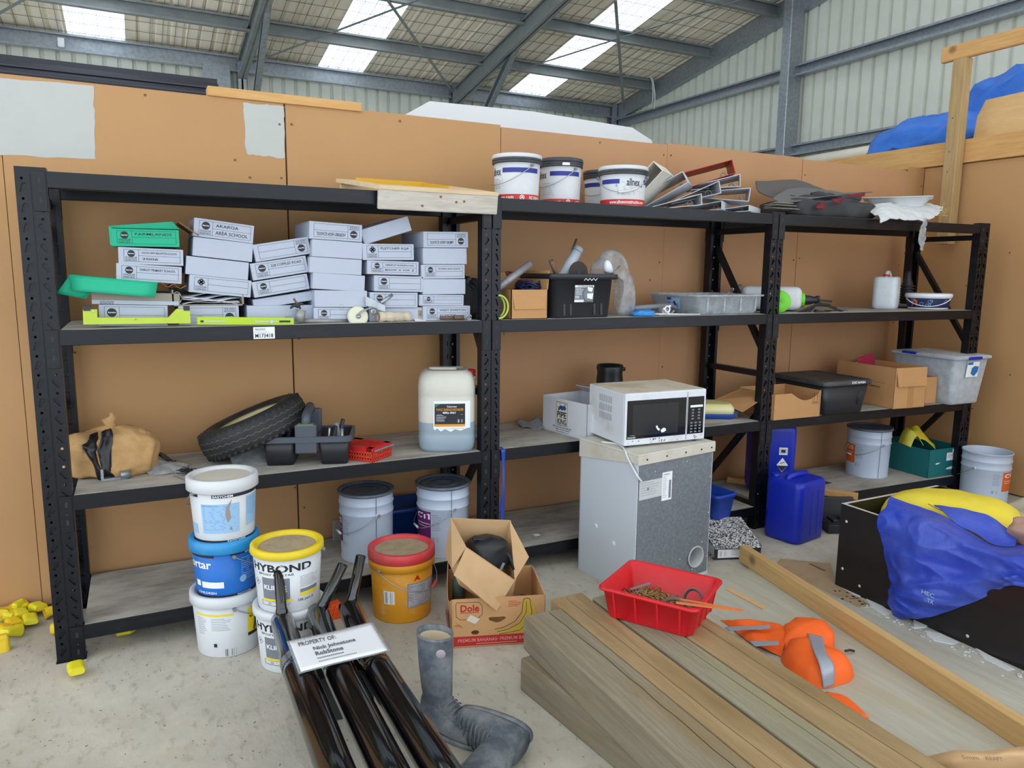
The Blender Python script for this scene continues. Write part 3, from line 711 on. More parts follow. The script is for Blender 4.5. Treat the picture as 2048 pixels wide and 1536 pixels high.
# fifth stack
filing(kB, [(1003, 243), (1380, 130), (1418, 265), (1012, 350)], yD+.03, 'plain white filing box lying askew on Fletcher box', plain=True)
filing(kB, [(1003, 357), (1425, 362), (1425, 492), (1008, 492)], yD, 'white filing box marked Fletcher EQR with arrow emblem', 'FLETCHER EQR', arrows=True)
filing(kB, [(1050, 494), (1475, 508), (1462, 614), (1045, 610)], yD, 'white filing box marked Amberley Business Park box 2 of 2', 'AMBERLEY BUSINESS PARK', 'BOX 2 OF 2')
filing(kB, [(1100, 617), (1500, 628), (1498, 752), (1100, 750)], yD, 'white filing box with blank panel under Amberley Business Park')
filing(kB, [(1062, 756), (1455, 760), (1455, 882), (1065, 882)], yD, 'white filing box with blank panel behind caster plate')
filing(kB, [(1060, 885), (1460, 885), (1460, 1008), (1060, 1008)], yD+.01, 'plain white filing box at bottom behind rolled cream rag', plain=True)
# sixth stack
filing(kB, [(1503, 258), (1870, 262), (1870, 390), (1505, 390)], yD, 'white filing box marked Amuri Area School upside down', 'AMURI AREA SCHOOL', flip=True)
filing(kB, [(1500, 393), (1860, 396), (1858, 526), (1502, 526)], yD, 'plain white filing box under Amuri Area School', plain=True)
filing(kB, [(1485, 530), (1842, 530), (1842, 644), (1487, 644)], yD, 'white filing box marked Te Waka Unua School', 'TE WAKA UNUA SCHOOL')
filing(kB, [(1497, 648), (1848, 648), (1846, 772), (1500, 772)], yD, 'plain white filing box under Te Waka Unua School', plain=True)
filing(kB, [(1467, 776), (1832, 778), (1832, 866), (1470, 866)], yD, 'white filing box marked 28 Weka Street', '28 WEKA STREET')
filing(kB, [(1500, 868), (1885, 868), (1885, 1008), (1500, 1008)], yD, 'white filing box marked West Eyreton School at bottom', 'WEST EYRETON', 'SCHOOL')

# ------------------------------------------------------------------ tools along the shelf front
def outl(k, pts, yf): 
    o = [PY(*k(*p), yf) for p in pts]; return [(p.x, p.z) for p in o]
lv = thing('level_bracket', 'lime green steel bracket with raised ends on shelf front', 'bracket', (0, .03, 0))
B().prism(outl(kA, [(145, 815), (262, 815), (264, 882), (848, 882), (915, 812), (1022, 812), (1030, 928), (150, 938)], .03), .035).obj('frame', m_lime, lv)
for q in ([(150, 785), (208, 785), (208, 826), (150, 826)], [(972, 788), (1022, 788), (1022, 824), (972, 824)]):
    B().prism(outl(kA, q, .028), .03).obj('clamp_block', m_dark, lv, (0, -.003, 0))
p = PY(*kA(232, 830), .03); B().cyl((p.x, 0, p.z), .004, .003, 10, Matrix.Translation((p.x, -.003, p.z)) @ Matrix.Rotation(math.pi/2, 4, 'X') @ Matrix.Translation((-p.x, 0, -p.z))).obj('pin', m_steelw, lv)
for X, Y in ((580, 897), (840, 930)): p = PY(*kA(X, Y), .03); B().box((p.x, -.001, p.z), (.004, .002, .003)).obj('bolt', m_dark, lv)
lb = thing('lime_bar', 'flat lime green bar with sliding gauge on shelf front', 'gauge', (0, .012, 0))
B().prism(outl(kA, [(1082, 876), (1872, 884), (1876, 940), (1085, 938)], .012), .02).obj('bar', M('lime_bright', (176, 206, 30), .45), lb)
B().prism(outl(kA, [(1130, 908), (1315, 908), (1315, 917), (1130, 917)], .012), .002).obj('rod', m_steelw, lb, (0, -.002, 0))
B().prism(outl(kA, [(1110, 904), (1135, 904), (1135, 920), (1110, 920)], .012), .003).obj('stop', m_dark, lb, (0, -.003, 0))
B().prism(outl(kA, [(1755, 905), (1845, 905), (1845, 920), (1755, 920)], .012), .003).obj('grip', m_dark, lb, (0, -.003, 0))
B().prism(outl(kA, [(1555, 908), (1755, 911), (1755, 917), (1555, 921)], .012), .002).obj('needle', m_steelw, lb, (0, -.002, 0))
p = PY(*kA(1690, 914), .012); B().cyl((0, 0, 0), .0085, .004, 16, Matrix.Translation((p.x, 0, p.z)) @ Matrix.Rotation(math.pi/2, 4, 'X')).obj('dial', m_steelw, lb)
for q in ([(1083, 868), (1130, 868), (1130, 876), (1083, 876)], [(1810, 870), (1860, 870), (1860, 884), (1810, 884)]): B().prism(outl(kA, q, .014), .014).obj('foot', m_grey, lb)
def sp(k, X, Y, y): return PY(*k(X, Y), y)
pc = thing('pipe_clamp', 'grey cast pipe clamp with wing bolt on a short tube', 'clamp', (0, 0, 0))
a = sp(kB, 470, 985, .045); b = sp(kB, 525, 890, .05)
B().rod(sp(kB, 485, 1000, .06), sp(kB, 500, 900, .06), .022, 18).obj('collar', m_alu, pc)
B().rod(sp(kB, 520, 990, .06), sp(kB, 880, 992, .06), .0105, 14).obj('tube', m_alu, pc)
B().rod(sp(kB, 495, 890, .06), sp(kB, 440, 808, .05), .0045, 10).obj('bolt', m_rust, pc)
B().tube([sp(kB, 412, 888, .05), sp(kB, 440, 862, .055), sp(kB, 470, 868, .058), sp(kB, 500, 845, .055), sp(kB, 522, 860, .05)], [.004, .008, .011, .008, .004], 8).obj('wing_nut', m_dark, pc)
ca = thing('caster_wheel', 'cream caster wheel with steel swivel plate and stem', 'caster', (0, 0, 0))
c0 = sp(kB, 965, 955, .035); ax = Vector((.75, -.55, .1)).normalized()
q = ax.to_track_quat('Z', 'Y').to_matrix().to_4x4()
wm = Matrix.Translation(c0) @ Matrix.Rotation(math.radians(-25), 4, 'Y') @ Matrix.Rotation(math.radians(78), 4, 'X')
B().lathe([(.006, -.013), (.040, -.013), (.047, -.009), (.049, 0), (.047, .009), (.040, .013), (.006, .013)], 32, wm).obj('wheel', M('cream_nylon', (214, 214, 190), .45), ca)
B().lathe([(1e-5, -.017), (.012, -.017), (.012, .017), (1e-5, .017)], 16, wm).obj('hub', m_zinc, ca)
B().tube([c0+Vector((-.01, -.018, .005)), sp(kB, 1000, 910, .02), sp(kB, 1075, 880, .03), sp(kB, 1110, 890, .04)], [.008, .012, .014, .010], 8, flat=.35).obj('fork', m_zinc, ca)
pl = [sp(kB, *v, y) for v, y in (((1025, 785), .045), ((1190, 865), .03), ((1190, 915), .03), ((1030, 865), .045))]
nrm = (pl[1]-pl[0]).cross(pl[3]-pl[0]).normalized()*.004
B().add(pl+[v+nrm for v in pl], [(0, 1, 2, 3), (7, 6, 5, 4), (0, 4, 5, 1), (1, 5, 6, 2), (2, 6, 7, 3), (3, 7, 4, 0)]).obj('top_plate', m_zinc, ca)
B().lathe([(.008, 0), (.014, .001), (.016, .006), (.008, .008)], 18, Matrix.Translation(sp(kB, 1092, 915, .022)) @ Matrix.Rotation(math.pi/2, 4, 'X')).obj('swivel_ring', m_steelw, ca)
B().rod(sp(kB, 1150, 850, .05), sp(kB, 1245, 775, .065), .0095, 14).obj('stem', m_zinc, ca)
rg = thing('rolled_rag', 'cream rag rolled tight into a short tube', 'rag', (0, 0, 0))
a = sp(kB, 1135, 970, .03); b = sp(kB, 1385, 945, .05); a.z = b.z = L3+.021; a.z += .004
B().tube([a+(b-a)*t+wob((t*3, 1, 2), 2, .003) for t in [i/10 for i in range(11)]], [.024+.003*math.sin(i*2.1) for i in range(11)], 16).obj('roll', m_rag, rg)
B().lathe([(.004, 0), (.012, .003), (.017, .001), (.021, .002)], 16, Matrix.Translation(a+Vector((-.004, 0, 0))) @ Matrix.Rotation(-math.pi/2, 4, 'Y')).obj('roll_end', m_rag, rg)
rb = thing('folded_rag', 'folded cream cloth bundle with layered edges beside the rolled rag', 'rag', (0, 0, 0))
cc = sp(kB, 1510, 960, .05); cc.z = L3
for i in range(5):
    s_ = 1-.17*i
    B().tube([(cc.x+.07*s_*math.cos(t), cc.y+.035+.004*i, cc.z+.031+.029*s_*math.sin(t)+.004*math.sin(t*3+i)) for t in [k*2*math.pi/20 for k in range(20)]], .011, 6, closed=True, flat=1.0).obj('layer', m_rag, rb)
B().sheet(lambda u, v: (cc.x-.05+.06*u, cc.y-.005+.05*v, cc.z+.002+.02*(1-u)*v), 3, 3, .002).obj('white_corner', m_paperw, rb)
ru = thing('rusty_turnbuckle', 'rusty steel rod with a hook eye at shelf end', 'turnbuckle', (0, 0, 0))
a = sp(kB, 1640, 990, .04); b = sp(kB, 1830, 985, .03); a.z = L3+.012; b.z = L3+.014
B().rod(a, a+(b-a)*.6, .008, 12).obj('rod', m_rust, ru)
B().rod(a+(b-a)*.58, b, .0135, 6).obj('nut', m_rust, ru)
B().tube([b+Vector((.03+.013*math.cos(t), 0, .013*math.sin(t))) for t in [k*.5 for k in range(13)]], .0045, 8).rod(b, b+Vector((.018, 0, 0)), .006).obj('eye', m_zinc, ru)

# ------------------------------------------------------------------ top of the first bay: wooden frame with yellow lining
wf = thing('wooden_hatch', 'whitewashed timber board with ply top and yellow lined opening on shelving top', 'wooden board', (1.335, -.065, L4+.012), rot=(math.radians(8.5), 0, 0))
B().lo((0, 0, -.1), (.60, .022, -.012), .004).obj('front_board', woody('weathered_white', (206, 200, 190), (178, 170, 158), scale=(3, 20, 26), rings=2, bump=.4), wf)
m_ply = woody('pale_ply', (222, 200, 166), (206, 180, 144), scale=(3, 20, 20), rings=1.5, bump=.1, knots=False)
B().lo((0, 0, -.012), (.60, .14, .006), .001).obj('ply_front', m_ply, wf)
B().add([(0, 0, -.012), (.05, .14, -.012), (.02, .50, -.012), (-.07, .50, -.012), (0, 0, .006), (.05, .14, .006), (.02, .50, .006), (-.07, .50, .006)], [(3, 2, 1, 0), (4, 5, 6, 7), (0, 1, 5, 4), (1, 2, 6, 5), (2, 3, 7, 6), (3, 0, 4, 7)]).obj('ply_left', m_ply, wf)
B().add([(.40, .14, -.012), (.60, .14, -.012), (.56, .50, -.012), (.38, .50, -.012), (.40, .14, .006), (.60, .14, .006), (.56, .50, .006), (.38, .50, .006)], [(3, 2, 1, 0), (4, 5, 6, 7), (0, 1, 5, 4), (1, 2, 6, 5), (2, 3, 7, 6), (3, 0, 4, 7)]).obj('ply_right', m_ply, wf)
m_yp = M('yellow_paint', (226, 172, 34), .5)
B().lo((.02, .45, -.012), (.38, .47, .018)).obj('lining', m_yp, wf); B().bar((.375, .46, .002), (.40, .14, .002), .012, .028).obj('lining', m_yp, wf)
B().lo((-.05, .47, -.075), (.5, .5, -.012)).obj('packer', m_ply, wf)
sc2 = B().cyl((0, 0, 0), .006, .002, 10, Matrix.Rotation(math.pi/2, 4, 'X')).mesh('nail'); sc2.materials.append(m_fibre)
for x, z in ((.21, -.075), (.30, -.03), (.42, -.045), (.38, -.05)): share('nail', sc2, wf, (x, -.0005, z))
# ================================================================== buckets and pails
m_ridge = M('bucket_black_rim', (58, 60, 66), .5, dirt=.4, dirt_rgb=(110, 108, 104), dscale=14)
m_dblue = M('label_blue', (38, 48, 140), .5); m_lred = M('label_red', (198, 40, 34), .5)
m_purple = M('label_purple', (96, 20, 96), .5); m_orange = M('label_orange', (214, 96, 32), .55)
m_lgrey = M('label_grey', (120, 126, 136), .6); m_lblue = M('label_light_blue', (150, 190, 226), .6); m_sky_b = M('bucket_blue', (14, 104, 196), .45, dirt=.25, dirt_rgb=(60, 130, 190), dscale=8)
m_cyan = M('lid_blue', (26, 140, 206), .45, dirt=.4, dirt_rgb=(100, 160, 196), dscale=8)
m_ylid = M('lid_yellow', (228, 200, 30), .5, dirt=.3, dirt_rgb=(190, 160, 60), dscale=8)
m_rlid = M('lid_red', (208, 58, 66), .5, dirt=.5, dirt_rgb=(190, 110, 104), dscale=6)
m_ochre = M('bucket_ochre', (218, 150, 20), .5, dirt=.6, dirt_rgb=(206, 180, 150), dscale=16, dlo=.56, dhi=.72)
m_dust = M('dried_dust', (170, 152, 124), .95, dirt=.6, dirt_rgb=(136, 116, 92), dscale=18, bump=.5, bscale=50)
m_steel = M('white_enamel_steel', (184, 196, 216), .3, dirt=.15, dirt_rgb=(170, 180, 196), dscale=5)
m_lidst = M('dark_steel_lid', (86, 98, 116), .4, .3, dirt=.6, dirt_rgb=(140, 138, 130), dscale=6)
m_lyel = M('label_yellow', (240, 212, 20), .55)

def fitc(l, r, py, yc):
    c = PY((l+r)/2, py, yc); return c.x, (r-l)/2*((c-CAMP).dot(_f))/FPX
def bail(root, rt, z, a0, a1, drop, mat=None, grip=None, out=.012, t0=0., t1=1.):
    pts = []
    for i in range(25):
        t = t0+(t1-t0)*i/24; a = math.radians(a0+(a1-a0)*t); r = rt+out+.004*math.sin(math.pi*t)
        pts.append((r*math.sin(a), -r*math.cos(a), z-drop*math.sin(math.pi*t)))
    h = B().tube(pts, .0022, 6).obj('handle', mat or m_steelw, root)
    for a in (a0, a1):
        a = math.radians(a); n = Vector((math.sin(a), -math.cos(a), 0)); B().rod(n*(rt-.002)+Vector((0, 0, z)), n*(rt+out+.003)+Vector((0, 0, z)), .008, 10).obj('lug', m_grey if grip is None else grip, h)
    return pts, h
def bucket(name, label, loc, rb, rt, h, body, lid, rimd=.02, liddish=.004, rings=(), group=None, yaw=0., cat='bucket', lidtop=None, collar=None):
    t = thing(name, label, cat, loc, facing(loc)+yaw, group)
    R = lambda z: rb+(rt-rb)*z/h
    pr = [(1e-5, .004), (rb-.012, .004), (rb-.008, 0), (rb-.002, 0), (rb, .006)]
    for z, d in rings: pr += [(R(z-.004), z-.004), (R(z)+d, z-.001), (R(z)+d, z+.001), (R(z+.004), z+.004)]
    pr += [(rt, h), (rt-.003, h), (rb-.003, .008), (1e-5, .008)]
    B().lathe(pr, 56).obj('body', body, t)
    if collar: B().lathe([(rt-.001, h-.055), (rt+.006, h-.05), (rt+.007, h-.005), (rt-.001, h)], 56).obj('collar', collar, t)
    if lid:
        B().lathe([(1e-5, h-liddish), (rt-.022, h-liddish), (rt-.016, h+.002), (rt-.013, h+.009), (rt+.002, h+.010), (rt+.008, h+.006), (rt+.009, h-rimd+.002), (rt+.006, h-rimd), (rt+.001, h-rimd)], 56).obj('lid', lid, t); lo_ = bpy.data.objects[-1] if False else t.children[-1]
        if lidtop: B().lathe([(1e-5, h-liddish+.003), (rt-.05, h-liddish+.0025), (rt-.022, h-liddish+.0006)], 40).obj('lid_dust', lidtop, lo_)
    return t
G_AL = 'white allnex pails on the shelving top'
def allnex(l, r, top, yc, label, a_logo, lidw, a_band=(0, 0), grp=G_AL, handle=(50, -130, .075)):
    x, rr_ = fitc(l, r, 370, yc); R = rr_*.97; h = PY((l+r)/2, top+8, yc-R).z-L4-.008
    t = bucket('paint_pail', label, (x, yc, L4), R*.9, R*.97, h, m_white, m_white if lidw else m_ridge, .012, group=grp)
    B().lathe([(R*.96, h-.012), (R*1.035, h-.014), (R*1.04, h-.022), (R*.99, h-.025), (R*1.03, h-.029), (R*1.03, h-.036), (R*.95, h-.038)], 48).obj('black_rim', m_ridge, t)
    mp = cone(R*.9, R*.97, h); rm = R*.935
    B_ = lambda d: math.radians(d)*rm
    Ink().rect(B_(-95), .004, B_(95), .036, 30).obj('red_band', m_lred, t, mp)
    z0, z1 = h-.088, h-.064
    ink = Ink()
    for a, b in a_band: ink.rect(B_(a), z0, B_(b), z1, 12)
    ink.obj('blue_stripe', m_dblue, t, mp)
    if a_logo is not None:
        w_ = .04; Ink().text('allnex', B_(a_logo)-w_, z0-.012, B_(a_logo)+w_, z1+.004, .015).obj('brand_lettering', m_ink, t, mp)
    return t, mp, B_, h, R
t, mp, B_, h, R = allnex(984, 1083, 296, .21, 'white allnex pail with white lid beside the wooden board', -62, True, ((-38, 62),))
Ink().text('construction.com', B_(-92), .013, B_(-8), .029, .015).text('NZ 0508 458', B_(34), .012, B_(78), .028, .015).obj('web_lettering', m_paperw, t, mp, .0012)
Ink().ring(B_(14), .02, .013, .004).disc(B_(14), .02, .005).obj('round_seal', m_paperw, t, mp, .0012)
Ink().frame(B_(-70), .08, B_(-38), .12, .001).lines(B_(-70), .06, B_(-40), .115, 6, .2).line([(B_(-50), .13), (B_(-46), .142), (B_(-42), .13), (B_(-50), .13)], .001).obj('small_print', m_lgrey, t, mp)
bail(t, R, h-.05, 38, -142, .10, out=.008)
t, mp, B_, h, R = allnex(1076, 1165, 305, .30, 'white allnex pail with black lid between two white-lidded pails', -62, False, ((-30, 62),))
Ink().text('construction.com', B_(-75), .013, B_(2), .029, .015).text('NZ 0508', B_(50), .012, B_(80), .028, .015).obj('web_lettering', m_paperw, t, mp, .0012)
Ink().ring(B_(24), .02, .013, .004).disc(B_(24), .02, .005).obj('round_seal', m_paperw, t, mp, .0012)
Ink().lines(B_(-60), .05, B_(-12), .12, 7, .15).obj('small_print', m_lgrey, t, mp)
Ink().rect(B_(5), h-.034, B_(26), h-.02, 4).obj('tape_tag', m_paperw, t, cone(R*1.04, R*1.04, h))
bail(t, R, h-.05, 42, -138, .10, out=.008)
t, mp, B_, h, R = allnex(1166, 1245, 330, .42, 'white allnex pail with black lid half hidden behind another', None, False, ((-80, 40),))
bail(t, R, h-.05, 60, -120, .09, out=.008)
t, mp, B_, h, R = allnex(1196, 1295, 320, .13, 'white allnex pail with full logo next to the binders', 28, True, ((-62, -8), (62, 86)))
Ink().text('www.allnexconstruction.com', B_(-34), .012, B_(66), .03, .015).obj('web_lettering', m_paperw, t, mp, .0012)
Ink().lines(B_(-14), .055, B_(58), .125, 9, .18).bars(B_(-18), .1, B_(-12), .115, 5).rect(B_(50), .1, B_(56), .11).obj('small_print', m_lgrey, t, mp)
bail(t, R, h-.05, -78, 72, .085, out=.010)
B().tube([( (R+.012)*math.sin(a), -(R+.012)*math.cos(a), h-.05-.085*math.sin(math.pi*(math.degrees(a)+78)/150)) for a in [math.radians(v) for v in range(-10, 36, 5)]], .007, 8).obj('grip', m_white, t)

# ------------------------------------------------------------------ stacks on the floor
def floorpail(l, r, bot, R=None):
    p = PZ((l+r)/2, bot, 0); d = (p-CAMP).to_2d().normalized(); depth = (p-CAMP).dot(_f); R = R or (r-l)/2*depth/FPX
    return Vector((p.x+d.x*R, p.y+d.y*R, 0)), R
c, R = floorpail(400, 522, 1316, .135)
SB = 'stack of mortar buckets in front of first bay'
HB = .262
t = bucket('mortar_bucket', 'white bucket with yellow workman symbol at bottom of stack', c, .128, .143, HB, m_white, m_white, .035, group=SB, collar=None)
mp = cone(.128, .143, HB); A = lambda d: math.radians(d)*.1355
Ink().rect(A(34), .09, A(84), .205, 10).obj('symbol_panel', m_lyel, t, mp)
Ink().rect(A(34), .075, A(84), .09, 10).disc(A(52), .187, .008).poly([(A(48), .178), (A(56), .178), (A(55), .14), (A(57), .093), (A(53), .093), (A(52), .13), (A(50), .093), (A(46), .093), (A(49), .14)]).line([(A(49), .172), (A(41), .158), (A(37), .165)], .005).line([(A(55), .172), (A(62), .15)], .005).rect(A(68), .093, A(78), .13).obj('workman_symbol', m_ink, t, mp, .0012)
Ink().rect(A(-62), .19, A(8), .199, 10).obj('yellow_line', m_lyel, t, mp)
Ink().lines(A(-60), .10, A(-38), .18, 10, .2).lines(A(-30), .12, A(6), .18, 8, .2).obj('small_print', m_lgrey, t, mp)
Ink().bars(A(-8), .008, A(14), .04, 16).rect(A(-28), .05, A(-22), .066).obj('barcode', m_ink, t, mp)
bail(t, .143, HB-.045, 10, 190, .09, out=.006)
z2 = HB+.001
t = bucket('mortar_bucket', 'blue mortar bucket in the middle of the bucket stack', (c.x, c.y, z2), .120, .134, .235, m_sky_b, m_cyan, .04, group=SB)
mp = cone(.120, .134, .235); A = lambda d: math.radians(d)*.127
Ink().text('Mortar', A(-98), .13, A(-26), .168, .02).obj('lettering', m_paperw, t, mp)
Ink().text('CHILDREN', A(-62), .018, A(-20), .028, .01).rect(A(-50), .045, A(-5), .072, 6).rect(A(-66), .05, A(-54), .075, 3).obj('small_print', m_paperw, t, mp)
Ink().lines(A(28), .06, A(80), .165, 12, .25).disc(A(32), .072, .016).obj('pale_print', m_lblue, t, mp)
Ink().rect(A(-90), .180, A(-20), .193, 14).rect(A(8), .184, A(90), .194, 14).rect(A(-90), .002, A(90), .012, 30).obj('dark_bands', m_ink, t, mp)
Ink().text('EASYCHEM', A(36), .185, A(72), .193, .02).text('EASYCHEM', A(20), .003, A(52), .011, .02).obj('band_lettering', m_paperw, t, mp, .0012)
bail(t, .134, .18, 14, 194, .09, out=.008)
z3 = z2+.236
t = bucket('mortar_bucket', 'white EASYCHEM bucket with dusty lid on top of bucket stack', (c.x+.004, c.y+.004, z3), .120, .136, .262, m_white, m_white, .045, group=SB, lidtop=M('chalk_dust', (200, 194, 182), .9))
mp = cone(.120, .136, .262); A = lambda d: math.radians(d)*.128
Ink().rect(A(-42), .045, A(28), .172, 10).rect(A(42), .06, A(84), .19, 8).rect(A(-80), .04, A(-56), .082, 5).obj('pale_panels', m_lblue, t, mp)
Ink().lines(A(-38), .055, A(24), .165, 14, .2).text('INSTRUCTIONS', A(-40), .163, A(-12), .168, .01).lines(A(44), .1, A(80), .18, 10, .2).obj('small_print', M('print_blue', (96, 140, 196), .6), t, mp, .0012)
Ink().rect(A(-90), .200, A(-48), .212, 8).rect(A(-20), .198, A(90), .212, 16).rect(A(-90), .004, A(90), .014, 30).obj('dark_bands', m_ink, t, mp)
Ink().text('EASYCHEM', A(-18), .2, A(16), .21, .02).text('EASYCHEM', A(4), .005, A(40), .013, .02).obj('band_lettering', m_paperw, t, mp, .0014)
Ink().poly([(A(6), .09), (A(12), .11), (A(9), .15), (A(14), .19), (A(4), .16), (A(2), .12)]).poly([(A(8), .06), (A(14), .055), (A(12), .075)]).obj('scrape_mark', m_boxi, t, mp, .0016)
bail(t, .136, .215, -55, -235, .10, out=.010)

c, R = floorpail(528, 640, 1347, .125)
SH = 'hybond buckets behind the black pipes'
def hybond(z, label, h, sy, lid, lt):
    t = bucket('epoxy_bucket', label, (c.x, c.y, z), .122, .138, h, m_white, lid, .022, group=SH, lidtop=lt, liddish=.008)
    mp = cone(.122, .138, h); A = lambda d: math.radians(d)*.13
    Ink().text('HYBOND', A(-72), h-.075, A(42), h-.042, .03).obj('brand_lettering', m_ink, t, mp)
    Ink().text('EPOXY MORTAR', A(-56), h-.09, A(10), h-.081, .01).lines(A(20), .105, A(62), h-.10, 9, .2).text('10lt part A', A(16), .045, A(48), .06, .01).lines(A(-56), .03, A(6), .055, 4, .3).line([(A(-72), .13), (A(-64), .145), (A(-56), .13), (A(-64), .115), (A(-72), .13)], .0015).disc(A(-64), .13, .004).obj('small_print', m_ink, t, mp)
    Ink().rect(A(-50), .065, A(2), h-.10, 8).rect(A(20), .085, A(58), .10, 5).obj('grey_panel', m_lgrey, t, mp, .0003)
    Ink().text('KLIPOS', A(-46), .105, A(-4), .125, .03).obj('panel_lettering', m_paperw, t, mp, .0012)
    Ink().poly([(A(-18), .095), (A(-4), .105), (A(-2), .1), (A(-12), .09)]).rect(A(-52), .055, A(6), .064, 6).rect(A(20), .07, A(58), .084, 5).obj('yellow_marks', m_lyel, t, mp, .0013)
    return t, mp, A
t, mp, A = hybond(0, 'lower white HYBOND bucket standing on the floor', .255, 0, m_white, None)
t, mp, A = hybond(.256, 'upper white HYBOND bucket with dusty yellow lid', .255, 0, m_ylid, m_dust)
pts, _h = bail(t, .138, .225, 78, 258, .09, out=.012)

c, R = floorpail(748, 862, 1248, .138)
t = bucket('grout_bucket', 'ochre yellow bucket with grubby red lid beside banana box', c, .137, .150, .325, m_ochre, m_rlid, .038, liddish=.008, lidtop=m_dust, collar=None)
B().lathe([(.146, .245), (.156, .25), (.158, .285), (.150, .29)], 56).obj('collar', M('bucket_ochre_clean', (214, 146, 22), .5), t)
mp = cone(.137, .150, .325); A = lambda d: math.radians(d)*.143
Ink().rect(A(10), .075, A(74), .195, 10).obj('grey_label', M('worn_grey_label', (176, 180, 188), .6, dirt=.6, dirt_rgb=(120, 120, 124), dscale=26), t, mp)
Ink().frame(A(10), .075, A(74), .195, .003, 8).lines(A(14), .1, A(66), .18, 6, .15).text('technical data', A(14), .08, A(44), .088, .01).obj('label_print', m_lgrey, t, mp, .0012)
Ink().rect(A(-36), .095, A(-14), .16, 4).obj('barcode_label', m_paperw, t, mp)
for i in range(12): pass
Ink().bars(A(-33), .1, A(-17), .155, 12).obj('barcode', m_ink, t, mp, .0012)
Ink().poly([(A(22), .205), (A(36), .205), (A(29), .235)]).obj('triangle_mark', m_lred, t, mp)
bail(t, .150, .255, -42, 138, .105, out=.014)
gp = []
for i in range(9):
    tt = .56+.012*i; a = math.radians(-42+180*tt); gp.append(((.166)*math.sin(a), -(.166)*math.cos(a), .255-.105*math.sin(math.pi*tt)))
B().tube(gp, .008, 8).obj('grip', m_rlid, t)

# ------------------------------------------------------------------ steel pails
def steel(l, r, bot, top, z, label, lab, a_lab, txt, lid, seam, bl, yaw=0., h=None, Rf=None, group='white steel pails'):
    p = PZ((l+r)/2, bot, z); d = (p-CAMP).to_2d().normalized(); R = Rf or (r-l)/2*((p-CAMP).dot(_f))/FPX/1.04
    c = Vector((p.x+d.x*R, p.y+d.y*R, z)); h = h or PY((l+r)/2, top, p.y).z-z
    t = thing('steel_pail', label, 'pail', c, facing(c), group)
    rb = R*.96
    pr = [(1e-5, .006), (rb-.01, .006), (rb-.008, 0), (rb+.001, 0), (rb+.002, .004), (rb, .008)]
    for q in (h*.70, h*.84): k = rb+(R-rb)*q/h; pr += [(k, q-.007), (k+.0045, q-.002), (k+.0045, q+.002), (k, q+.007)]
    pr += [(R, h-.006), (R+.006, h-.004), (R+.006, h+.003), (R-.001, h+.003), (R-.003, h-.004), (rb-.003, .01), (1e-5, .01)]
    B().lathe(pr, 56).obj('body', m_steel, t)
    if lid:
        B().lathe([(1e-5, h-.008), (R*.3, h-.008), (R*.32, h-.006), (R*.5, h-.006), (R*.52, h-.008), (R*.7, h-.008), (R*.72, h-.006), (R*.88, h-.006), (R*.9, h-.009), (R-.012, h-.009), (R-.008, h+.004), (R+.002, h+.006), (R+.009, h+.003), (R+.009, h-.008), (R+.003, h-.012)], 56).obj('lid', lid, t)
    mp = cone(rb, R, h); A = lambda d_: math.radians(d_)*(R+rb)/2
    if seam is not None: Ink().rect(A(seam)-.0012, .006, A(seam)+.0012, h-.012).obj('seam', m_ink, t, mp, .0048)
    if lab:
        Ink().rect(A(a_lab[0]), h*.28, A(a_lab[1]), h*.66, 8).obj('label', lab, t, mp); lb_o = t.children[-1]
        Ink().text(txt, A(a_lab[2]), h*.55, A(a_lab[3]), h*.63, .03).rect(A(a_lab[2]), h*.48, A(a_lab[3]), h*.487, 4).rect(A(a_lab[2]), h*.44, A(a_lab[3]), h*.445, 4).obj('label_lettering', m_paperw, lb_o, mp, .0012)
        s_ = 1 if a_lab[1] < 20 else -1
        e = a_lab[1]+3 if s_ > 0 else a_lab[0]-26
        Ink().lines(A(e), h*.38, A(e+22), h*.62, 8, .2).bars(A(e), h*.24, A(e+14), h*.3, 10).obj('small_print', m_lgrey, t, mp)
    if bl:
        pts, hh = bail(t, R, h*.70+.0, bl[0], bl[1], bl[2], grip=m_steelw, out=.012)
        a = math.radians(bl[0]); n = Vector((math.sin(a), -math.cos(a), 0))
        B().lathe([(1e-5, .004), (.008, .005), (.014, .002), (.015, 0)], 18, Matrix.Translation(n*(R+.002)+Vector((0, 0, h*.70))) @ n.to_track_quat('Z', 'Y').to_matrix().to_4x4()).obj('ear', m_steel, t)
        if len(bl) > 3:
            m_ = 12+bl[3]; B().rod(pts[m_-1], pts[m_+2], .006, 8).obj('grip', m_white, t)
    return t
steel(680, 790, 1128, 967, L1, 'white steel pail with blank front and dark blue lid', m_purple, (-86, -64, -84, -66), 'CTI', m_lidst, 20, (24, -156, .10, 0), h=.355, Rf=.138)
steel(832, 941, 1118, 955, L1, 'white steel pail with purple CTI label and pale lid', m_purple, (-86, -28, -72, -30), 'CTI', m_lidst, 18, (24, -156, .11, 0), h=.375, Rf=.138)
steel(1688, 1775, 957, 855, L1, 'white steel pail with orange CTI label on the shelf beside teal box', m_orange, (-88, -36, -80, -44), 'CTI', m_lidst, 32, (40, -140, .09, 0), Rf=.150, h=.36)
steel(1917, 2010, 1010, 910, 0, 'white steel pail with orange CTI label standing on the floor', m_orange, (44, 88, 50, 84), 'CTI', None, None, (-26, -206, .11), Rf=.158, h=.37)
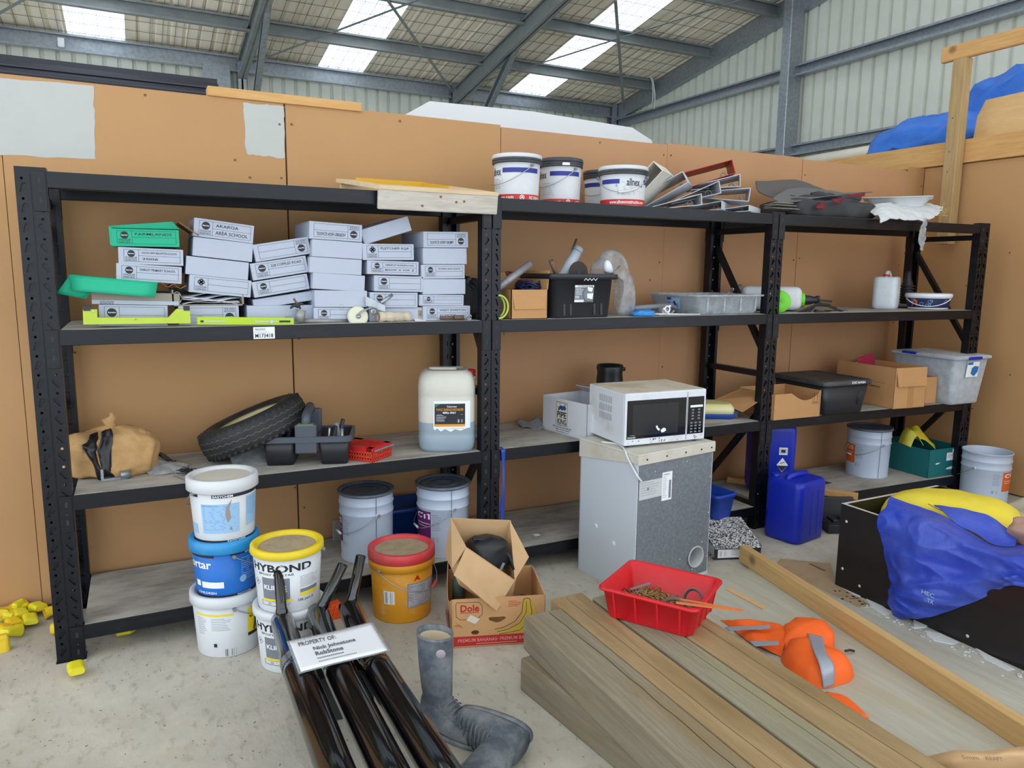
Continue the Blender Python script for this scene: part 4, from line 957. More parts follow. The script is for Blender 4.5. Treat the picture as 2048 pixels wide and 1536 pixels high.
# ================================================================== helpers for soft and boxy things
def pillow(out, bulge, n=6, amp=.004, sc=14, seed=0., squash=1., jag=0.):
    """closed puffy shape from an outline of points in space; bulge along view-normal y"""
    out = [Vector(p) for p in out]; m = []
    for a, b in zip(out, out[1:]+out[:1]):
        for k in range(4): m.append(a+(b-a)*k/4)
    sm = [(m[i-2]+m[i-1]*2+m[i]*3+m[(i+1) % len(m)]*2+m[(i+2) % len(m)])/9 for i in range(len(m))]; m = sm
    c = sum(m, Vector())/len(m); b = B(); N_ = len(m)
    for side in (-1, 1):
        vs = []; fs = []
        for k in range(n+1):
            s = 1-k/n*.97; y = bulge*math.sqrt(max(0, 1-s*s))*side
            for p in m:
                q = c+(p-c)*s+Vector((0, y, 0)); vs.append(q+(wob(q, sc, amp, seed) if k else Vector()))
        for k in range(n):
            for i in range(N_): fs.append((k*N_+i, k*N_+(i+1) % N_, (k+1)*N_+(i+1) % N_, (k+1)*N_+i))
        fs.append(tuple(n*N_+i for i in range(N_)))
        b.add(vs, fs, True)
    return b
def blob(c, r, amp=.02, sc=5., seed=0., e=.6, nu=28, nv=16, flatz=True):
    """superellipsoid with crumples; sits on z=c.z"""
    f = lambda v: math.copysign(abs(v)**e, v); vs = []; fs = []
    for j in range(nv+1):
        ph = -math.pi/2+math.pi*j/nv
        for i in range(nu):
            th = 2*math.pi*i/nu
            p = Vector((c[0]+r[0]*f(math.cos(ph))*f(math.cos(th)), c[1]+r[1]*f(math.cos(ph))*f(math.sin(th)), c[2]+r[2]*(1+f(math.sin(ph)))))
            p += wob(p, sc, amp, seed)+wob(p, sc*3, amp*.35, seed+2); p.z = max(p.z, c[2]+.0005) if flatz else p.z; vs.append(p)
    for j in range(nv):
        for i in range(nu): fs.append((j*nu+i, j*nu+(i+1) % nu, (j+1)*nu+(i+1) % nu, (j+1)*nu+i))
    return B().add(vs, fs, True)
def rrect(w, d, r, n=5):
    pts = []
    for cx, cy, a in ((w/2-r, d/2-r, 0), (-w/2+r, d/2-r, 90), (-w/2+r, -d/2+r, 180), (w/2-r, -d/2+r, 270)):
        for k in range(n+1): t = math.radians(a+90*k/n); pts.append((cx+r*math.cos(t), cy+r*math.sin(t)))
    return pts
def loft(levels, caps=(True, True), smooth=True):
    """levels: [(outline2d, z)] all outlines the same length"""
    b = B(); vs = []; fs = []; n = len(levels[0][0])
    for o, z in levels: vs += [(x, y, z) for x, y in o]
    for k in range(len(levels)-1):
        for i in range(n): fs.append((k*n+i, k*n+(i+1) % n, (k+1)*n+(i+1) % n, (k+1)*n+i))
    b.add(vs, fs, smooth)
    if caps[0]: b.add([(x, y, levels[0][1]) for x, y in levels[0][0]], [tuple(range(n-1, -1, -1))])
    if caps[1]: b.add([(x, y, levels[-1][1]) for x, y in levels[-1][0]], [tuple(range(n))])
    return b
def tub(root, w, d, h, mat, taper=.9, rim=.012, t=.004, rc=.03, name='body', rimh=.02, floor_t=.004):
    """open plastic tub, base centred on origin"""
    o = lambda s, e=0.: rrect(w*s+2*e, d*s+2*e, rc)
    s0 = taper
    b = loft([(o(s0, -.004), 0), (o(s0), .006), (o(1), h-rimh), (o(1, rim*.6), h-rimh), (o(1, rim), h-rimh+.003), (o(1, rim), h-.003), (o(1, rim-.003), h), (o(1, 0), h), (o(1, -t), h-.002), (o(s0, -t), floor_t+.004), (o(s0, -t-.006), floor_t)], (True, True))
    return b.obj(name, mat, root)
def carton(root, w, d, h, mat=None, t=.004, flaps=(), x0=0., y0=0., inner=None):
    """open cardboard box, front-left-bottom corner at origin; flaps: (side, length, degrees below the open upright position)"""
    mat = mat or m_card; b = B()
    b.lo((0, 0, 0), (w, d, t)).lo((0, 0, 0), (w, t, h)).lo((0, d-t, 0), (w, d, h)).lo((0, 0, 0), (t, d, h)).lo((w-t, 0, 0), (w, d, h))
    b.obj('carton_body', mat, root)
    for f in flaps:
        s, L_, deg = f[:3]; a = math.radians(deg); o = math.sin(a)*L_; u = math.cos(a)*L_
        e = .006
        P = {'f': ((e, 0, h), (w-e, 0, h), (0, -o, u)), 'b': ((w-e, d, h), (e, d, h), (0, o, u)), 'l': ((0, d-e, h), (0, e, h), (-o, 0, u)), 'r': ((w, e, h), (w, d-e, h), (o, 0, u))}[s]
        p, q, dv = Vector(P[0]), Vector(P[1]), Vector(P[2]); nn = (q-p).cross(dv).normalized()*t
        sh = (q-p).normalized()*.012
        v = [p, q, q+dv-sh, p+dv+sh]
        B().add(v+[x+nn for x in v], [(0, 1, 2, 3), (7, 6, 5, 4), (0, 4, 5, 1), (1, 5, 6, 2), (2, 6, 7, 3), (3, 7, 4, 0)]).obj('flap', mat if len(f) < 4 else f[3], root)
def xz(px, py, y): p = PY(px, py, y); return p

# ================================================================== third shelf, second bay
cb = thing('cardboard_box', 'small open cardboard box of navy cables beside black tub', 'cardboard box', (PY(1022, 640, .0).x, .0, L3))
carton(cb, .215, .34, .152, flaps=(('f', .1, 176), ('r', .10, 8), ('b', .09, 20)))
ck = thing('cable_coil', 'tangle of navy cables heaped in small cardboard box', 'cables', (0, 0, 0))
rr = random.Random(3); cx = PY(1062, 575, .12).x
for i in range(14):
    a = rr.uniform(0, 6); r = rr.uniform(.045, .08)
    B().tube([(cx+r*math.cos(a+k*.45)+rr.uniform(-.006, .006), .15+.11*math.sin(a+k*.45)*(.6+.05*i/3), L3+.118+.005*i+.012*math.sin(k*1.3+i)) for k in range(12)], .007, 6).obj('cable', m_navy, ck)
rc_ = thing('red_cord_bundle', 'small red cord bundle on top of the navy cables', 'cord', (0, 0, 0))
p = PY(1026, 535, .18)
for i in range(5): B().tube([(p.x+(.02+.004*i)*math.cos(k*.7), .18+.02*math.sin(k*.9+i), L3+.212+.014*math.sin(k*.7+i)+.004*i) for k in range(10)], .004, 6).obj('strand', M('red_cord', (120, 44, 52), .6), rc_)
sf = thing('foam_pipe', 'silver foil-covered pipe resting across small cardboard box', 'pipe', (0, 0, 0))
a = PY(985, 584, .06); b = PY(1060, 528, .10); B().rod(a, b, .019, 18).obj('pipe', m_silver, sf); B().tube([a+(b-a)*.6+(b-a).normalized().cross(Vector((0, 1, 0)))*.0, a+(b-a)*.61], .0198, 18, caps=False).obj('joint', m_grey, sf)
for k in (.35, .75): B().rod(a+(b-a)*k, a+(b-a)*(k+.01), .0196, 18).obj('band', m_grey, sf)
gh = thing('green_hose', 'loop of pale green hose hanging beside the cardboard box', 'hose', (0, 0, 0))
p = PY(996, 618, -.002)
for i in range(2): B().tube([(p.x+(.052-.012*i)*math.sin(k*.2), -.012+.015*i, L3+.066+(.058-.006*i)*-math.cos(k*.2)) for k in range(17)], .0055, 8).obj('loop', M('lime_hose', (176, 196, 84), .5), gh)
bh = thing('hose_bundle', 'black coiled hose bundle behind the second front upright', 'hose', (0, 0, 0))
p = PY(948, 600, .12)
for i in range(9):
    B().tube([(p.x-.05+.012*i+.02*math.sin(k*.5), .14+.16*(k/13), L3+.012+(.15+.02*math.sin(i))*math.sin(math.pi*k/13)+.002*i) for k in range(14)], .013, 8).obj('coil', m_rub, bh)
B().box((p.x+.03, .25, L3+.16), (.10, .06, .12), .01, 2, Matrix.Translation((p.x, .25, L3+.16)) @ Matrix.Rotation(.6, 4, 'Y') @ Matrix.Translation((-p.x, -.25, -L3-.16))).obj('fitting', m_dark, bh)

x0 = PY(1108, 640, .0).x; x1 = PY(1222, 640, .0).x
tb_ = thing('black_tub', 'black plastic storage tub with grey printed label and scrap inside', 'tub', ((x0+x1)/2, .165, L3))
tub(tb_, (x1-x0)*1.07, .33, .235, m_dark, .93, .022, rimh=.03)
for fx in (-.115, -.075, .075, .12): B().frustum((fx, -.158, .01), (.012, .004), (.012, .004), .19, M4=Matrix.Rotation(-.035, 4, 'X')).obj('rib', m_dark, tb_)
lm = lambda x, z, e: Vector((x, -.1545-.052*z-e*2-.0035, z))
Ink().rect(-.058, .085, .062, .175).obj('label', m_lgrey, tb_, lm)
Ink().rect(-.058, .085, .0, .097).rect(-.058, .164, .062, .175).poly([(.02, .165), (.056, .16), (.05, .14), (.026, .145)]).poly([(.02, .13), (.06, .132), (.055, .1), (.022, .106)]).lines(-.052, .12, .0, .158, 6, .25).text('POD', -.052, .105, -.03, .118, .03).obj('label_print', m_paperw, tb_, lm, .0012)
Ink().ring(.035, .128, .042, .002, 24).text('STORAGE TUB', -.04, .166, .055, .173, .01).obj('small_print', m_ink, tb_, lm, .0016)
Ink().line([(-.015+.012*i, .2+.012*(i % 2)) for i in range(8)], .003).obj('rim_sticker_print', m_paperw, tb_, flat((0, -.189, 0), (1, 0, 0), (0, 0, 1), (0, -1, 0)))
pv = thing('pvc_pipe', 'thick white PVC pipe offcut standing in the black tub', 'pipe', (0, 0, 0))
a = PY(1118, 568, .18); b = PY(1157, 497, .22); B().rod(a, b, .030, 24).obj('pipe', m_pvc, pv); B().rod(b-(b-a)*.12, b-(b-a)*.10, .0306, 24).obj('marking_line', m_grey, pv)
bt_ = thing('brown_tube', 'short rusty tube with open end leaning in black tub', 'pipe', (0, 0, 0))
a = PY(1113, 550, .08); b = PY(1102, 521, .05); B().lathe([(.013, 0), (.013, (b-a).length), (.009, (b-a).length), (.009, .01)], 18, Matrix.Translation(a) @ (b-a).to_track_quat('Z', 'Y').to_matrix().to_4x4()).obj('tube', m_rust, bt_)
rd = tag(B().rod(PY(1130, 540, .26), PY(1153, 478, .28), .007, 10).obj('steel_rod', m_rust), 'thin rusty rod standing behind white PVC pipe', 'rod')
rd2 = tag(B().rod(PY(1222, 550, .10), PY(1240, 531, .08), .004, 8).obj('black_rod', m_dark), 'short black rod poking out of the black tub', 'rod')
sb = thing('saw_blade', 'dark circular saw blade standing upright in the black tub', 'saw blade', PY(1157, 545, .10))
n = 40; B().prism([((.062 if i % 2 else .059)*math.cos(2*math.pi*i/(2*n)), (.062 if i % 2 else .059)*math.sin(2*math.pi*i/(2*n))) for i in range(2*n)], .003).obj('disc', M('blade_steel', (52, 42, 40), .5, .3), sb)
B().cyl((0, -.001, 0), .012, .002, 16, Matrix.Rotation(math.pi/2, 4, 'X')).obj('arbor', m_dark, sb)
cf = thing('plastic_film_bag', 'tall clear plastic bag slumped over side of black tub', 'plastic bag', (0, 0, 0))
pillow([PY(*q, .10) for q in [(1212, 545), (1196, 520), (1205, 503), (1222, 498), (1240, 502), (1250, 520), (1258, 548), (1268, 575), (1272, 600), (1268, 632), (1250, 634), (1232, 632), (1234, 600), (1240, 560), (1225, 552)]], .05, 7, .008, 16, 2).obj('film', m_film, cf)
cf2 = thing('plastic_film', 'scrunched clear film and white liner inside the black tub', 'plastic film', (0, 0, 0))
pillow([PY(*q, .12) for q in [(1180, 548), (1186, 522), (1200, 512), (1215, 520), (1222, 548), (1210, 556), (1190, 556)]], .05, 6, .012, 24, 5).obj('film', m_film, cf2)
pillow([PY(*q, .06) for q in [(1208, 546), (1208, 522), (1216, 518), (1224, 530), (1226, 548)]], .02, 5, .004, 24, 8).obj('liner', m_whitec, cf2)
br_ = thing('blue_rag', 'crumpled bright blue plastic wrap on shelf by film bag', 'rag', (0, 0, 0))
p = PY(1289, 630, .02); blob((p.x, .03, L3), (.075, .05, .018), .014, 18, 3).obj('wrap', M('sky_blue_wrap', (50, 136, 216), .5), br_)
gp_ = tag(B().rod(PY(1262, 617, .10), PY(1345, 611, .12), .016, 14).obj('grey_pipe', m_grey), 'grey plastic pipe lying by the clear storage tray', 'pipe')
gk = thing('carburettor_body', 'small grey metal casting with white round gasket plate', 'machine part', (PY(1335, 632, .01).x, .02, L3))
B().box((0, .02, .022), (.06, .04, .044), .008, 2).obj('casting', m_alu, gk)
B().tube([(.017*math.cos(a), -.006, .038+.017*math.sin(a)) for a in [k*2*math.pi/20 for k in range(20)]], .005, 6, closed=True).obj('gasket', m_whitec, gk)
for a in (.8, 3.0, 5.0): B().cyl((0, 0, 0), .006, .004, 10, Matrix.Translation((.026*math.cos(a), -.004, .038+.026*math.sin(a))) @ Matrix.Rotation(math.pi/2, 4, 'X')).obj('bolt_ear', m_whitec, gk)
B().bar((.03, .01, .006), (.055, 0, .03), .012, .008).obj('lever', m_grey, gk)
for i, (q0, q1, r) in enumerate((((1300, 622), (1388, 633), .004), ((1318, 630), (1400, 636), .0035))):
    a = PY(*q0, .03); b = PY(*q1, -.0); a.z = L3+.006+.006*(1-i); b.z = L3+.006
    tag(B().rod(a, b, r, 8).obj('white_rod', m_whitec), ('thicker', 'thinner')[i]+' white plastic rod lying on shelf by clear tray', 'rod')
# clear under-bed tray
ct = thing('clear_tray', 'long shallow clear plastic storage tray behind white rods', 'storage box', (3.53, .235, L3))
tub(ct, .52, .46, .118, m_clear, .9, .014, .003, .03, 'tray', .012)
blob((0, .02, .006), (.20, .16, .028), .012, 20, 4).obj('bagged_contents', M('pale_bag', (168, 178, 188), .6), ct)
Ink().rect(-.07, .03, .05, .095).obj('label', m_lblue, ct, flat((-.249, -.02, 0), (0, -1, 0), (-.12, 0, 1), (-1, 0, 0)))
Ink().rect(-.07, .082, -.03, .095).poly([(-.03, .05), (.0, .08), (.02, .05)]).text('30', -.066, .055, -.04, .072, .02).bars(.02, .035, .045, .06, 8).obj('label_print', m_dblue, ct, flat((-.2495, -.02, 0), (0, -1, 0), (-.12, 0, 1), (-1, 0, 0)), .001)
for fx in (-.18, -.05, .08, .2): B().lo((fx-.004, -.232, .02), (fx+.004, -.226, .105), M4=Matrix.Rotation(.0, 4, 'X')).obj('rib', m_clear, ct)
# white machine behind post three with green caps
vm = thing('spray_machine', 'white garden machine with bright green end caps and black nozzle', 'machine', (0, 0, 0))
a = PY(1480, 600, .40); b = PY(1600, 602, .16); b.z = L3+.085; a.z = L3+.085
d = (b-a).normalized(); mm = Matrix.Translation((a+b)/2) @ d.to_track_quat('X', 'Z').to_matrix().to_4x4()
B().box((0, 0, 0), ((b-a).length, .20, .155), .04, 4, mm, True).obj('body', m_white, vm)
p = PY(1568, 608, .0); axv = Vector((-.55, -.83, .05)).normalized(); wm = Matrix.Translation(Vector((p.x, .04, L3+.072))) @ axv.to_track_quat('Z', 'Y').to_matrix().to_4x4()
m_lg = M('bright_green', (106, 206, 36), .45)
B().lathe([(.066, -.03), (.070, -.025), (.071, .0), (.066, .006), (.01, .008), (.004, .004), (1e-5, .004)], 40, wm).obj('wheel_cap', m_lg, vm)
q = Vector((b.x, b.y, L3+.075)); wm2 = Matrix.Translation(q+d*.0) @ d.to_track_quat('Z', 'Y').to_matrix().to_4x4()
B().lathe([(.04, -.01), (.05, -.005), (.05, .02), (.042, .026), (.03, .026)], 32, wm2).obj('ring_cap', m_lg, vm)
B().lathe([(.034, .02), (.030, .06), (.022, .09), (.030, .10), (.030, .12), (1e-5, .12)], 24, wm2).obj('nozzle', m_dark, vm)
B().box((0, -.0, -.07), ((b-a).length*.8, .12, .02), .006, 1, mm).obj('foot', m_dark, vm)
for i in range(4):
    hh = [(1612, 628), (1640, 612), (1660, 610), (1652, 604)][i]
    B().tube([PY(1590+8*i, 628, .06), PY(1615+6*i, 616-2*i, .05), PY(1640+5*i, 606+2*i, .03), PY(1660+12*i, 610+6*i, .04)], .006, 8).obj('cable', m_rub, vm)
B().rod(PY(1630, 622, .02), PY(1664, 628, .02), .012, 12, .014).obj('handle', m_rub, vm)
B().bar(PY(1636, 600, .05), PY(1662, 603, .04), .02, .014).obj('trigger', m_rub, vm)
tr = tag(B().tube([PY(1650, 622, .1), PY(1690, 622, .12), PY(1725, 626, .13)], .007, 8).obj('black_lead', m_rub), 'black power lead trailing along shelf beside green-capped machine', 'cable')
tt = thing('chrome_tool', 'chrome hand tool leaning on back of the clear tray', 'tool', (0, 0, 0))
B().rod(PY(1448, 594, .30), PY(1466, 578, .32), .006, 8).obj('shaft', m_steelw, tt); B().rod(PY(1464, 580, .32), PY(1482, 572, .33), .014, 10).obj('head', m_zinc, tt)

# ================================================================== third shelf, third bay
def jerry(name, label, c, w, d, h, mat, rz, cap=None, handle=True, group=None, r=.04):
    t = thing(name, label, 'jerrycan', c, rz, group)
    o = lambda s, e=0.: rrect(w*s+e, d*s+e, r)
    lv_ = [(o(.90), 0), (o(1, -.006), .012), (o(1), .03), (o(1), h*.86), (o(.985), h*.905), (o(.94), h*.935), (o(.86), h*.95)]
    loft(lv_).obj('body', mat, t)
    for s in (-1, 1):
        B().box((s*w*.30, 0, h*.48), (.012, d*1.006, h*.60), .004).obj('rib', mat, t)
    return t
pj = PY(1770, 615, .22); sc_ = 65*((pj-CAMP).dot(_f))/FPX
t = jerry('jerrycan', 'translucent white jerrycan with red cap on the shelf', (pj.x, .22, L3), sc_*.86, .16, .245, m_milky2 if 'm_milky2' in globals() else M('milky_white', (206, 214, 222), .4, dirt=.4, dirt_rgb=(170, 176, 182), dscale=12), .5)
hw = sc_*.43
B().tube([(-hw*.55, 0, .225), (-hw*.35, 0, .262), (hw*.35, 0, .266), (hw*.72, 0, .25), (hw*.86, 0, .20)], [.016, .013, .013, .016, .02], 10).obj('handle', MATS['milky_white'], t)
B().cyl((-hw*.45, 0, .225), .021, .024, 18).obj('cap', m_red, t)
cs = thing('black_funnel_stack', 'stack of ribbed black plastic cones behind the jerrycan', 'cones', (PY(1811, 612, .30).x, .30, L3))
pr = []
for i in range(9): pr += [(.052, .02*i), (.052, .02*i+.006), (.040, .02*i+.008), (.040, .02*i+.018)]
B().lathe([(1e-5, 0)]+pr, 28).obj('cones', m_dark, cs); B().lathe([(.04, .178), (.024, .22), (.020, .265), (.012, .275), (1e-5, .276)], 24).obj('tip', m_dark, cs)
p0 = PY(1876, 613, .02); w_ = 84*((p0-CAMP).dot(_f))/FPX
pt = thing('printed_tub', 'round white lidded tub with blue and orange printed band', 'tub', (p0.x, .1, L3+.002), facing((p0.x, .1)))
R = w_/2; h = .108
B().lathe([(1e-5, .004), (R*.80, .004), (R*.84, 0), (R*.86, .004), (R*.86, .01), (R*.97, h-.02), (R*.97, h), (1e-5, h)], 48).obj('body', m_whitec, pt)
B().lathe([(1e-5, h+.006), (R*.93, h+.006), (R*.99, h+.004), (R*1.02, h-.004), (R*1.02, h-.022), (R*.98, h-.024)], 48).obj('lid', m_whitec, pt)
mp = cone(R*.85, R*.97, h-.02); A = lambda dd: math.radians(dd)*R*.91
Ink().rect(A(-90), .012, A(90), h-.028, 30).obj('print_band', M('label_navy', (22, 34, 82), .5), pt, mp)
Ink().poly([(A(-48), .02), (A(-30), .02), (A(-28), .06), (A(-36), .075), (A(-46), .06)]).obj('orange_print', m_orange, pt, mp, .0012)
ink = Ink(); rr = random.Random(5)
for i in range(9): ink.ring(A(rr.uniform(-85, 60)), rr.uniform(.03, .065), rr.uniform(.008, .016), .002, 12)
ink.obj('pale_print', m_lblue, pt, mp, .0012)
pts = [((R*.99)*math.sin(math.radians(a)), -(R*.99)*math.cos(math.radians(a)), h-.03-.055*math.sin(math.radians((a+70)/140*180)/1)) for a in range(-70, 71, 7)]
B().tube(pts, .005, 8, flat=.5).obj('handle', m_whitec, pt)
B().rod((-.0, .05, .02), (-R-.05, .02, .02), .012, 10).obj('nozzle', m_grey, pt)

# ================================================================== top of the second bay: lever arch binders
m_bind = M('white_binder', (204, 208, 216), .45, dirt=.25, dirt_rgb=(170, 172, 176), dscale=6); m_bedge = M('binder_edge', (228, 230, 234), .5)
def binder(label, px, py, y, rz, tilt, open_, mat=None, roll=0., w=.29, h=.31, th=.07, z=None):
    p = PY(px, py, y); 
    if z is not None: p.z = z
    t = thing('lever_arch_binder', label, 'binder', p, group='lever arch binders heaped on the shelving top', rot=(roll, -tilt, rz))
    mat = mat or m_bind
    # spine at +x end, covers run back toward -x
    B().lo((-.004, -h/2, 0), (0, h/2, th), .001).obj('spine', mat, t)
    B().bar((0, 0, .0015), (-w, 0, .0015), h, .003).obj('cover', mat, t)
    e = Vector((-w*math.cos(open_), 0, th+w*math.sin(open_))); B().bar((0, 0, th), e, h, .003, (0, 0, 1)).obj('cover', mat, t)
    for yy in (-.04, .04): B().tube([(-.05+.02*math.cos(k*.33), yy, .004+.036*math.sin(k*.33)) for k in range(10)], .0022, 6).obj('ring', m_steelw, t)
    Ink().ring(0, 0, .012, .003, 14).obj('finger_hole', m_grey, t, flat((.0, 0, th*.5), (0, 1, 0), (0, 0, 1), (1, 0, 0)))
    return t
F = facing((3.3, .2))
binder('white binder leaning open on the tall pail', 1382, 362, .16, F-.1, .50, .02, z=L4+.155, w=.28)
binder('off-white binder propped steeply behind the pail', 1338, 352, .10, F-.2, .80, .0, th=.075, mat=M('offwhite_binder', (226, 222, 212), .5), z=L4+.20, w=.27)
binder('grey-white binder lying against foot of the tall pail', 1395, 416, .08, F+.15, .10, -.16, th=.062, z=L4+.022)
binder('white binder lying flat under the grey one', 1452, 420, .12, F-.2, .06, -.12, th=.05, z=L4+.012)
binder('white binder sticking out in the middle of heap', 1494, 400, .12, F+.0, -.08, -.14, th=.078, z=L4+.065)
binder('white binder showing its open ring edge under red binder', 1480, 372, .16, F-.05, .06, -.16, th=.07, z=L4+.155)
binder('red lever arch binder on top of binder heap', 1465, 356, .20, F+.05, .30, .05, mat=M('red_binder', (176, 30, 42), .45), th=.08, z=L4+.235, w=.28)
binder('white binder wedged in the middle of the heap', 1432, 396, .12, F+.15, .22, -.2, th=.07, z=L4+.10)
binder('thin white binder at the edge of heap near charcoal fabric', 1510, 424, .06, F-.3, .02, -.10, th=.035, z=L4+.006)

# top of the third bay: folded fabric, tray and plastic sheet
def yv(px, py, y): return PY(px, py, y)
fp = thing('folded_tarpaulin', 'pile of folded charcoal fabric with red lining on shelving top', 'tarpaulin', (0, 0, 0))
cloth([[yv(1512, 362, .34), yv(1545, 361, .36), yv(1590, 359, .40), yv(1640, 375, .42)], [yv(1517, 382, .30), yv(1548, 386, .30), yv(1600, 376, .34), yv(1650, 380, .36)], [yv(1535, 392, .24), yv(1560, 394, .2), yv(1620, 385, .24), yv(1660, 384, .3)]], 20, 20, .004, 10, .006, 1).obj('upper_fold', M('grey_fabric', (92, 88, 86), .9), fp)
cloth([[yv(1545, 396, .10), yv(1582, 376, .28), yv(1640, 378, .30), yv(1680, 384, .32)], [yv(1565, 404, .06), yv(1605, 392, .14), yv(1650, 388, .2), yv(1690, 386, .24)], [yv(1582, 403, .02), yv(1615, 398, .05), yv(1655, 392, .1), yv(1745, 383, .16)]], 24, 20, .004, 9, .006, 2).obj('top_fold', M('grey_fabric2', (104, 103, 104), .9), fp)
for i, (l, r, yt, yb, mt) in enumerate(((1552, 1740, 408, 418, m_cloth), (1550, 1735, 400, 409, m_cloth), (1556, 1742, 392, 401, m_cloth), (1600, 1743, 384, 394, m_cloth))):
    c = PY((l+r)/2, yb, .15); hw = (r-l)/2*((c-CAMP).dot(_f))/FPX; zz = PY((l+r)/2, yb, .02).z
    B().tube([Vector((c.x-hw+2*hw*k/12, .14+.02*math.sin(k*.9+i), zz+.018+.004*math.sin(k*1.7+i*2))) for k in range(13)], [.016+.008*abs(math.sin(k*1.1+i)) for k in range(13)], 10).obj('fold', mt, fp)
c = PY(1670, 425, .1)
blob((c.x-.02, .2, L4), (.42, .20, .06), .02, 7, 6, .5, 40, 14).obj('lower_folds', m_cloth, fp)
for q in ([(1632, 412), (1650, 402), (1650, 418)], [(1665, 398), (1690, 396), (1678, 408)], [(1695, 390), (1730, 384), (1730, 392)]): 
    cloth([[yv(q[0][0], q[0][1], -.02), yv(q[1][0], q[1][1], -.02)], [yv(q[0][0], q[0][1]+4, -.03), yv(q[2][0], q[2][1], -.03)]], 6, 4, .002, 20, .003, 3).obj('red_lining', M('red_lining', (110, 18, 34), .8), fp)
for k in range(3): B().sheet(lambda u, v, k=k: (lambda a, b: a+(b-a)*u+Vector((0, .1*v, .006*math.sin(3*v+k))))(yv(1552, 415-5*k, .0), yv(1600-6*k, 418-5*k, -.01)), 6, 4, .004).obj('sheet_edge', M('sheet_edge_grey', (140, 134, 126), .85), fp)
wt = thing('white_tray', 'shallow white plastic tray beside the folded fabric', 'tray', (PY(1790, 400, .18).x, .16, L4+.105), facing((5.3, .2)))
tub(wt, .40, .26, .07, m_white, .8, .02, .003, .03, 'tray', .006)
B().box((0, 0, -.052), (.30, .2, .106), .004).obj('packing_block', m_boxi, wt)
ws = thing('plastic_sheet', 'crumpled translucent white plastic sheet draped over shelving beam', 'plastic sheet', (0, 0, 0))
cloth([[yv(1722, 418, .12), yv(1765, 405, .10), yv(1800, 408, .1), yv(1850, 406, .12), yv(1886, 414, .12)],
       [yv(1745, 425, -.02), yv(1775, 412, -.02), yv(1812, 420, -.03), yv(1845, 415, -.02), yv(1884, 422, .0)],
       [yv(1757, 432, -.115), yv(1782, 436, -.115), yv(1815, 436, -.12), yv(1848, 438, -.12), yv(1872, 432, -.09)],
       [yv(1762, 445, -.125), yv(1786, 436, -.122), yv(1816, 440, -.125), yv(1846, 441, -.125), yv(1868, 436, -.10)]], 40, 30, .012, 16, .0015, 4).obj('sheet', M('white_sheet', (206, 210, 212), .6, bump=.5, bscale=30), ws)
wp = thing('plastic_wisp', 'thin wisp of torn clear plastic hanging from shelving beam', 'plastic strip', (0, 0, 0))
cloth([[yv(1847, 436, -.13), yv(1854, 436, -.13)], [yv(1842, 455, -.14), yv(1853, 458, -.13)], [yv(1837, 475, -.14), yv(1850, 478, -.13)], [yv(1842, 500, -.14), yv(1845, 502, -.14)]], 30, 4, .008, 40, .001, 7).obj('strip', m_film, wp)
st_ = thing('straw_tuft', 'tuft of frayed yellow straw at end of plastic sheet', 'straw', (0, 0, 0))
rr = random.Random(8)
for i in range(9): a = PY(1878, 428, .0); B().tube([a, a+Vector((rr.uniform(0, .05), rr.uniform(-.03, .03), rr.uniform(-.02, .05))), a+Vector((rr.uniform(.02, .09), rr.uniform(-.03, .03), rr.uniform(-.04, .08)))], .0015, 5).obj('strand', M('straw', (196, 168, 100), .8), st_)
# ================================================================== second shelf, first bay
pb = thing('wrapped_parcel', 'crumpled brown paper parcel bound with black tape on shelf', 'parcel', (PY(222, 940, .26).x, .345, L2))
m_kraft = M('brown_kraft_paper', (196, 156, 104), .8, dirt=.6, dirt_rgb=(160, 120, 74), dscale=7, bump=.5, bscale=22)
m_tape = M('black_tape', (24, 24, 28), .35)
def parcel_pt(th, ph, g=0.):
    f = lambda v: math.copysign(abs(v)**.55, v)
    p = Vector((.19*f(math.cos(ph))*f(math.cos(th)), .15*f(math.cos(ph))*f(math.sin(th)), .095*(1+f(math.sin(ph)))))
    p += wob(p, 7, .036, 3)+wob(p, 20, .018, 5)+wob(p, 48, .007, 5); p.z = max(p.z, .001); return p*(1+g)
def patchsurf(t0, t1, p0, p1, nu, nv, g, th=0.): return B().sheet(lambda u, v: parcel_pt(t0+(t1-t0)*u, p0+(p1-p0)*v, g), nu, nv, th)
patchsurf(0, 2*math.pi, -math.pi/2, math.pi/2, 56, 30, 0).obj('paper', m_kraft, pb)
def onparcel(x, v):
    """a point of the band at x: runs up the front and over the top"""
    if v < .55: return Vector((x, -.15-.012*math.sin(v*5), .003+.185*v/.55))
    k = (v-.55)/.45; return Vector((x, -.15+.22*k, .188+.02*math.sin(k*3)))
def hug(x, v, out=.004):
    th = math.atan2(-1, x/.19*1.0); best = None
    p = onparcel(x, v); 
    f_ = lambda t: math.copysign(abs(t)**.55, t)
    ph = -math.pi/2+math.pi*(.10+.75*v)
    q = parcel_pt(-math.pi/2+math.copysign(abs(x/.19)**(1/.55), x), ph, .055); return q
for c_ in (-.075, .005):
    B().sheet(lambda u, v, c_=c_: hug(c_+(.03 if c_ < -.01 else -.01)*(1-v)+(u-.5)*.055*(.8+.4*v), v), 6, 16, .0015).obj('tape', m_tape, pb)
B().tube([(-.01, .02, .15), (.0, .01, .19), (.01, .01, .21), (.0, .0, .232), (.02, .0, .25), (.014, 0, .27)], [.10, .045, .022, .026, .014, .007], 12).obj('twisted_neck', m_kraft, pb)
pillow([Vector((.02+x, -.03, .15+z)) for x, z in [(-.02, 0), (.0, .05), (.05, .06), (.11, .05), (.14, .03), (.14, -.03), (.06, -.03)]], .09, 6, .016, 20, 7).obj('crumpled_top', m_kraft, pb)
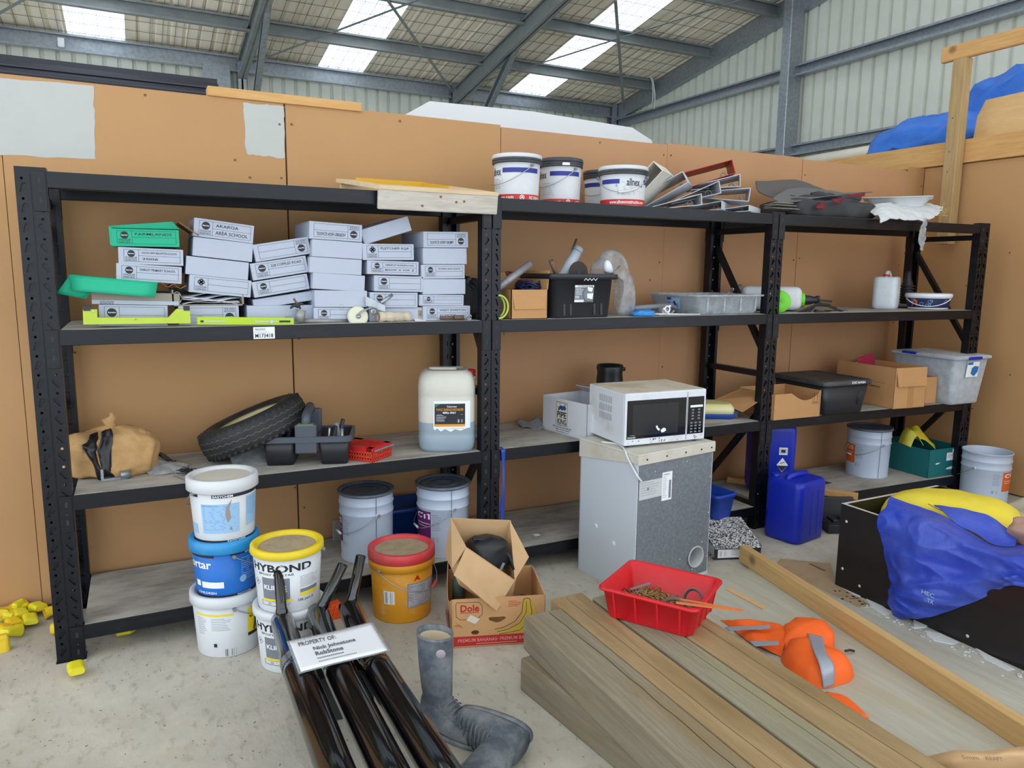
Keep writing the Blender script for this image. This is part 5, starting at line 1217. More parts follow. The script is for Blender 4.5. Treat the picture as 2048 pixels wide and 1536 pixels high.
B().sheet(lambda u, v: (.17+.10*u, -.06+.12*v, .10*(1-u)*(1-.4*v)+.005+.012*math.sin(u*9+v*4)), 12, 8, .002).obj('black_film', m_tape, pb)
def fclamp(label, px, py, rz):
    p = PZ(px, py, L2); t = thing('beam_clamp', label, 'clamp', p, rz, 'galvanised beam clamps')
    B().box((0, 0, .006), (.10, .055, .012), .002).obj('base_plate', m_galv, t)
    B().box((-.045, 0, .03), (.012, .05, .05), .002).obj('jaw', m_galv, t)
    B().lathe([(.018, -.02), (.018, .02), (.013, .02), (.013, -.02)], 18, Matrix.Translation((.045, -.02, .02)) @ Matrix.Rotation(math.pi/2, 4, 'Y')).obj('saddle', m_galv, t)
    B().rod((.0, 0, .01), (.01, .005, .055), .006, 8).obj('bolt', m_rust, t)
    return t
fclamp('flat galvanised beam clamp lying on the shelf edge', 228, 958, .1)
t = fclamp('upright galvanised beam clamp with square plates against parcel', 262, 940, -.2)
B().box((-.03, -.01, .075), (.062, .004, .06), .001).obj('plate', m_galv, t); B().box((.085, -.03, .035), (.062, .004, .05), .001).obj('plate', m_galv, t)
B().rod((-.12, 0, .02), (.04, 0, .025), .007, 8).obj('threaded_rod', m_rust, t)
fs_ = thing('film_scrap', 'scrap of clear plastic film lying behind the wire tangle', 'plastic film', (0, 0, 0))
p = PZ(322, 945, L2); cloth([[p+Vector((-.08, .06, .02)), p+Vector((.0, .08, .045)), p+Vector((.12, .06, .01))], [p+Vector((-.06, 0, .004)), p+Vector((.02, 0, .03)), p+Vector((.10, .0, .008))], [p+Vector((-.03, -.04, .002)), p+Vector((.03, -.05, .003)), p+Vector((.13, -.03, .002))]], 16, 16, .008, 18, .001, 2).obj('film', m_film, fs_)
fs2 = thing('film_scrap', 'scrap of clear plastic film between tyre and white bucket', 'plastic film', (0, 0, 0))
p = PZ(535, 925, L2); cloth([[p+Vector((-.16, .10, .06)), p+Vector((-.06, .12, .09)), p+Vector((.05, .06, .05))], [p+Vector((-.16, .02, .02)), p+Vector((-.04, .03, .03)), p+Vector((.06, .0, .015))], [p+Vector((-.15, -.05, .002)), p+Vector((-.03, -.06, .003)), p+Vector((.05, -.05, .002))]], 16, 16, .008, 18, .001, 2).obj('film', m_film, fs2)
wj = thing('wire_tangle', 'tangle of black tie wire and small tools on shelf edge', 'wire', (0, 0, 0))
p = PZ(372, 950, L2); rr = random.Random(6)
for i in range(16): B().tube([p+Vector((rr.uniform(-.03, .03), rr.uniform(-.03, .03), .004+rr.uniform(0, .03))), p+Vector((rr.uniform(-.05, .05), rr.uniform(-.04, .04), .006+rr.uniform(0, .03))), p+Vector((rr.uniform(-.05, .05), rr.uniform(-.04, .04), .004+rr.uniform(0, .02)))], .002, 5).obj('wire', m_ink, wj)
B().tube([p+Vector((-.05, -.01, .004)), p+Vector((-.01, -.10, .006)), p+Vector((.04, -.16, -.03))], .002, 6).obj('loose_end', m_steelw, wj)

# tyre lying tilted
ty = thing('trailer_wheel', 'worn black tyre on cream rim tilted against the wall', 'tyre', PY(508, 852, .34))
nv = Vector((-.36, .11, .93)).normalized(); ty.rotation_euler = nv.to_track_quat('Z', 'Y').to_euler(); ty.scale = (1, 1, 1)
Ro, W = .262, .068
prof = [(.155, -W*.75), (.175, -W), (.215, -W*1.05), (.243, -W*.92), (.256, -W*.7), (Ro, -W*.35), (Ro, W*.35), (.256, W*.7), (.243, W*.92), (.215, W*1.05), (.175, W), (.155, W*.75)]
B().lathe(prof, 72).obj('tyre', m_rub, ty)
for zz in (-.028, 0., .028): B().tube([( (Ro-.0005-abs(zz)*.08)*math.cos(a), (Ro-.0005-abs(zz)*.08)*math.sin(a), zz+.0035*((k % 2)*2-1)) for k, a in enumerate([i*2*math.pi/90 for i in range(90)])], .003, 4, closed=True).obj('tread_groove', M('tread_grey', (92, 90, 86), .8), ty)
tl = B()
for k in range(48):
    a = 2*math.pi*k/48
    for s in (-1, 1):
        tl.box((0, 0, 0), (.006, .014, .030), 0, 1, Matrix.Rotation(a, 4, 'Z') @ Matrix.Translation((.2525, 0, s*.046)) @ Matrix.Rotation(s*.5, 4, 'X'))
tl.obj('tread_lugs', m_rub, ty, kind='stuff')
B().lathe([(.165, -W*.6), (.16, -.02), (.12, .0), (.05, .01), (.03, .0), (1e-5, 0)], 40).lathe([(.158, W*.8), (.166, W*.7), (.150, .03), (.11, .022), (.05, .032), (.03, .02), (1e-5, .02)], 40).obj('rim', M('cream_rim', (206, 196, 150), .6), ty)
# tool caddy
p = PZ(625, 925, L2)
cy_ = thing('tool_caddy', 'black plastic tool caddy with two bins and carry handle', 'tool caddy', (p.x, p.y+.06, L2), facing((p.x, p.y))-.12)
for sx, dz in ((-.125, 0), (.125, 0)):
    bb = bpy.data.objects.new('bin', None)
    lvx = lambda s: [(x+sx, y) for x, y in rrect(.15*s, .24*s, .02)]
    loft([(lvx(.82), 0), (lvx(1), .135), (lvx(.96), .135), (lvx(.80), .006)], (True, True)).obj('bin', m_dark, cy_)
rim_o = rrect(.43, .27, .04); rim_i = rrect(.40, .24, .03)
n = len(rim_o)
B().add([(x, y, .115) for x, y in rim_o]+[(x, y, .142) for x, y in rim_o]+[(x, y, .142) for x, y in rim_i]+[(x, y, .115) for x, y in rim_i], [f for i in range(n) for f in ((i, (i+1) % n, n+(i+1) % n, n+i), (n+i, n+(i+1) % n, 2*n+(i+1) % n, 2*n+i), (2*n+i, 2*n+(i+1) % n, 3*n+(i+1) % n, 3*n+i), (3*n+i, 3*n+(i+1) % n, (i+1) % n, i))]).obj('rim', M('grey_black_plastic', (70, 76, 88), .45), cy_)
for yy, hh in ((-.11, .20), (.11, .235)):
    B().lo((-.05, yy-.02, .06), (.05, yy+.02, hh), .008, 2).obj('handle_post', MATS['grey_black_plastic'], cy_)
B().tube([(0, -.11, .19), (0, -.08, .235), (0, .08, .25), (0, .11, .22)], .022, 12).obj('handle', MATS['grey_black_plastic'], cy_)
B().lo((-.036, -.128, .178), (.036, -.09, .2015)).obj('pocket', M('pocket_green', (96, 124, 74), .6), cy_)
tls = thing('hand_tools', 'hand tool grips poking out of the black caddy', 'tools', cy_.location.copy(), cy_.rotation_euler[2])
for (x, y, dx, dy, h, r, mt) in ((.10, -.04, .03, .02, .17, .009, m_dark), (.15, .0, -.02, .01, .18, .012, m_grey), (.12, .06, .04, -.02, .19, .01, m_dark), (.08, .02, .02, -.04, .16, .006, m_steelw), (-.12, .0, .03, .03, .19, .014, m_navy), (-.15, -.05, .02, .0, .17, .012, m_blue), (-.09, .05, -.02, .01, .2, .01, m_dark), (.16, -.06, 0, .02, .16, .008, m_steelw)):
    B().rod((x, y, .01), (x+dx, y+dy, h), r, 10).obj('tool', mt, tls)
# red basket
p = PZ(792, 908, L2); q = PZ(745, 926, L2)
rk = thing('red_crate', 'small red plastic slotted basket with hinged lid', 'basket', q+Vector((0, 0, .0)), math.atan2(p.y-q.y, p.x-q.x)+.02)
W_, D_, H_ = .165, .22, .072; m_redb = M('coral_red', (214, 60, 44), .45)
b = B()
for sl in ((0, 0, 1, 0), (0, D_, 1, 0)):
    pass
def slotted(bd, o, ex, L_, H__, nx, nz, t, nrm):
    """panel with two rows of slots: bars only"""
    o = Vector(o); ex = Vector(ex); nrm = Vector(nrm)
    def br_(x0, z0, x1, z1):
        pts = [o+ex*x0+Vector((0, 0, z0)), o+ex*x1+Vector((0, 0, z0)), o+ex*x1+Vector((0, 0, z1)), o+ex*x0+Vector((0, 0, z1))]
        bd.add(pts+[v+nrm*t for v in pts], [(0, 1, 2, 3), (7, 6, 5, 4), (0, 4, 5, 1), (1, 5, 6, 2), (2, 6, 7, 3), (3, 7, 4, 0)])
    rows = [(0, .008), (.008+.0, .008)]
    hz = H__/nz*.42
    for k in range(nz+1): z = (H__-hz)*k/nz; br_(0, z, L_, z+hz)
    for i in range(nx+1): x = (L_-.006)*i/nx; br_(x, 0, x+.006, H__)
slotted(b, (0, 0, 0), (1, 0, 0), W_, .052, 11, 2, .003, (0, 1, 0)); slotted(b, (0, D_, 0), (1, 0, 0), W_, .052, 11, 2, .003, (0, -1, 0))
slotted(b, (0, 0, 0), (0, 1, 0), D_, .052, 14, 2, .003, (1, 0, 0)); slotted(b, (W_, 0, 0), (0, 1, 0), D_, .052, 14, 2, .003, (-1, 0, 0))
b.lo((0, 0, 0), (W_, D_, .003)); b.obj('basket', m_redb, rk)
lid_ = B().lo((-.003, -.003, .052), (W_+.003, .035, .07), .002).lo((-.003, D_-.06, .052), (W_+.003, D_+.003, .07), .002).lo((-.003, 0, .052), (.028, D_, .07), .002).lo((W_-.028, 0, .052), (W_+.003, D_, .07), .002)
for i in range(7): lid_.lo((.032+i*.0155, .03, .062), (.040+i*.0155, D_-.05, .068))
lid_.obj('lid', m_red, rk); B().lo((.01, -.012, .052), (W_+.008, -.003, .060), .002).obj('latch', m_grey, rk)
yi = tag(B().box((0, 0, 0), (.05, .06, .03), .006).obj('yellow_block', m_yell, None, rk.matrix_basis @ Vector((.08, .06, .02))), 'small yellow block lying inside red slotted basket', 'block')
# 20 litre drum
p = PZ(894, 906, L2); dd = (p-CAMP).to_2d().normalized()
dr = thing('retarder_drum', 'translucent drum of blue-grey liquid with black label and red cap', 'drum', (p.x+dd.x*.14, p.y+dd.y*.14, L2), facing(p)-.0)
def sq(w, d, e=.5, n=40):
    f = lambda v: math.copysign(abs(v)**e, v)
    return [(w/2*f(math.cos(2*math.pi*i/n)), d/2*f(math.sin(2*math.pi*i/n))) for i in range(n)]
m_drum = M('translucent_drum', (206, 204, 194), .4, dirt=.3, dirt_rgb=(184, 182, 172), dscale=6); m_liq = M('drum_liquid', (148, 166, 180), .35, dirt=.25, dirt_rgb=(128, 146, 160), dscale=6)
dw = .295; loft([(sq(dw*.9, dw*.85), 0), (sq(dw*.97, dw*.92), .02), (sq(dw, dw*.95), .05), (sq(dw, dw*.95), .085), (sq(dw*.985, dw*.935), .095), (sq(dw, dw*.95), .105), (sq(dw*1.0, dw*.95), .155)], (True, False)).obj('lower_body', m_liq, dr)
loft([(sq(dw, dw*.95), .155), (sq(dw, dw*.95), .275), (sq(dw*.985, dw*.935), .285), (sq(dw, dw*.95), .295), (sq(dw, dw*.95), .335), (sq(dw*.97, dw*.92), .37), (sq(dw*.88, dw*.82), .40), (sq(dw*.74, dw*.66), .415), (sq(dw*.60, dw*.52), .418), (sq(dw*.58, dw*.5), .408)], (False, True)).obj('upper_body', m_drum, dr)
loft([([(x-.02, y) for x, y in sq(.15, .06)], .408), ([(x-.02, y) for x, y in sq(.14, .05)], .425)]).obj('handle', m_drum, dr)
B().cyl((.115, -.02, .375), .034, .038, 24).obj('cap', m_red, dr); B().cyl((.115, -.02, .36), .038, .02, 24).obj('neck', m_drum, dr)
yl = -dw*.95/2-.0015; lf = flat((0, yl, 0), (1, 0, 0), (0, 0, 1), (0, -1, 0))
lf2 = lambda x, z, e: Vector((x, -dw*.95/2*(1-abs(x/(dw/2))**4)**.25-.001-e*1.5, z))
Ink().rect(-.068, .128, .118, .268, 14).poly([(-.07, .13), (-.06, .118), (-.05, .128), (-.03, .112), (-.01, .125), (.02, .11), (.04, .124), (.07, .116), (.1, .128)]).obj('label_backing', m_paperw, dr, lf2)
Ink().rect(-.062, .150, .092, .255, 12).obj('black_label', m_ink, dr, lf2, .0012)
Ink().rect(-.064, .138, .092, .150, 12).obj('orange_strip', M('label_amber', (226, 150, 30), .5), dr, lf2, .0014)
Ink().poly([(-.062, .255), (-.03, .255), (-.062, .235)]).obj('green_corner', M('label_green', (40, 130, 70), .5), dr, lf2, .0016)
Ink().text('P.I.N.Z. SURFACE RETARDER', -.052, .219, .084, .231, .02).obj('product_lettering', MATS['label_amber'], dr, lf2, .0018)
Ink().text('REFILL ONLY', -.02, .204, .046, .214, .03).text('Colournew', .0, .236, .05, .246, .01).lines(-.054, .16, .0, .195, 6, .2).rect(-.05, .199, .08, .2).bars(.055, .158, .082, .175, 12).obj('label_print', m_paperw, dr, lf2, .0018)

# bottom shelf, first bay: blue crate behind the pails
bc = thing('blue_crate', 'dark blue plastic crate behind the steel pails on bottom shelf', 'crate', (PY(800, 1030, .42).x, .43, L1))
tub(bc, .34, .24, .20, M('deep_blue_plastic', (10, 54, 120), .45), .9, .012)
rs = thing('red_saucer', 'dark red plastic lid lying beside the blue crate', 'lid', (PY(812, 1045, .26).x, .27, L1+.004))
B().lathe([(1e-5, .004), (.10, .004), (.115, .02), (.12, .02), (.104, 0), (1e-5, 0)], 36).obj('dish', M('dark_red', (96, 24, 30), .5), rs)
gr = tag(B().box((0, 0, .06), (.06, .01, .12), .002).obj('grey_tile', m_boxi, None, (PY(678, 1062, .5).x, .52, L1)), 'small grey offcut leaning on wall behind the steel pail', 'offcut')

# ================================================================== second shelf, second bay
a = PZ(1085, 858, L2); b_ = PZ(1168, 882, L2)
pk = thing('pipe_fittings_box', 'white cardboard box printed PIPE KING behind the microwave', 'cardboard box', (a.x, a.y, L2), math.atan2(b_.y-a.y, b_.x-a.x))
Lk = (b_-a).length+.02
m_wc = M('white_corrugated', (204, 206, 214), .7, dirt=.25, dirt_rgb=(178, 176, 176), dscale=6)
carton(pk, Lk, .30, .205, m_wc, flaps=(('f', .09, 160) if False else ('b', .08, -60),))
Ink().frame(.125, .052, .225, .185, .003).obj('emblem_frame', m_ink, pk, front())
Ink().rect(.128, .055, .222, .182).obj('emblem_field', M('label_cream', (220, 216, 196), .7), pk, front(), .0003)
Ink().text('PIPE', .135, .095, .216, .132, .03).text('KING', .138, .058, .218, .09, .03).obj('emblem_lettering', M('print_black_blue', (20, 34, 60), .6), pk, front(), .0012)
Ink().poly([(.14, .138), (.15, .158), (.165, .168), (.185, .165), (.205, .17), (.214, .155), (.205, .14), (.19, .146), (.178, .138), (.165, .146), (.152, .136)]).line([(.192, .168), (.204, .178), (.216, .172)], .003).line([(.145, .16), (.137, .15)], .004).line([(.155, .172), (.165, .178)], .004).obj('lion_emblem', M('print_blue2', (24, 74, 140), .6), pk, front(), .0012)
Ink().text('100% AUSTRALIAN MADE', .095, .036, .26, .046, .01).text('(08) 9418 6400', .12, .022, .245, .031, .01).text('www.pipeking.com.au', .125, .010, .24, .018, .01).obj('small_print', MATS['print_black_blue'], pk, front())
bg_ = tag(B().sheet(lambda u, v: (a.x-.10+.12*u, a.y+.06-.1*u+.1*v, L2+.004+.05*v*(.4+.6*u)+.01*math.sin(9*u)), 10, 8, .002).obj('grey_wrapping', m_grey), 'crumpled grey wrapping under corner of the white box', 'wrapping')
bk = thing('black_roll', 'upright black plastic roll standing behind the microwave', 'roll', (PY(1218, 800, .40).x, .40, L2))
B().lathe([(1e-5, 0), (.082, 0), (.082, .26), (.078, .30), (.084, .335), (.080, .35), (.070, .345), (.066, .30), (1e-5, .29)], 32).obj('roll', M('black_bag_plastic', (20, 28, 30), .35), bk)
B().tube([(.08, -.02, .335), (.10, -.02, .325), (.09, -.02, .31)], .006, 6).obj('loose_end', MATS['black_bag_plastic'], bk)
wk = thing('wipes_pack', 'yellow and blue soft pack of wipes beside the microwave', 'packet', (0, 0, 0))
p = PZ(1448, 838, L2); 
loft([(rrect(.22, .20, .03), 0), (rrect(.235, .215, .04), .03), (rrect(.235, .215, .04), .035)]).obj('lower_pack', M('pack_blue', (34, 76, 160), .5), wk, (p.x, p.y+.10, L2), -.5)
loft([(rrect(.235, .215, .04), .035), (rrect(.23, .21, .04), .07), (rrect(.19, .17, .04), .095)]).obj('upper_pack', M('pack_yellow', (222, 214, 150), .5, dirt=.5, dirt_rgb=(214, 214, 206), dscale=8), wk, (p.x, p.y+.10, L2), -.5)
Ink().rect(-.08, .012, .08, .05).disc(-.02, .06, .015).obj('blue_print', M('pack_navy', (30, 60, 90), .5), wk, flat((p.x, p.y-.005, L2), (.86, -.5, 0), (0, 0, 1), (-.5, -.86, 0)))

# ================================================================== second shelf, third bay
RZ3 = math.atan2(PYS[3]-PYS[2], P)
a = PZ(1546, 841, L2)
c1 = thing('arrow_carton', 'low open cardboard carton printed with two up arrows', 'cardboard box', (a.x, -.045, L2), RZ3)
b1 = PY(1638, 836, -.06).x; Wc = b1-a.x
B().lo((0, .004, 0), (Wc, .32, .004)).lo((0, .316, 0), (Wc, .32, .17)).lo((Wc-.004, 0, 0), (Wc, .32, .17)).obj('carton_body', m_card, c1)
B().prism([(0, 0), (Wc, 0), (Wc, .175)]+[(Wc-(Wc)*k/14, .175-.062*math.sin(math.pi*min(1, k/9))**.8 if k < 9 else .165) for k in range(1, 14)]+[(0, .165)], .004).obj('front_panel', m_card, c1)
B().add([(0, .32, 0), (0, .0, 0), (-.0, .0, .165), (0, .32, .165), (.004, .32, 0), (.004, .0, 0), (.004, .0, .165), (.004, .32, .165)], [(0, 1, 2, 3), (7, 6, 5, 4), (0, 4, 5, 1), (1, 5, 6, 2), (2, 6, 7, 3), (3, 7, 4, 0)]).obj('side_panel', m_card, c1)
B().add([(0, .30, .165), (0, .04, .165), (-.20, .06, .06), (-.22, .30, .10), (0, .30, .161), (0, .04, .161), (-.20, .06, .056), (-.22, .30, .096)], [(0, 1, 2, 3), (7, 6, 5, 4), (0, 4, 5, 1), (1, 5, 6, 2), (2, 6, 7, 3), (3, 7, 4, 0)]).obj('flap', m_card, c1)
ink = Ink(); ox = Wc-.075; ink.frame(ox, .085, ox+.06, .155, .002).rect(ox+.01, .094, ox+.05, .098)
for k in (.018, .042): ink.rect(ox+k-.0015, .1, ox+k+.0015, .14).poly([(ox+k-.006, .135), (ox+k+.006, .135), (ox+k, .148)])
ink.obj('arrow_print', M('print_brown', (70, 48, 34), .7), c1, front())
ew = thing('lidded_tub', 'black lidded storage tub marked EYE WASH between cartons', 'tub', (4.33+.185, .145, L2), RZ3)
loft([(rrect(.36, .42, .03), 0), (rrect(.41, .47, .03), .205)], (True, True)).obj('body', m_dark, ew)
loft([(rrect(.43, .49, .03), .195), (rrect(.435, .495, .03), .20), (rrect(.435, .495, .03), .222), (rrect(.42, .48, .03), .227), (rrect(.37, .43, .03), .227), (rrect(.35, .41, .03), .220)]).obj('lid', M('dusty_black_lid', (52, 52, 56), .5, dirt=.5, dirt_rgb=(104, 102, 100), dscale=7), ew)
Ink().text('EYE WASH', .02, .203, .14, .219, .02, jit=.08).obj('marker_lettering', m_paperw, ew, front((0, -.248, 0)))
B().tube([(.11, -.218, .06), (.11, -.226, .12), (.13, -.23, .15), (.17, -.225, .15)], .006, 6).obj('moulded_ridge', m_dark, ew)
c2 = thing('binder_carton', 'tall open cardboard carton holding binders beside EYE WASH tub', 'cardboard box', (PY(1785, 824, -.10).x, -.10, L2), RZ3-.04)
Wd = .30; carton(c2, Wd, .52, .285, m_card, flaps=(('f', .13, 172),))
Ink().text('COMMERCIALS', .30, .132, .40, .145, .01).rect(.05, .170, .45, .1715).obj('side_print', MATS['print_brown'], c2, flat((0, .52, 0), (0, -1, 0), (0, 0, 1), (-1, 0, 0)))
B().lo((.13, -.0012, .0), (.185, 0, .15)).obj('packing_tape', M('brown_tape', (176, 128, 82), .4), c2)
for i, (dx, lab, mt) in enumerate(((.08, 'pink ring binder standing in tall cardboard carton', M('pink_binder', (176, 32, 78), .45)), (.13, 'white folder standing beside the pink binder', m_paperw))):
    o = thing('ring_binder', lab, 'binder', c2.matrix_basis @ Vector((dx, .30, .006)), rot=(math.radians(-8-10*i), 0, math.radians(20)))
    B().lo((0, 0, 0), (.23, .004, .33-.02*i), .001).obj('cover', mt, o); B().lo((0, .04, 0), (.23, .044, .32-.02*i), .001).obj('cover', mt, o); B().lo((0, 0, 0), (.004, .044, .32-.02*i)).obj('spine', mt, o)
    B().lo((.01, .008, .004), (.22, .036, .30)).obj('pages', m_paperw, o)
c3 = thing('small_carton', 'shorter cardboard box squeezed beside the clear lidded tub', 'cardboard box', (PY(1840, 812, -.06).x, -.055, L2), RZ3)
carton(c3, .17, .32, .195, m_card, flaps=(('l', .05, 40),))
xb = PY(1892, 804, -.06).x
c4 = thing('clear_lidded_tub', 'tall clear plastic tub with blue clip handles at shelf end', 'storage box', (xb+.05, .055, L2), RZ3)
loft([(rrect(.30, .44, .03), 0), (rrect(.31, .45, .03), .01), (rrect(.37, .51, .03), .335), (rrect(.355, .495, .03), .335), (rrect(.295, .435, .03), .012)], (True, True)).obj('body', m_milky, c4)
loft([(rrect(.40, .54, .03), .33), (rrect(.405, .545, .03), .335), (rrect(.405, .545, .03), .35), (rrect(.36, .5, .03), .356)]).obj('lid', m_milky, c4)
B().box((0, -.272, .338), (.14, .02, .022), .006, 2).obj('clip', m_blue, c4); B().box((-.19, .1, .348), (.03, .12, .018), .005, 2).obj('clip', m_blue, c4)
cc4 = thing('bagged_hose', 'dark blue hose and cloth packed inside the clear tub', 'hose', (xb+.05, .055, L2+.012), RZ3)
blob((-.02, .0, 0), (.12, .17, .09), .02, 9, 5).obj('cloth', M('dim_blue_cloth', (74, 88, 120), .8), cc4); B().tube([(.05+.05*math.cos(k*.5), -.15, .05+.05*math.sin(k*.5)) for k in range(14)], .012, 8).obj('hose', m_grey, cc4)
lf4 = flat((.0, -.232, 0), (1, 0, 0), (0, -.092, 1), (0, -1, 0))
Ink().rect(-.06, .20, .07, .31).obj('label', m_paperw, c4, lf4, .0026)
Ink().poly([(-.01, .225), (.03, .205), (.062, .235), (.066, .275), (.02, .28), (-.006, .265)]).rect(-.055, .29, .0, .308).obj('label_picture', M('label_cyan', (24, 110, 180), .5), c4, lf4, .0036)

# ================================================================== bottom shelf, third bay, and second
bj = jerry('blue_jerrycan', 'blue jerrycan with hazard stickers on bottom shelf behind upright', (PY(1545, 900, .22).x, .24, L1), .29, .25, .50, m_blue, facing((4.4, .24))+.25)
sfc = flat((.0, -.1266, 0), (1, 0, 0), (0, 0, 1), (0, -1, 0))
Ink().rect(.03, .275, .085, .325).poly([(.055, .255), (.092, .205), (.055, .155), (.018, .205)]).obj('hazard_sticker', m_paperw, bj, sfc)
Ink().poly([(.022, .2), (.088, .2), (.055, .16)]).frame(.035, .285, .08, .315, .002).rect(.042, .29, .072, .31).line([(.04, .215), (.07, .225)], .004).obj('hazard_print', m_ink, bj, sfc, .0014)
a = PZ(1455, 958, L1+.02); b_ = PZ(1716, 993, L1+.02)
sl_ = tag(B().bar(a, b_, .045, .04, (0, 0, 1), .002).obj('timber_offcut', m_pine), 'thin timber stick lying across bottom shelf and poking out front', 'timber')
bp_ = tag(B().sheet(lambda u, v: (4.35+.32*u+.03*v, .34-.22*v+.02*u, L1+.003+.05*(1-u)*v*(1-v)*4+.02*(1-v)*(1-u)), 12, 10, .002).obj('burgundy_card', M('burgundy', (52, 26, 34), .7)), 'sheet of dark burgundy card beside blue jerrycan on shelf', 'card')
tx = PY(1850, 950, -.05).x
tl_ = thing('teal_box', 'teal cardboard box with torn white stickers on bottom shelf', 'cardboard box', (tx, -.07, L1), RZ3)
m_teal = M('teal_card', (14, 104, 108), .6, dirt=.25, dirt_rgb=(30, 90, 92), dscale=6)
carton(tl_, .37, .44, .21, m_teal)
B().lo((.005, .005, .006), (.365, .435, .008)).obj('liner', m_cardd, tl_)
Ink().rect(.19, .115, .27, .175).rect(.25, .14, .32, .2).obj('torn_sticker', m_paperw, tl_, front())
for q in ([(.19, .05), (.21, .062), (.28, .07), (.285, .055), (.25, .045)], [(.07, .1), (.09, .108), (.13, .106), (.09, .095)]): Ink().poly(q).obj('torn_sticker', m_paperw, tl_, front())
Ink().bars(.265, .15, .31, .165, 12).lines(.2, .13, .25, .165, 4, .2).obj('small_print', m_ink, tl_, front(), .0012)
yg = thing('yellow_gloves', 'pair of limp yellow rubber gloves draped over teal box', 'gloves', (0, 0, 0))
o = Vector((tx+.06, .14, L1+.19)); m_glv = M('pale_yellow_rubber', (206, 194, 70), .6)
cloth([[o+Vector((-.04, .06, .03)), o+Vector((.02, .05, .14)), o+Vector((.10, .0, .06))], [o+Vector((-.07, .0, .02)), o+Vector((-.02, -.02, .13)), o+Vector((.05, -.06, .05))], [o+Vector((-.06, -.06, .01)), o+Vector((-.01, -.06, .09)), o+Vector((.03, -.10, .03))]], 16, 16, .008, 12, .004, 2).obj('glove', m_glv, yg)
cloth([[o+Vector((.06, .06, .10)), o+Vector((.12, .03, .15)), o+Vector((.18, .0, .07)), o+Vector((.20, -.06, .02))], [o+Vector((.04, .0, .12)), o+Vector((.10, -.03, .10)), o+Vector((.14, -.06, .05)), o+Vector((.16, -.10, .01))], [o+Vector((.02, -.03, .06)), o+Vector((.07, -.07, .06)), o+Vector((.11, -.10, .03)), o+Vector((.12, -.14, .0))]], 16, 16, .006, 12, .004, 4).obj('glove', M('yellow_rubber', (216, 196, 44), .6), yg)
bb_ = thing('blue_parts_bin', 'small open blue plastic bin on the bottom shelf beside dryer', 'bin', (PY(1436, 1020, -.07).x, -.02, L1), .1)
tub(bb_, .17, .22, .155, M('mid_blue_plastic', (22, 66, 170), .45), .85, .008)
wtg = tag(B().box((0, 0, .0015), (.035, .03, .003), .001).obj('white_clip', m_whitec, None, PZ(1073, 1070, L1)), 'tiny white plastic clip lying on bottom shelf', 'clip')
# ================================================================== clothes dryer and microwave
DZ = .742
dy_ = thing('clothes_dryer', 'white clothes dryer turned with its galvanised back to the room', 'dryer', (2.492, -.521, 0), math.radians(8))
DW, DD = .556, .44
m_dry = M('appliance_white', (198, 206, 214), .35, dirt=.12, dirt_rgb=(176, 182, 188), dscale=4)
m_dryt = M('cream_top', (206, 202, 190), .45, dirt=.5, dirt_rgb=(178, 160, 132), dscale=6)
B().lo((0, .004, .012), (.006, DD, DZ-.03), .001).obj('side_panel', m_dry, dy_); B().lo((DW-.006, .004, .012), (DW, DD, DZ-.03), .001).obj('side_panel', m_dry, dy_)
B().lo((.0, DD-.006, .012), (DW, DD, DZ-.03)).obj('front_panel', m_dry, dy_); B().lo((0, 0, .0), (DW, DD, .014)).obj('base', m_dry, dy_)
m_gb = M('galvanised_sheet', (122, 130, 138), .5, .45, dirt=.6, dirt_rgb=(148, 156, 162), dscale=60, dlo=.42, dhi=.62)
# back sheet with the round vent opening
vx, vz, vr_ = DW-.105, .118, .052
def holed(w, h, cx, cz, r, n=24):
    vs = [(cx+r*math.cos(2*math.pi*i/n), 0, cz+r*math.sin(2*math.pi*i/n)) for i in range(n)]; out = []
    for i in range(n):
        a = 2*math.pi*i/n; c_, s_ = math.cos(a), math.sin(a); t = min([((w-cx)/c_ if c_ > 1e-6 else 9), ((-cx)/c_ if c_ < -1e-6 else 9), ((h-cz)/s_ if s_ > 1e-6 else 9), ((-cz)/s_ if s_ < -1e-6 else 9)]); out.append((cx+t*c_, 0, cz+t*s_))
    fs = [(i, (i+1) % n, n+(i+1) % n, n+i) for i in range(n)]
    for X_, Z_ in ((0, 0), (w, 0), (w, h), (0, h)):
        a = math.atan2(Z_-cz, X_-cx) % (2*math.pi); i = int(a/(2*math.pi)*n) % n; out.append((X_, 0, Z_)); fs.append((n+i, n+(i+1) % n, n+n+[(0, 0), (w, 0), (w, h), (0, h)].index((X_, Z_))))
    return vs+out, fs
vs, fs = holed(DW-.012, DZ-.055, vx-.006, vz-.014, vr_)
B().add([(x+.006, .003, z+.014) for x, y, z in vs], fs).obj('back_sheet', m_gb, dy_)
B().lathe([(vr_*.98, -.004), (vr_*1.12, 0), (vr_*1.2, .006), (vr_*1.12, .010), (vr_*1.0, .008), (vr_*.96, -.06), (vr_*.9, -.09)], 36, Matrix.Translation((vx, .002, vz)) @ Matrix.Rotation(math.pi/2, 4, 'X')).obj('vent_collar', M('vent_grey', (176, 178, 180), .45), dy_)
B().lathe([(1e-5, 0), (.055, 0)], 24, Matrix.Translation((vx, .095, vz)) @ Matrix.Rotation(math.pi/2, 4, 'X')).obj('vent_duct', m_dark, dy_)
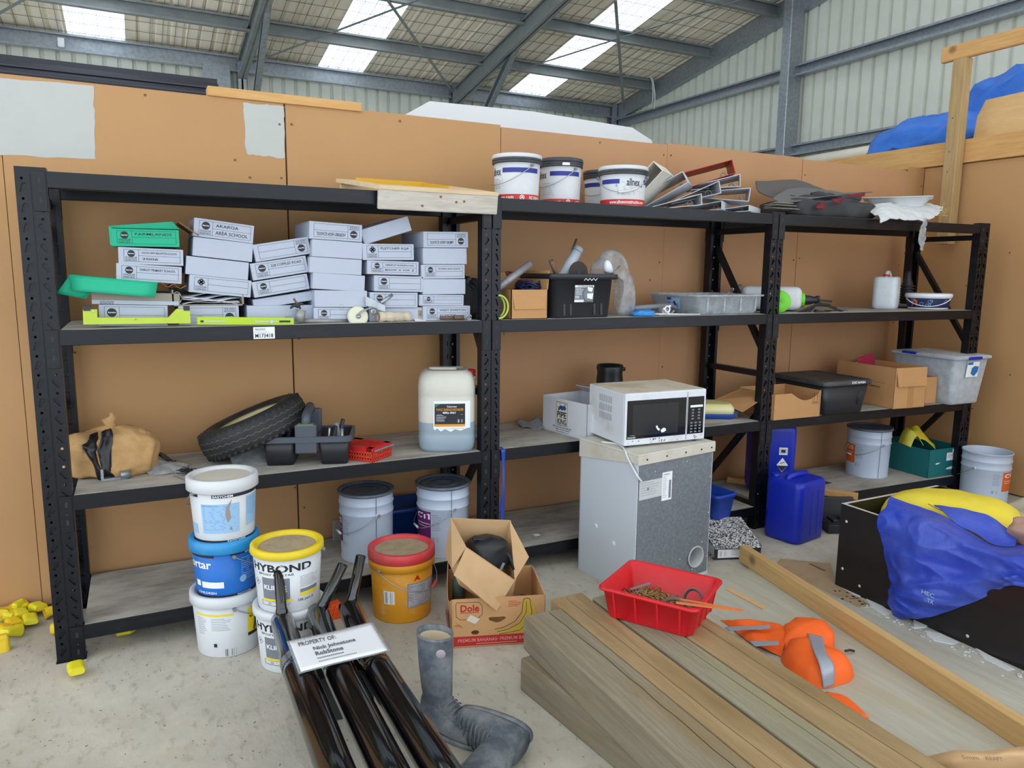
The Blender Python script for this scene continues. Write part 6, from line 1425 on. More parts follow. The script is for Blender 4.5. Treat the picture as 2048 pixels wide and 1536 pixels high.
# top with folded lip and the deeper apron at the front end
B().lo((-.006, -.006, DZ-.012), (DW+.006, DD+.006, DZ), .003).obj('top', m_dryt, dy_)
B().lo((-.006, -.006, DZ-.055), (DW+.006, .003, DZ-.01), .002).obj('top_lip', m_dryt, dy_)
B().add([(-.007, 0, DZ-.045), (-.007, DD*.55, DZ-.075), (-.007, DD+.004, DZ-.10), (-.007, DD+.004, DZ-.01), (-.007, 0, DZ-.01)]+[(.0, 0, DZ-.045), (.0, DD*.55, DZ-.075), (.0, DD+.004, DZ-.10), (.0, DD+.004, DZ-.01), (.0, 0, DZ-.01)], [(0, 1, 2, 3, 4), (9, 8, 7, 6, 5), (0, 5, 6, 1), (1, 6, 7, 2), (2, 7, 8, 3), (3, 8, 9, 4), (4, 9, 5, 0)]).obj('side_apron', m_dryt, dy_)
scs = B().cyl((0, 0, 0), .005, .002, 8, Matrix.Rotation(math.pi/2, 4, 'X')).mesh('screw'); scs.materials.append(m_dark)
for x in (.05, .19, .33, .45, .53): share('screw', scs, dy_, (x, -.0062, DZ-.03))
scw = B().cyl((0, 0, 0), .003, .0015, 8, Matrix.Rotation(math.pi/2, 4, 'X')).mesh('rivet'); scw.materials.append(m_whitec)
for x, z in ((.02, .1), (.54, .1), (.54, .35), (.54, .55), (.35, .66), (.3, .06), (.43, .05), (.5, .19), (.12, .64), (.33, .13)): share('rivet', scw, dy_, (x, .0022, z))
for y, z in ((.30, .29), (.16, .235)):
    B().lathe([(1e-5, .003), (.006, .003), (.012, .001), (.014, 0)], 16, Matrix.Translation((-.0005, y, z)) @ Matrix.Rotation(-math.pi/2, 4, 'Y')).obj('side_plug', m_whitec, dy_)
f_ = flat((0, .0028, 0), (1, 0, 0), (0, 0, 1), (0, -1, 0))
Ink().rect(.012, .505, .172, .60).obj('rating_label', M('label_pale_grey', (196, 200, 202), .6), dy_, f_); Ink().rect(.172, .475, .245, .625).obj('wiring_label', m_paperw, dy_, f_)
Ink().lines(.02, .515, .16, .59, 6, .12).poly([(.062, .55), (.082, .55), (.072, .568)]).lines(.178, .485, .21, .6, 12, .2).rect(.222, .485, .238, .58).text('WIRING', .18, .608, .225, .617, .01).obj('small_print', m_lgrey, dy_, f_, .0012)
cdp = [(.02, .30, DZ+.004), (.05, .2, DZ+.006), (-.004, .10, DZ+.004), (-.016, .06, DZ-.03), (-.012, .0, DZ-.10), (.012, -.012, DZ-.135)]
B().tube([catmull([[Vector(p), Vector(p)] for p in cdp], k/24, 0) for k in range(25)], .0055, 8).obj('power_cord', m_white, dy_)

mA = PZ(1248, 893, DZ+.012); mB = PZ(1417, 878, DZ+.012)
mw = thing('microwave', 'dirty white microwave oven standing on top of the dryer', 'microwave', (mA.x, mA.y, DZ), math.atan2(mB.y-mA.y, mB.x-mA.x)+.03)
MW, MD, MH = .50, .37, .282
m_mw = M('microwave_white', (214, 218, 226), .35, dirt=.55, dirt_rgb=(176, 158, 134), dscale=5, dlo=.54, dhi=.75)
B().lo((0, .012, .012), (MW, MD, MH), .006, 2).obj('case', m_mw, mw)
B().lo((.002, .014, MH-.001), (MW-.002, MD-.004, MH+.001), .0005).obj('top_dust', M('top_grime', (206, 196, 180), .7, dirt=.6, dirt_rgb=(168, 146, 118), dscale=5, dlo=.4, dhi=.6), mw)
B().lo((0, 0, .012), (MW, .014, MH), .005, 2).obj('front_frame', m_mw, mw)
for x in (.04, MW-.04):
    for y in (.04, MD-.05): B().cyl((x, y, 0), .014, .013, 12).obj('foot', m_dark, mw)
m_gls = M('dark_glass', (14, 15, 18), .08)
B().lo((.012, -.002, .045), (.375, .004, .245), .002).obj('door_glass', m_gls, mw); dgl = mw.children[-1]
B().lo((.045, -.0028, .062), (.325, -.0015, .222), .0004).obj('door_window', M('window_mesh', (36, 38, 40), .12), dgl)
B().lo((.385, -.002, .045), (.488, .004, .245), .002).obj('control_panel', m_gls, mw); cpl = mw.children[-1]
B().lo((.378, -.001, .02), (.3815, .001, MH-.01)).obj('door_gap', m_grey, mw)
fm = front((0, -.003, 0))
Ink().rect(.398, .188, .478, .2).obj('display_strip', m_paperw, mw, fm)
kb = B().box((0, 0, 0), (.014, .0012, .008), .0003).mesh('key'); kb.materials.append(m_lgrey)
for r_ in range(4):
    for c_ in range(3): share('key', kb, cpl, (.410+c_*.027, -.0022, .105-r_*.016))
for r_ in range(4):
    for c_ in range(2): share('key', kb, cpl, (.416+c_*.04, -.0022, .175-r_*.016))
Ink().text('Inverter', .017, .05, .065, .06, .01).line([(.03, .064), (.045, .066), (.06, .062)], .001).obj('brand_lettering', m_paperw, mw, fm)
ink = Ink(); ink.poly([(.185, .105), (.195, .108), (.2, .095), (.212, .088), (.206, .078), (.195, .086), (.188, .095)]).poly([(.215, .08), (.23, .092), (.245, .09), (.25, .078), (.238, .07), (.222, .068)]); ink.obj('peeled_sticker', m_paperw, mw, fm, .0012)
ink = Ink(); rr = random.Random(2)
for i in range(26): x = rr.uniform(.01, .48); z = rr.uniform(.016, .038); ink.disc(x, z, rr.uniform(.001, .0045), 7)
for i in range(8): x = rr.uniform(.17, .25); z = rr.uniform(.02, .04); ink.disc(x, z, rr.uniform(.002, .007), 7, .003)
ink.obj('splash_print', M('brown_grime', (136, 116, 92), .8), mw, front((0, -.0004, 0))); bpy.data.objects['splash_print']['kind'] = 'stuff'
sv = B().lo((-.0008, 0, 0), (0, .003, .036)).mesh('vent_slot'); sv.materials.append(m_lgrey)
for r_ in range(3):
    for i in range(12): share('vent_slot', sv, mw, (0, .13+i*.011, .118+r_*.046))
seg = thing('microwave_cable', '', '') if False else None

# ================================================================== black pipes with paper notice
m_pipe = M('gloss_black_enamel', (10, 10, 13), .10, coat=.6)
PZA = .235
pd = [((669, 1536), (600, 1349), (564, 1241), (557, 1139), .0), ((775, 1536), (683, 1349), (634, 1226), (686, 1129), 0), ((877, 1536), (762, 1349), (698, 1214), (722, 1111), 0)]
plabel = ('black enamelled steel pipe with upright stub nearest the bucket stack', 'middle black enamelled steel pipe with leaning stub', 'black enamelled steel pipe with upright stub beside rubber boots')
ends = []
for (n0, f0, k0, s0, _), lb_ in zip(pd, plabel):
    a = PZ(*n0, PZA); b = PZ(*f0, PZA); k = PZ(*k0, PZA+.005); d = (b-a).normalized()
    t = thing('steel_pipe', lb_, 'pipe', (b.x, b.y, PZA-.054), 0, 'three black pipes laid side by side')
    L_ = lambda p: Vector(p)-Vector((b.x, b.y, PZA-.054))
    na = a-d*.75
    B().tube([L_(na), L_(a), L_(b), L_(b+d*.09)], [.054]*4, 40).obj('main_tube', m_pipe, t)
    kd = (k-b).normalized()
    B().tube([L_(b+d*.04), L_(b+d*.1), L_(b+d*.14), L_(k-kd*.04), L_(k), L_(k+kd*.012)], [.0542, .052, .048, .046, .044, .024], 32).obj('neck', m_pipe, t)
    kb_ = k-kd*.02
    depth = (kb_-CAMP).dot(_f); tp_ = CAMP+ray(*s0)/FPX*(depth+.01)
    q = (tp_-kb_).normalized()
    B().lathe([(.0205, 0), (.0205, (tp_-kb_).length), (.0155, (tp_-kb_).length), (.0155, .05), (1e-5, .05)], 28, Matrix.Translation(L_(kb_)) @ q.to_track_quat('Z', 'Y').to_matrix().to_4x4()).obj('stub', m_pipe, t)
    B().lathe([(.022, .02), (.027, .028), (.024, .05), (.0208, .06)], 24, Matrix.Translation(L_(kb_)) @ q.to_track_quat('Z', 'Y').to_matrix().to_4x4()).obj('weld', m_pipe, t)
for y, lb_ in ((-.86, 'dark block under the three black pipes below the notice'), (-2.0, 'dark block under the near ends of black pipes')):
    tag(B().box((.93, y, (PZA-.054)/2), (.20, .08, PZA-.054), .004).obj('support_block', m_rub), lb_, 'bearer', 'bearers under the pipes')
zp = PZA+.0565
pc_ = [PZ(*q, zp) for q in [(602, 1345), (775, 1301), (746, 1252), (579, 1285)]]
pp = thing('paper_notice', 'laminated white paper notice reading PROPERTY OF laid across pipes', 'notice', pc_[0])
ex = (pc_[1]-pc_[0]); ez = (pc_[3]-pc_[0]); 
def pn(u, v): 
    q = ex*u+ez*v; return q+Vector((0, 0, .003+.0015*math.sin(u*5+v*2)))
B().sheet(lambda u, v: pn(u, v), 30, 8, .0008).obj('sheet', M('bright_paper', (232, 234, 240), .5), pp)
B().sheet(lambda u, v: pn(-.03+1.06*u, -.04+1.08*v)+Vector((0, 0, -.0012)), 30, 8, .0004).obj('sleeve', m_film, pp)
pm = lambda x, z, e: pn(x, z)+Vector((0, 0, .0015+e))
m_pg = M('grey_ink', (92, 92, 100), .7)
Ink().text('PROPERTY OF:', .08, .74, .52, .88, .012).obj('heading', m_pg, pp, pm)
Ink().text('Nick Johnstone', .22, .48, .72, .63, .02).obj('name_line', m_pg, pp, pm)
Ink().text('RobStone', .22, .33, .54, .46, .02).obj('firm_line', m_pg, pp, pm)
ink = Ink()
for i in range(14): ink.rect(.22+i*.022, .225, .234+i*.022, .255)
for i in range(26): ink.rect(.22+i*.017, .125, .230+i*.017, .145)
ink.obj('small_print', m_pg, pp, pm)
for i in range(12): Ink().disc(.1+i*.072, .965, .006, 8).obj('punch_hole', m_ink, pp, pm)

# orange pad behind pipes
og = thing('orange_chock', 'small orange waffle-patterned plastic pad behind the black pipes', 'pad', PZ(668, 1240, 0), facing(PZ(668, 1240, 0))+.3)
B().prism([(-.03, 0), (.035, 0), (.045, .05), (.03, .085), (-.01, .08), (-.04, .04)], .03).obj('pad', M('orange_plastic', (236, 92, 30), .5), og)
for k in range(3): B().bar((-.03+.022*k, -.003, .006), (-.01+.022*k, -.003, .07), .004, .006).obj('rib', MATS['orange_plastic'], og)
for k in range(3): B().bar((-.03, -.003, .02+.02*k), (.036, -.003, .012+.022*k), .006, .004).obj('rib', MATS['orange_plastic'], og)

# ================================================================== rubber boots
m_boot = M('dusty_rubber_boot', (78, 86, 96), .65, dirt=.75, dirt_rgb=(142, 146, 148), dscale=10, dlo=.42, dhi=.66, bump=.2, bscale=30)
m_bootl = M('boot_lining', (206, 190, 162), .9)
b1 = thing('rubber_boot', 'dusty grey rubber boot standing upright beside the pipes', 'boot', (1.205, -1.10, 0), math.radians(-62), 'pair of dusty rubber boots')
# local +x is toe direction
SH = .365
lev = []
def bo(cx, rx, ry, n=28): return [(cx+rx*math.cos(2*math.pi*i/n), ry*math.sin(2*math.pi*i/n)) for i in range(n)]
sh = [(bo(.0, .052, .042), .085), (bo(.0, .055, .046), .12), (bo(-.004, .060, .050), .16), (bo(-.008, .064, .052), .22), (bo(-.01, .068, .054), .28), (bo(-.012, .070, .055), SH-.012), (bo(-.012, .072, .057), SH-.010), (bo(-.012, .072, .057), SH), (bo(-.012, .068, .053), SH), (bo(-.01, .064, .050), SH-.02), (bo(-.0, .05, .04), .12)]
b = loft(sh, (False, False))
foot = []
for k in range(17):
    t = k/16; x = -.055+.26*t; w = .044+.013*math.sin(min(1, t*1.1)*math.pi) if t < .9 else .042; hh = .122-.055*min(1, max(0, (t-.25)/.35))-(.02*max(0, (t-.8)/.2)); 
    foot.append((x, w*(1 if 0 < k < 15 else (.75 if k != 16 else .55)), hh*(1 if k < 15 else (.8 if k == 15 else .55))))
vs = []; fs = []; n = 18
for x, w, hh in foot:
    for i in range(n):
        a = 2*math.pi*i/n; c_, s_ = math.cos(a), math.sin(a); vs.append((x, w*math.copysign(abs(c_)**.7, c_), .012+hh/2*(1+math.copysign(abs(s_)**.8, s_))))
for k in range(len(foot)-1):
    for i in range(n): fs.append((k*n+i, k*n+(i+1) % n, (k+1)*n+(i+1) % n, (k+1)*n+i))
fs += [tuple(range(n-1, -1, -1)), tuple(len(vs)-n+i for i in range(n))]
b.add(vs, fs, True); b.obj('upper', m_boot, b1)
loft([(bo(-.01, .063, .049), SH-.02), (bo(0, .05, .04), .13)], (False, True)).obj('lining', m_bootl, b1)
for k in range(8): B().tube([(.035+.017*k+.002, .043*math.cos(a), .110-.0062*k+.016*math.sin(a)*1.0) for a in [math.pi*i/10 for i in range(11)]], .0025, 6).obj('instep_rib', m_boot, b1)
loft([([(x*1.0, y) for x, y in [(.075+.135*math.copysign(abs(math.cos(a))**.8, math.cos(a)), .047*math.copysign(abs(math.sin(a))**.8, math.sin(a))) for a in [2*math.pi*i/28 for i in range(28)]]], z) for z in (0, .02)]).obj('sole', m_boot, b1)
B().lathe([(1e-5, .001), (.016, .001), (.017, 0)], 18, Matrix.Translation((.045, -.036, SH-.05)) @ Vector((.6, -.8, 0)).to_track_quat('Z', 'Y').to_matrix().to_4x4()).obj('badge', M('faded_badge', (160, 148, 156), .6), b1)
b2 = thing('rubber_boot', 'dusty grey rubber boot fallen on its side on the floor', 'boot', (1.40, -1.25, 0), 0, 'pair of dusty rubber boots')
hx = Vector((-.58, .81, 0)).normalized(); hz_ = Vector((hx.y*-1, hx.x, 0)); hy = hz_.cross(hx)
b2.matrix_world = Matrix(((hx.x, hy.x, hz_.x, 1.405), (hx.y, hy.y, hz_.y, -1.325), (hx.z, hy.z, hz_.z, .066), (0, 0, 0, 1))) @ Matrix.Scale(1.1, 4)
for ch in list(b1.children):
    cpy = ch.copy(); COL.objects.link(cpy); cpy.parent = b2
# ================================================================== timber stack
m_t = [woody('weathered_beam_grey', (150, 140, 120), (122, 112, 94), scale=(26, 1.6, 26), rings=1.7, third=(138, 116, 82), bump=.5),
       woody('weathered_beam_tan', (170, 144, 106), (144, 120, 86), scale=(26, 1.6, 26), rings=1.5, third=(130, 106, 70), bump=.5),
       woody('weathered_beam_green', (154, 148, 126), (128, 122, 102), scale=(26, 1.6, 26), rings=1.7, third=(150, 140, 108), bump=.5)]
m_crack = M('timber_crack', (52, 42, 32), .9)
ZT = .275
tb = [('grey cracked timber beam on the boot side of timber stack', 1.625, 1.797, -.955, 0, .0), ('tan knotty timber beam second in the timber stack', 1.800, 1.955, -.865, 1, -.012), ('greenish grey timber beam under red tray', 1.965, 2.105, -.93, 2, .0), ('mottled timber beam on the jacket side of timber stack', 2.110, 2.287, -.90, 1, -.01)]
for i, (lb_, x0, x1, y0, mi, sk) in enumerate(tb):
    t = thing('timber_beam', lb_, 'timber', ((x0+x1)/2, y0, ZT-.14), math.radians(-1.0), 'stacked timber beams on the floor')
    hw = (x1-x0)/2-.0015
    B().lo((-hw, -2.3, 0), (hw, 0, .14), .006, 2).obj('beam', m_t[mi], t)
    rr = random.Random(20+i); x = rr.uniform(-.3, .3)*hw; pts = []
    for k in range(24):
        y = -.02-.06*k; x += rr.uniform(-.004, .0045)*(1.0 if i == 0 else .5); x = max(-hw*.7, min(hw*.7, x)); pts.append((x, y))
    Ink().line(pts, .0028 if i == 0 else .0014).obj('surface_crack', m_crack, t, flat((0, 0, .14), (1, 0, 0), (0, 1, 0), (0, 0, 1)))
lw = thing('timber_beam', 'lower timber beam on the floor supporting the timber stack', 'timber', (1.67, -1.0, 0), math.radians(6.5), 'stacked timber beams on the floor')
B().lo((-.085, -2.2, 0), (.085, 0, .134), .006, 2).obj('beam', m_t[0], lw)
lw2 = thing('timber_beam', 'lower timber beam beneath the mottled upper beam', 'timber', (2.16, -1.0, 0), math.radians(-1), 'stacked timber beams on the floor')
B().lo((-.085, -2.2, 0), (.085, 0, .134), .006, 2).obj('beam', m_t[2], lw2)
# ------------------------------------------------------------------ red tray of fasteners
tc = [PZ(*q, ZT+.13) for q in [(1213, 1175), (1402, 1225), (1450, 1157), (1265, 1123)]]
ctr = sum(tc, Vector())/4; e1 = tc[1]-tc[0]; TW = .40; TD = .345
rt_ = thing('red_tray', 'red plastic tray of fasteners resting on the timber beams', 'tray', (ctr.x-.005, ctr.y+.02, ZT), math.atan2(e1.y, e1.x)+.03)
m_rt = M('tray_red', (206, 22, 34), .42, dirt=.25, dirt_rgb=(200, 80, 84), dscale=12, dlo=.55, dhi=.8)
tub(rt_, TW*.95, TD*.93, .128, m_rt, .90, .013, .005, .03, 'tray', .014)
for k in range(4): 
    B().bar((-.13+.087*k, -TD*.41, .004), (-.137+.09*k, -TD*.462, .114), .008, .008, (0, 1, 0)).obj('rib', m_rt, rt_)
    B().bar((TW*.425, -.11+.075*k, .004), (TW*.472, -.115+.077*k, .114), .008, .008, (1, 0, 0)).obj('rib', m_rt, rt_)
RM = Matrix.Translation(rt_.location) @ Matrix.Rotation(rt_.rotation_euler[2], 4, 'Z')
m_brass = M('brassy_zinc', (176, 150, 96), .4, .6, dirt=.5, dirt_rgb=(110, 104, 92), dscale=40)
fb = B(); rr = random.Random(11)
for i in range(420):
    a = Vector((rr.gauss(-.06, .055), rr.gauss(.02, .06), 0)); 
    if abs(a.x) > .165 or abs(a.y) > .13: continue
    a.z = .010+max(0, .042-.25*((a.x+.05)**2+(a.y-.02)**2)**.5)*rr.uniform(.6, 1)+rr.uniform(0, .012)
    d = Vector((rr.uniform(-1, 1), rr.uniform(-1, 1), rr.uniform(-.35, .35))).normalized(); l = rr.uniform(.014, .034)
    fb.rod(a, a+d*l, .0022, 5)
    fb.rod(a+d*l, a+d*(l+.003), .0045, 6)
fb.obj('screw_heap', m_brass, None, kind='stuff'); so_ = bpy.data.objects['screw_heap']; so_.matrix_world = RM; so_['label'] = 'heap of loose brassy screws and nails in red tray'; so_['category'] = 'screws'
hp = B().add([(x, y, .0092) for x, y in rrect(.30, .26, .03)], [tuple(range(24))]); 
dfl = hp.obj('rust_litter', m_rust, rt_); 
def intray(name, label, cat, bld, mat, part):
    t = thing(name, label, cat, rt_.location.copy(), rt_.rotation_euler[2]); bld.obj(part, mat, t); return t
intray('rubber_seal_ring', 'brown rubber seal ring standing in the red tray', 'seal ring', B().tube([(.085+.062*math.cos(a), -.06+.02*math.sin(a), .050+.045*math.sin(a)) for a in [2*math.pi*i/40 for i in range(40)]], .0085, 10, closed=True), M('brown_rubber', (112, 96, 84), .7), 'ring')
intray('flange_washer', 'grey flat horseshoe washer leaning at back of red tray', 'washer', B().tube([(.11+.037*math.cos(a), .075+.012*math.sin(a), .052+.042*math.sin(a)) for a in [-.6+4.4*i/30 for i in range(31)]], .011, 8, flat=.35), M('grey_iron', (116, 114, 112), .6, .3), 'plate')
intray('hinge_strip', 'folded metal hinge strip leaning in corner of red tray', 'hinge', B().bar((-.15, .05, .045), (-.08, .10, .07), .018, .003).bar((-.15, .03, .03), (-.09, .04, .06), .014, .003).rod((-.13, .02, .03), (-.05, .06, .035), .006), m_alu, 'strip')
intray('wire_ring', 'small wire ring beside hinge strip inside red tray', 'ring', B().tube([(-.155+.016*math.cos(a), .015, .045+.016*math.sin(a)) for a in [2*math.pi*i/20 for i in range(20)]], .0022, 6, closed=True), m_rust, 'ring')
intray('wood_scrap', 'pale wood splinter under the seal ring', 'wood scrap', B().box((.07, -.08, .04), (.12, .03, .006), .001, 1, Matrix.Rotation(.06, 4, 'Z')), m_ply, 'splinter')
a = PZ(1352, 1205, ZT+.135); b_ = PZ(1487, 1222, ZT+.14)
os_ = thing('orange_strip', 'thin orange wooden strip lying across rim of red tray', 'strip', a, 0)
B().bar((0, 0, 0), b_-a, .012, .005).obj('strip', M('orange_timber', (206, 116, 62), .6), os_); B().bar((.03, .012, .002), b_-a+Vector((-.01, .012, .002)), .008, .004).obj('split_piece', MATS['orange_timber'], os_)

# ================================================================== banana box and carton
bA = PZ(907, 1297); bB = PZ(1084, 1290)
bn = thing('banana_box', 'open banana carton with red band and printed bananas', 'cardboard box', bA, math.atan2(bB.y-bA.y, bB.x-bA.x)+.05)
BW, BD, BH = .405, .335, .225
m_ban = M('banana_card', (206, 158, 108), .75, dirt=.3, dirt_rgb=(178, 130, 86), dscale=6)
# front panel with hand hole and vent holes
def panel_holes(w, h, holes):
    bm = bmesh.new(); es = []
    for lp in [[(0, 0), (w, 0), (w, h), (0, h)]]+holes:
        vv = [bm.verts.new((x, 0, z)) for x, z in lp]
        for i in range(len(vv)): es.append(bm.edges.new((vv[i], vv[(i+1) % len(vv)])))
    bmesh.ops.triangle_fill(bm, edges=es, use_beauty=True); bm.verts.index_update()
    vs = [v.co.copy() for v in bm.verts]; fs = [[v.index for v in f.verts] for f in bm.faces]; bm.free(); return vs, fs
circ = lambda cx, cz, rx, rz: [(cx+rx*math.cos(-2*math.pi*i/12), cz+rz*math.sin(-2*math.pi*i/12)) for i in range(12)]
hand = [(.155, .135), (.225, .135), (.23, .125), (.205, .110), (.185, .108), (.155, .122)]
vs, fs = panel_holes(BW, BH, [list(reversed(hand)), circ(.095, .068, .018, .011), circ(.29, .075, .018, .011)])
bb2 = B(); bb2.add([(v.x, 0, v.z) for v in vs], fs); bb2.add([(v.x, .004, v.z) for v in vs], [list(reversed(f)) for f in fs])
bb2.lo((0, BD-.004, 0), (BW, BD, BH)).lo((BW-.004, 0, 0), (BW, BD, BH)).lo((0, 0, 0), (BW, BD, .004)).obj('carton_body', m_ban, bn)
# left side bows and dips in the middle
B().sheet(lambda u, v: (-.012*math.sin(math.pi*u)*v, BD*u, (BH-.085*math.sin(math.pi*u)**1.2+.045*u)*v), 14, 6, .004).obj('side_panel', m_ban, bn)
Ink().rect(0, .008, BW, .052).obj('red_band', M('banana_red', (188, 40, 38), .6), bn, front()); 
Ink().text('PREMIUM BANANAS', .02, .026, .19, .042, .01).text('PREMIUM BANANAS', .205, .026, .375, .042, .01).rect(.19, .032, .195, .036).rect(.1, .015, .28, .018).obj('band_lettering', M('band_pink', (226, 150, 140), .6), bn, front(), .0012)
Ink().text('Dole', .03, .165, .112, .198, .03).rect(.03, .16, .11, .163).lines(.15, .185, .19, .205, 4, .3).lines(.24, .175, .3, .205, 4, .3).lines(.005, .095, .04, .108, 2, .3).obj('red_lettering', MATS['banana_red'], bn, front())
Ink().line([(.01, .20), (.012, .145), (.03, .13), (.10, .13), (.125, .15), (.125, .19), (.11, .208), (.015, .21), (.01, .20)], .002).line([(.01, .12), (.03, .1), (.04, .09)], .001).obj('logo_outline', m_ink, bn, front())
Ink().poly([(.30, .205), (.32, .215), (.34, .205), (.36, .165), (.365, .12), (.35, .075), (.31, .058), (.24, .054), (.19, .062), (.19, .072), (.25, .078), (.28, .095), (.30, .13), (.308, .17)]).obj('banana_print', M('banana_yellow', (204, 168, 62), .6), bn, front())
Ink().line([(.305, .2), (.3, .15), (.27, .11), (.22, .085), (.18, .078)], .0022).line([(.32, .2), (.32, .15), (.29, .1), (.24, .075), (.19, .066)], .0022).line([(.335, .2), (.345, .15), (.33, .1), (.29, .066), (.2, .055)], .0022).line([(.305, .2), (.31, .214), (.33, .214), (.34, .2)], .0025).obj('banana_outline', m_ink, bn, front(), .0012)
Ink().poly([(.055, .128), (.095, .108), (.115, .13), (.075, .152)]) .obj('blank_sticker', M('cream_sticker', (222, 214, 196), .6), bn, front(), .0016)
sdm = flat((-.0135, BD, 0), (0, -1, 0), (0, 0, 1), (-1, 0, 0))
Ink().rect(.0, .008, BD, .05).obj('red_band', MATS['banana_red'], bn, sdm)
Ink().text('PREMIUM', .19, .10, .31, .118, .02).text('BANANAS', .19, .075, .31, .093, .02).line([(.05, .19), (.08, .12), (.15, .09)], .002).line([(.07, .19), (.10, .13), (.16, .105)], .002).line([(.09, .19), (.12, .14), (.17, .12)], .002).disc(.13, .075, .012, 12).obj('side_print', m_ink, bn, sdm)
# inner carton, tilted, mouth toward the camera
ic = thing('tipped_carton', 'small cardboard carton tipped over inside the banana box', 'cardboard box', (0, 0, 0))
qA, qB, qD, qE = PY(903, 1037, -.36), PY(1020, 1041, -.40), PY(1030, 1160, -.60), PY(933, 1094, -.58)
dv = Vector((-.01, .05, -.19))
def slab(pts, t, name, root, mat):
    pts = [Vector(p) for p in pts]; n_ = (pts[1]-pts[0]).cross(pts[-1]-pts[0]).normalized()*t; k = len(pts)
    return B().add(pts+[p+n_ for p in pts], [tuple(range(k)), tuple(range(2*k-1, k-1, -1))]+[(i_, i_+k, (i_+1) % k+k, (i_+1) % k) for i_ in range(k)]).obj(name, mat, root)
for nm, (p_, q_) in (('back_panel', (qA, qB)), ('right_panel', (qB, qD)), ('front_panel', (qD, qE)), ('left_panel', (qE, qA))):
    slab([p_, q_, q_+dv, p_+dv], .004, nm, ic, m_cardl)
slab([qA+dv, qB+dv, qD+dv, qE+dv], .004, 'bottom_panel', ic, m_cardl)
rC = PY(1058, 1114, -.50); slab([qB, rC, qD], .003, 'flap', ic, m_cardl)
slab([qE, qD, PY(993, 1222, -.68), PY(908, 1150, -.66)], .004, 'flap', ic, m_cardl)
slab([qE, qA, PY(897, 1094, -.40), PY(905, 1138, -.58)], .003, 'flap', ic, m_cardl)
wt0 = PY(1002, 1082, -.47); slab([PY(990, 1082, -.46), PY(1000, 1080, -.46), PY(1012, 1098, -.50), PY(1002, 1104, -.50)], .001, 'white_tag', ic, m_paperw)
bgk = thing('black_bag', 'black zip bag stuffed in the tipped carton', 'bag', (0, 0, 0))
bc_ = (qA+qB+qD+qE)/4+dv*.45
blob((bc_.x+.02, bc_.y, bc_.z-.07), (.105, .085, .085), .022, 9, 4, .75).obj('bag_body', M('black_nylon', (26, 26, 32), .45), bgk)
s0, s1, s2, s3 = PY(945, 1078, -.48), PY(985, 1078, -.48), PY(1018, 1112, -.52), PY(1028, 1140, -.56)
B().tube([s0, s1, s2, s3], [.012, .016, .018, .012], 8, flat=.5).obj('strap', M('black_webbing', (36, 36, 42), .6), bgk)
B().bar(PY(1000, 1142, -.58), PY(1008, 1126, -.57), .012, .004).obj('buckle', m_grey, bgk)
gc = thing('glass_jar', 'smoky glass jar standing at side of banana box', 'jar', bn.matrix_basis @ Vector((.33, .19, .006)), .2)
B().lathe([(1e-5, .0), (.04, 0), (.042, .12), (.038, .12), (.036, .006), (1e-5, .006)], 20).obj('jar', M('smoky_glass', (60, 68, 66), .15), gc)
gc2 = thing('green_canister', 'small green canister in back corner of banana box', 'canister', bn.matrix_basis @ Vector((.045, .27, .006)), .2)
B().lathe([(1e-5, .0), (.03, 0), (.03, .19), (.022, .205), (1e-5, .205)], 20).obj('body', M('moss_green', (70, 84, 74), .5), gc2); B().cyl((0, 0, .204), .012, .02, 12).obj('cap', m_dark, gc2)
# ================================================================== floor on the right
m_ply2 = woody('weathered_floor_ply', (188, 184, 170), (170, 165, 150), scale=(14, 1.2, 14), rings=2.2, third=(178, 166, 142), bump=.15, knots=False)
fp_ = thing('plywood_sheet', 'weathered grey plywood sheet lying flat on concrete floor', 'plywood', (2.36, -2.75, 0), math.radians(-1))
B().lo((0, 0, 0), (1.02, 2.25, .012), .001).obj('sheet', m_ply2, fp_)
lt_a = PZ(1477, 1122, .012); lt_b = PZ(2030, 1493, .012); dd = (lt_b-lt_a).normalized()
lt = thing('long_timber', 'long clean pine length lying on edge across the floor', 'timber', lt_a, math.atan2(dd.y, dd.x)+math.pi/2)
B().lo((0, -3.2, 0), (.047, 0, .094), .003).obj('length', woody('clean_pine', (206, 172, 118), (186, 148, 96), scale=(26, 1.4, 26), rings=1.4, bump=.15), lt)
cbd = thing('cardboard_scrap', 'torn flat cardboard scrap on floor beside black cabinet', 'cardboard', (0, 0, 0))
q = [PZ(*p, .0015) for p in [(1560, 1118), (1660, 1128), (1672, 1170), (1740, 1210), (1700, 1218), (1640, 1200), (1590, 1165), (1545, 1140)]]
B().add([(p.x, p.y, .0015) for p in q]+[(p.x, p.y, .0055) for p in q], [tuple(range(8)), tuple(range(15, 7, -1))]+[(i, i+8, (i+1) % 8+8, (i+1) % 8) for i in range(8)]).obj('sheet', M('dirty_cardboard', (172, 146, 116), .85, dirt=.4, dirt_rgb=(140, 116, 90), dscale=10), cbd)
for i_, (pa, pb_) in enumerate((((1505, 1168), (1535, 1228)), )):
    a = PZ(1455, 1178, .012); b_ = PZ(1530, 1218, .012)
    tag(B().bar(a+Vector((0, 0, .003)), b_+Vector((0, 0, .003)), .035, .005).obj('cardboard_strip', m_cardl), 'narrow strip of brown card lying on the plywood by red tray', 'card strip')
for i_, (a, b_, lb_) in enumerate((((1620, 1128), (1650, 1142), 'dark splinter on floor near the black cabinet'),)):
    a = PZ(*a, .006); b_ = PZ(*b_, .006); tag(B().bar(a, b_, .01, .004).obj('splinter', m_rust), lb_, 'splinter')

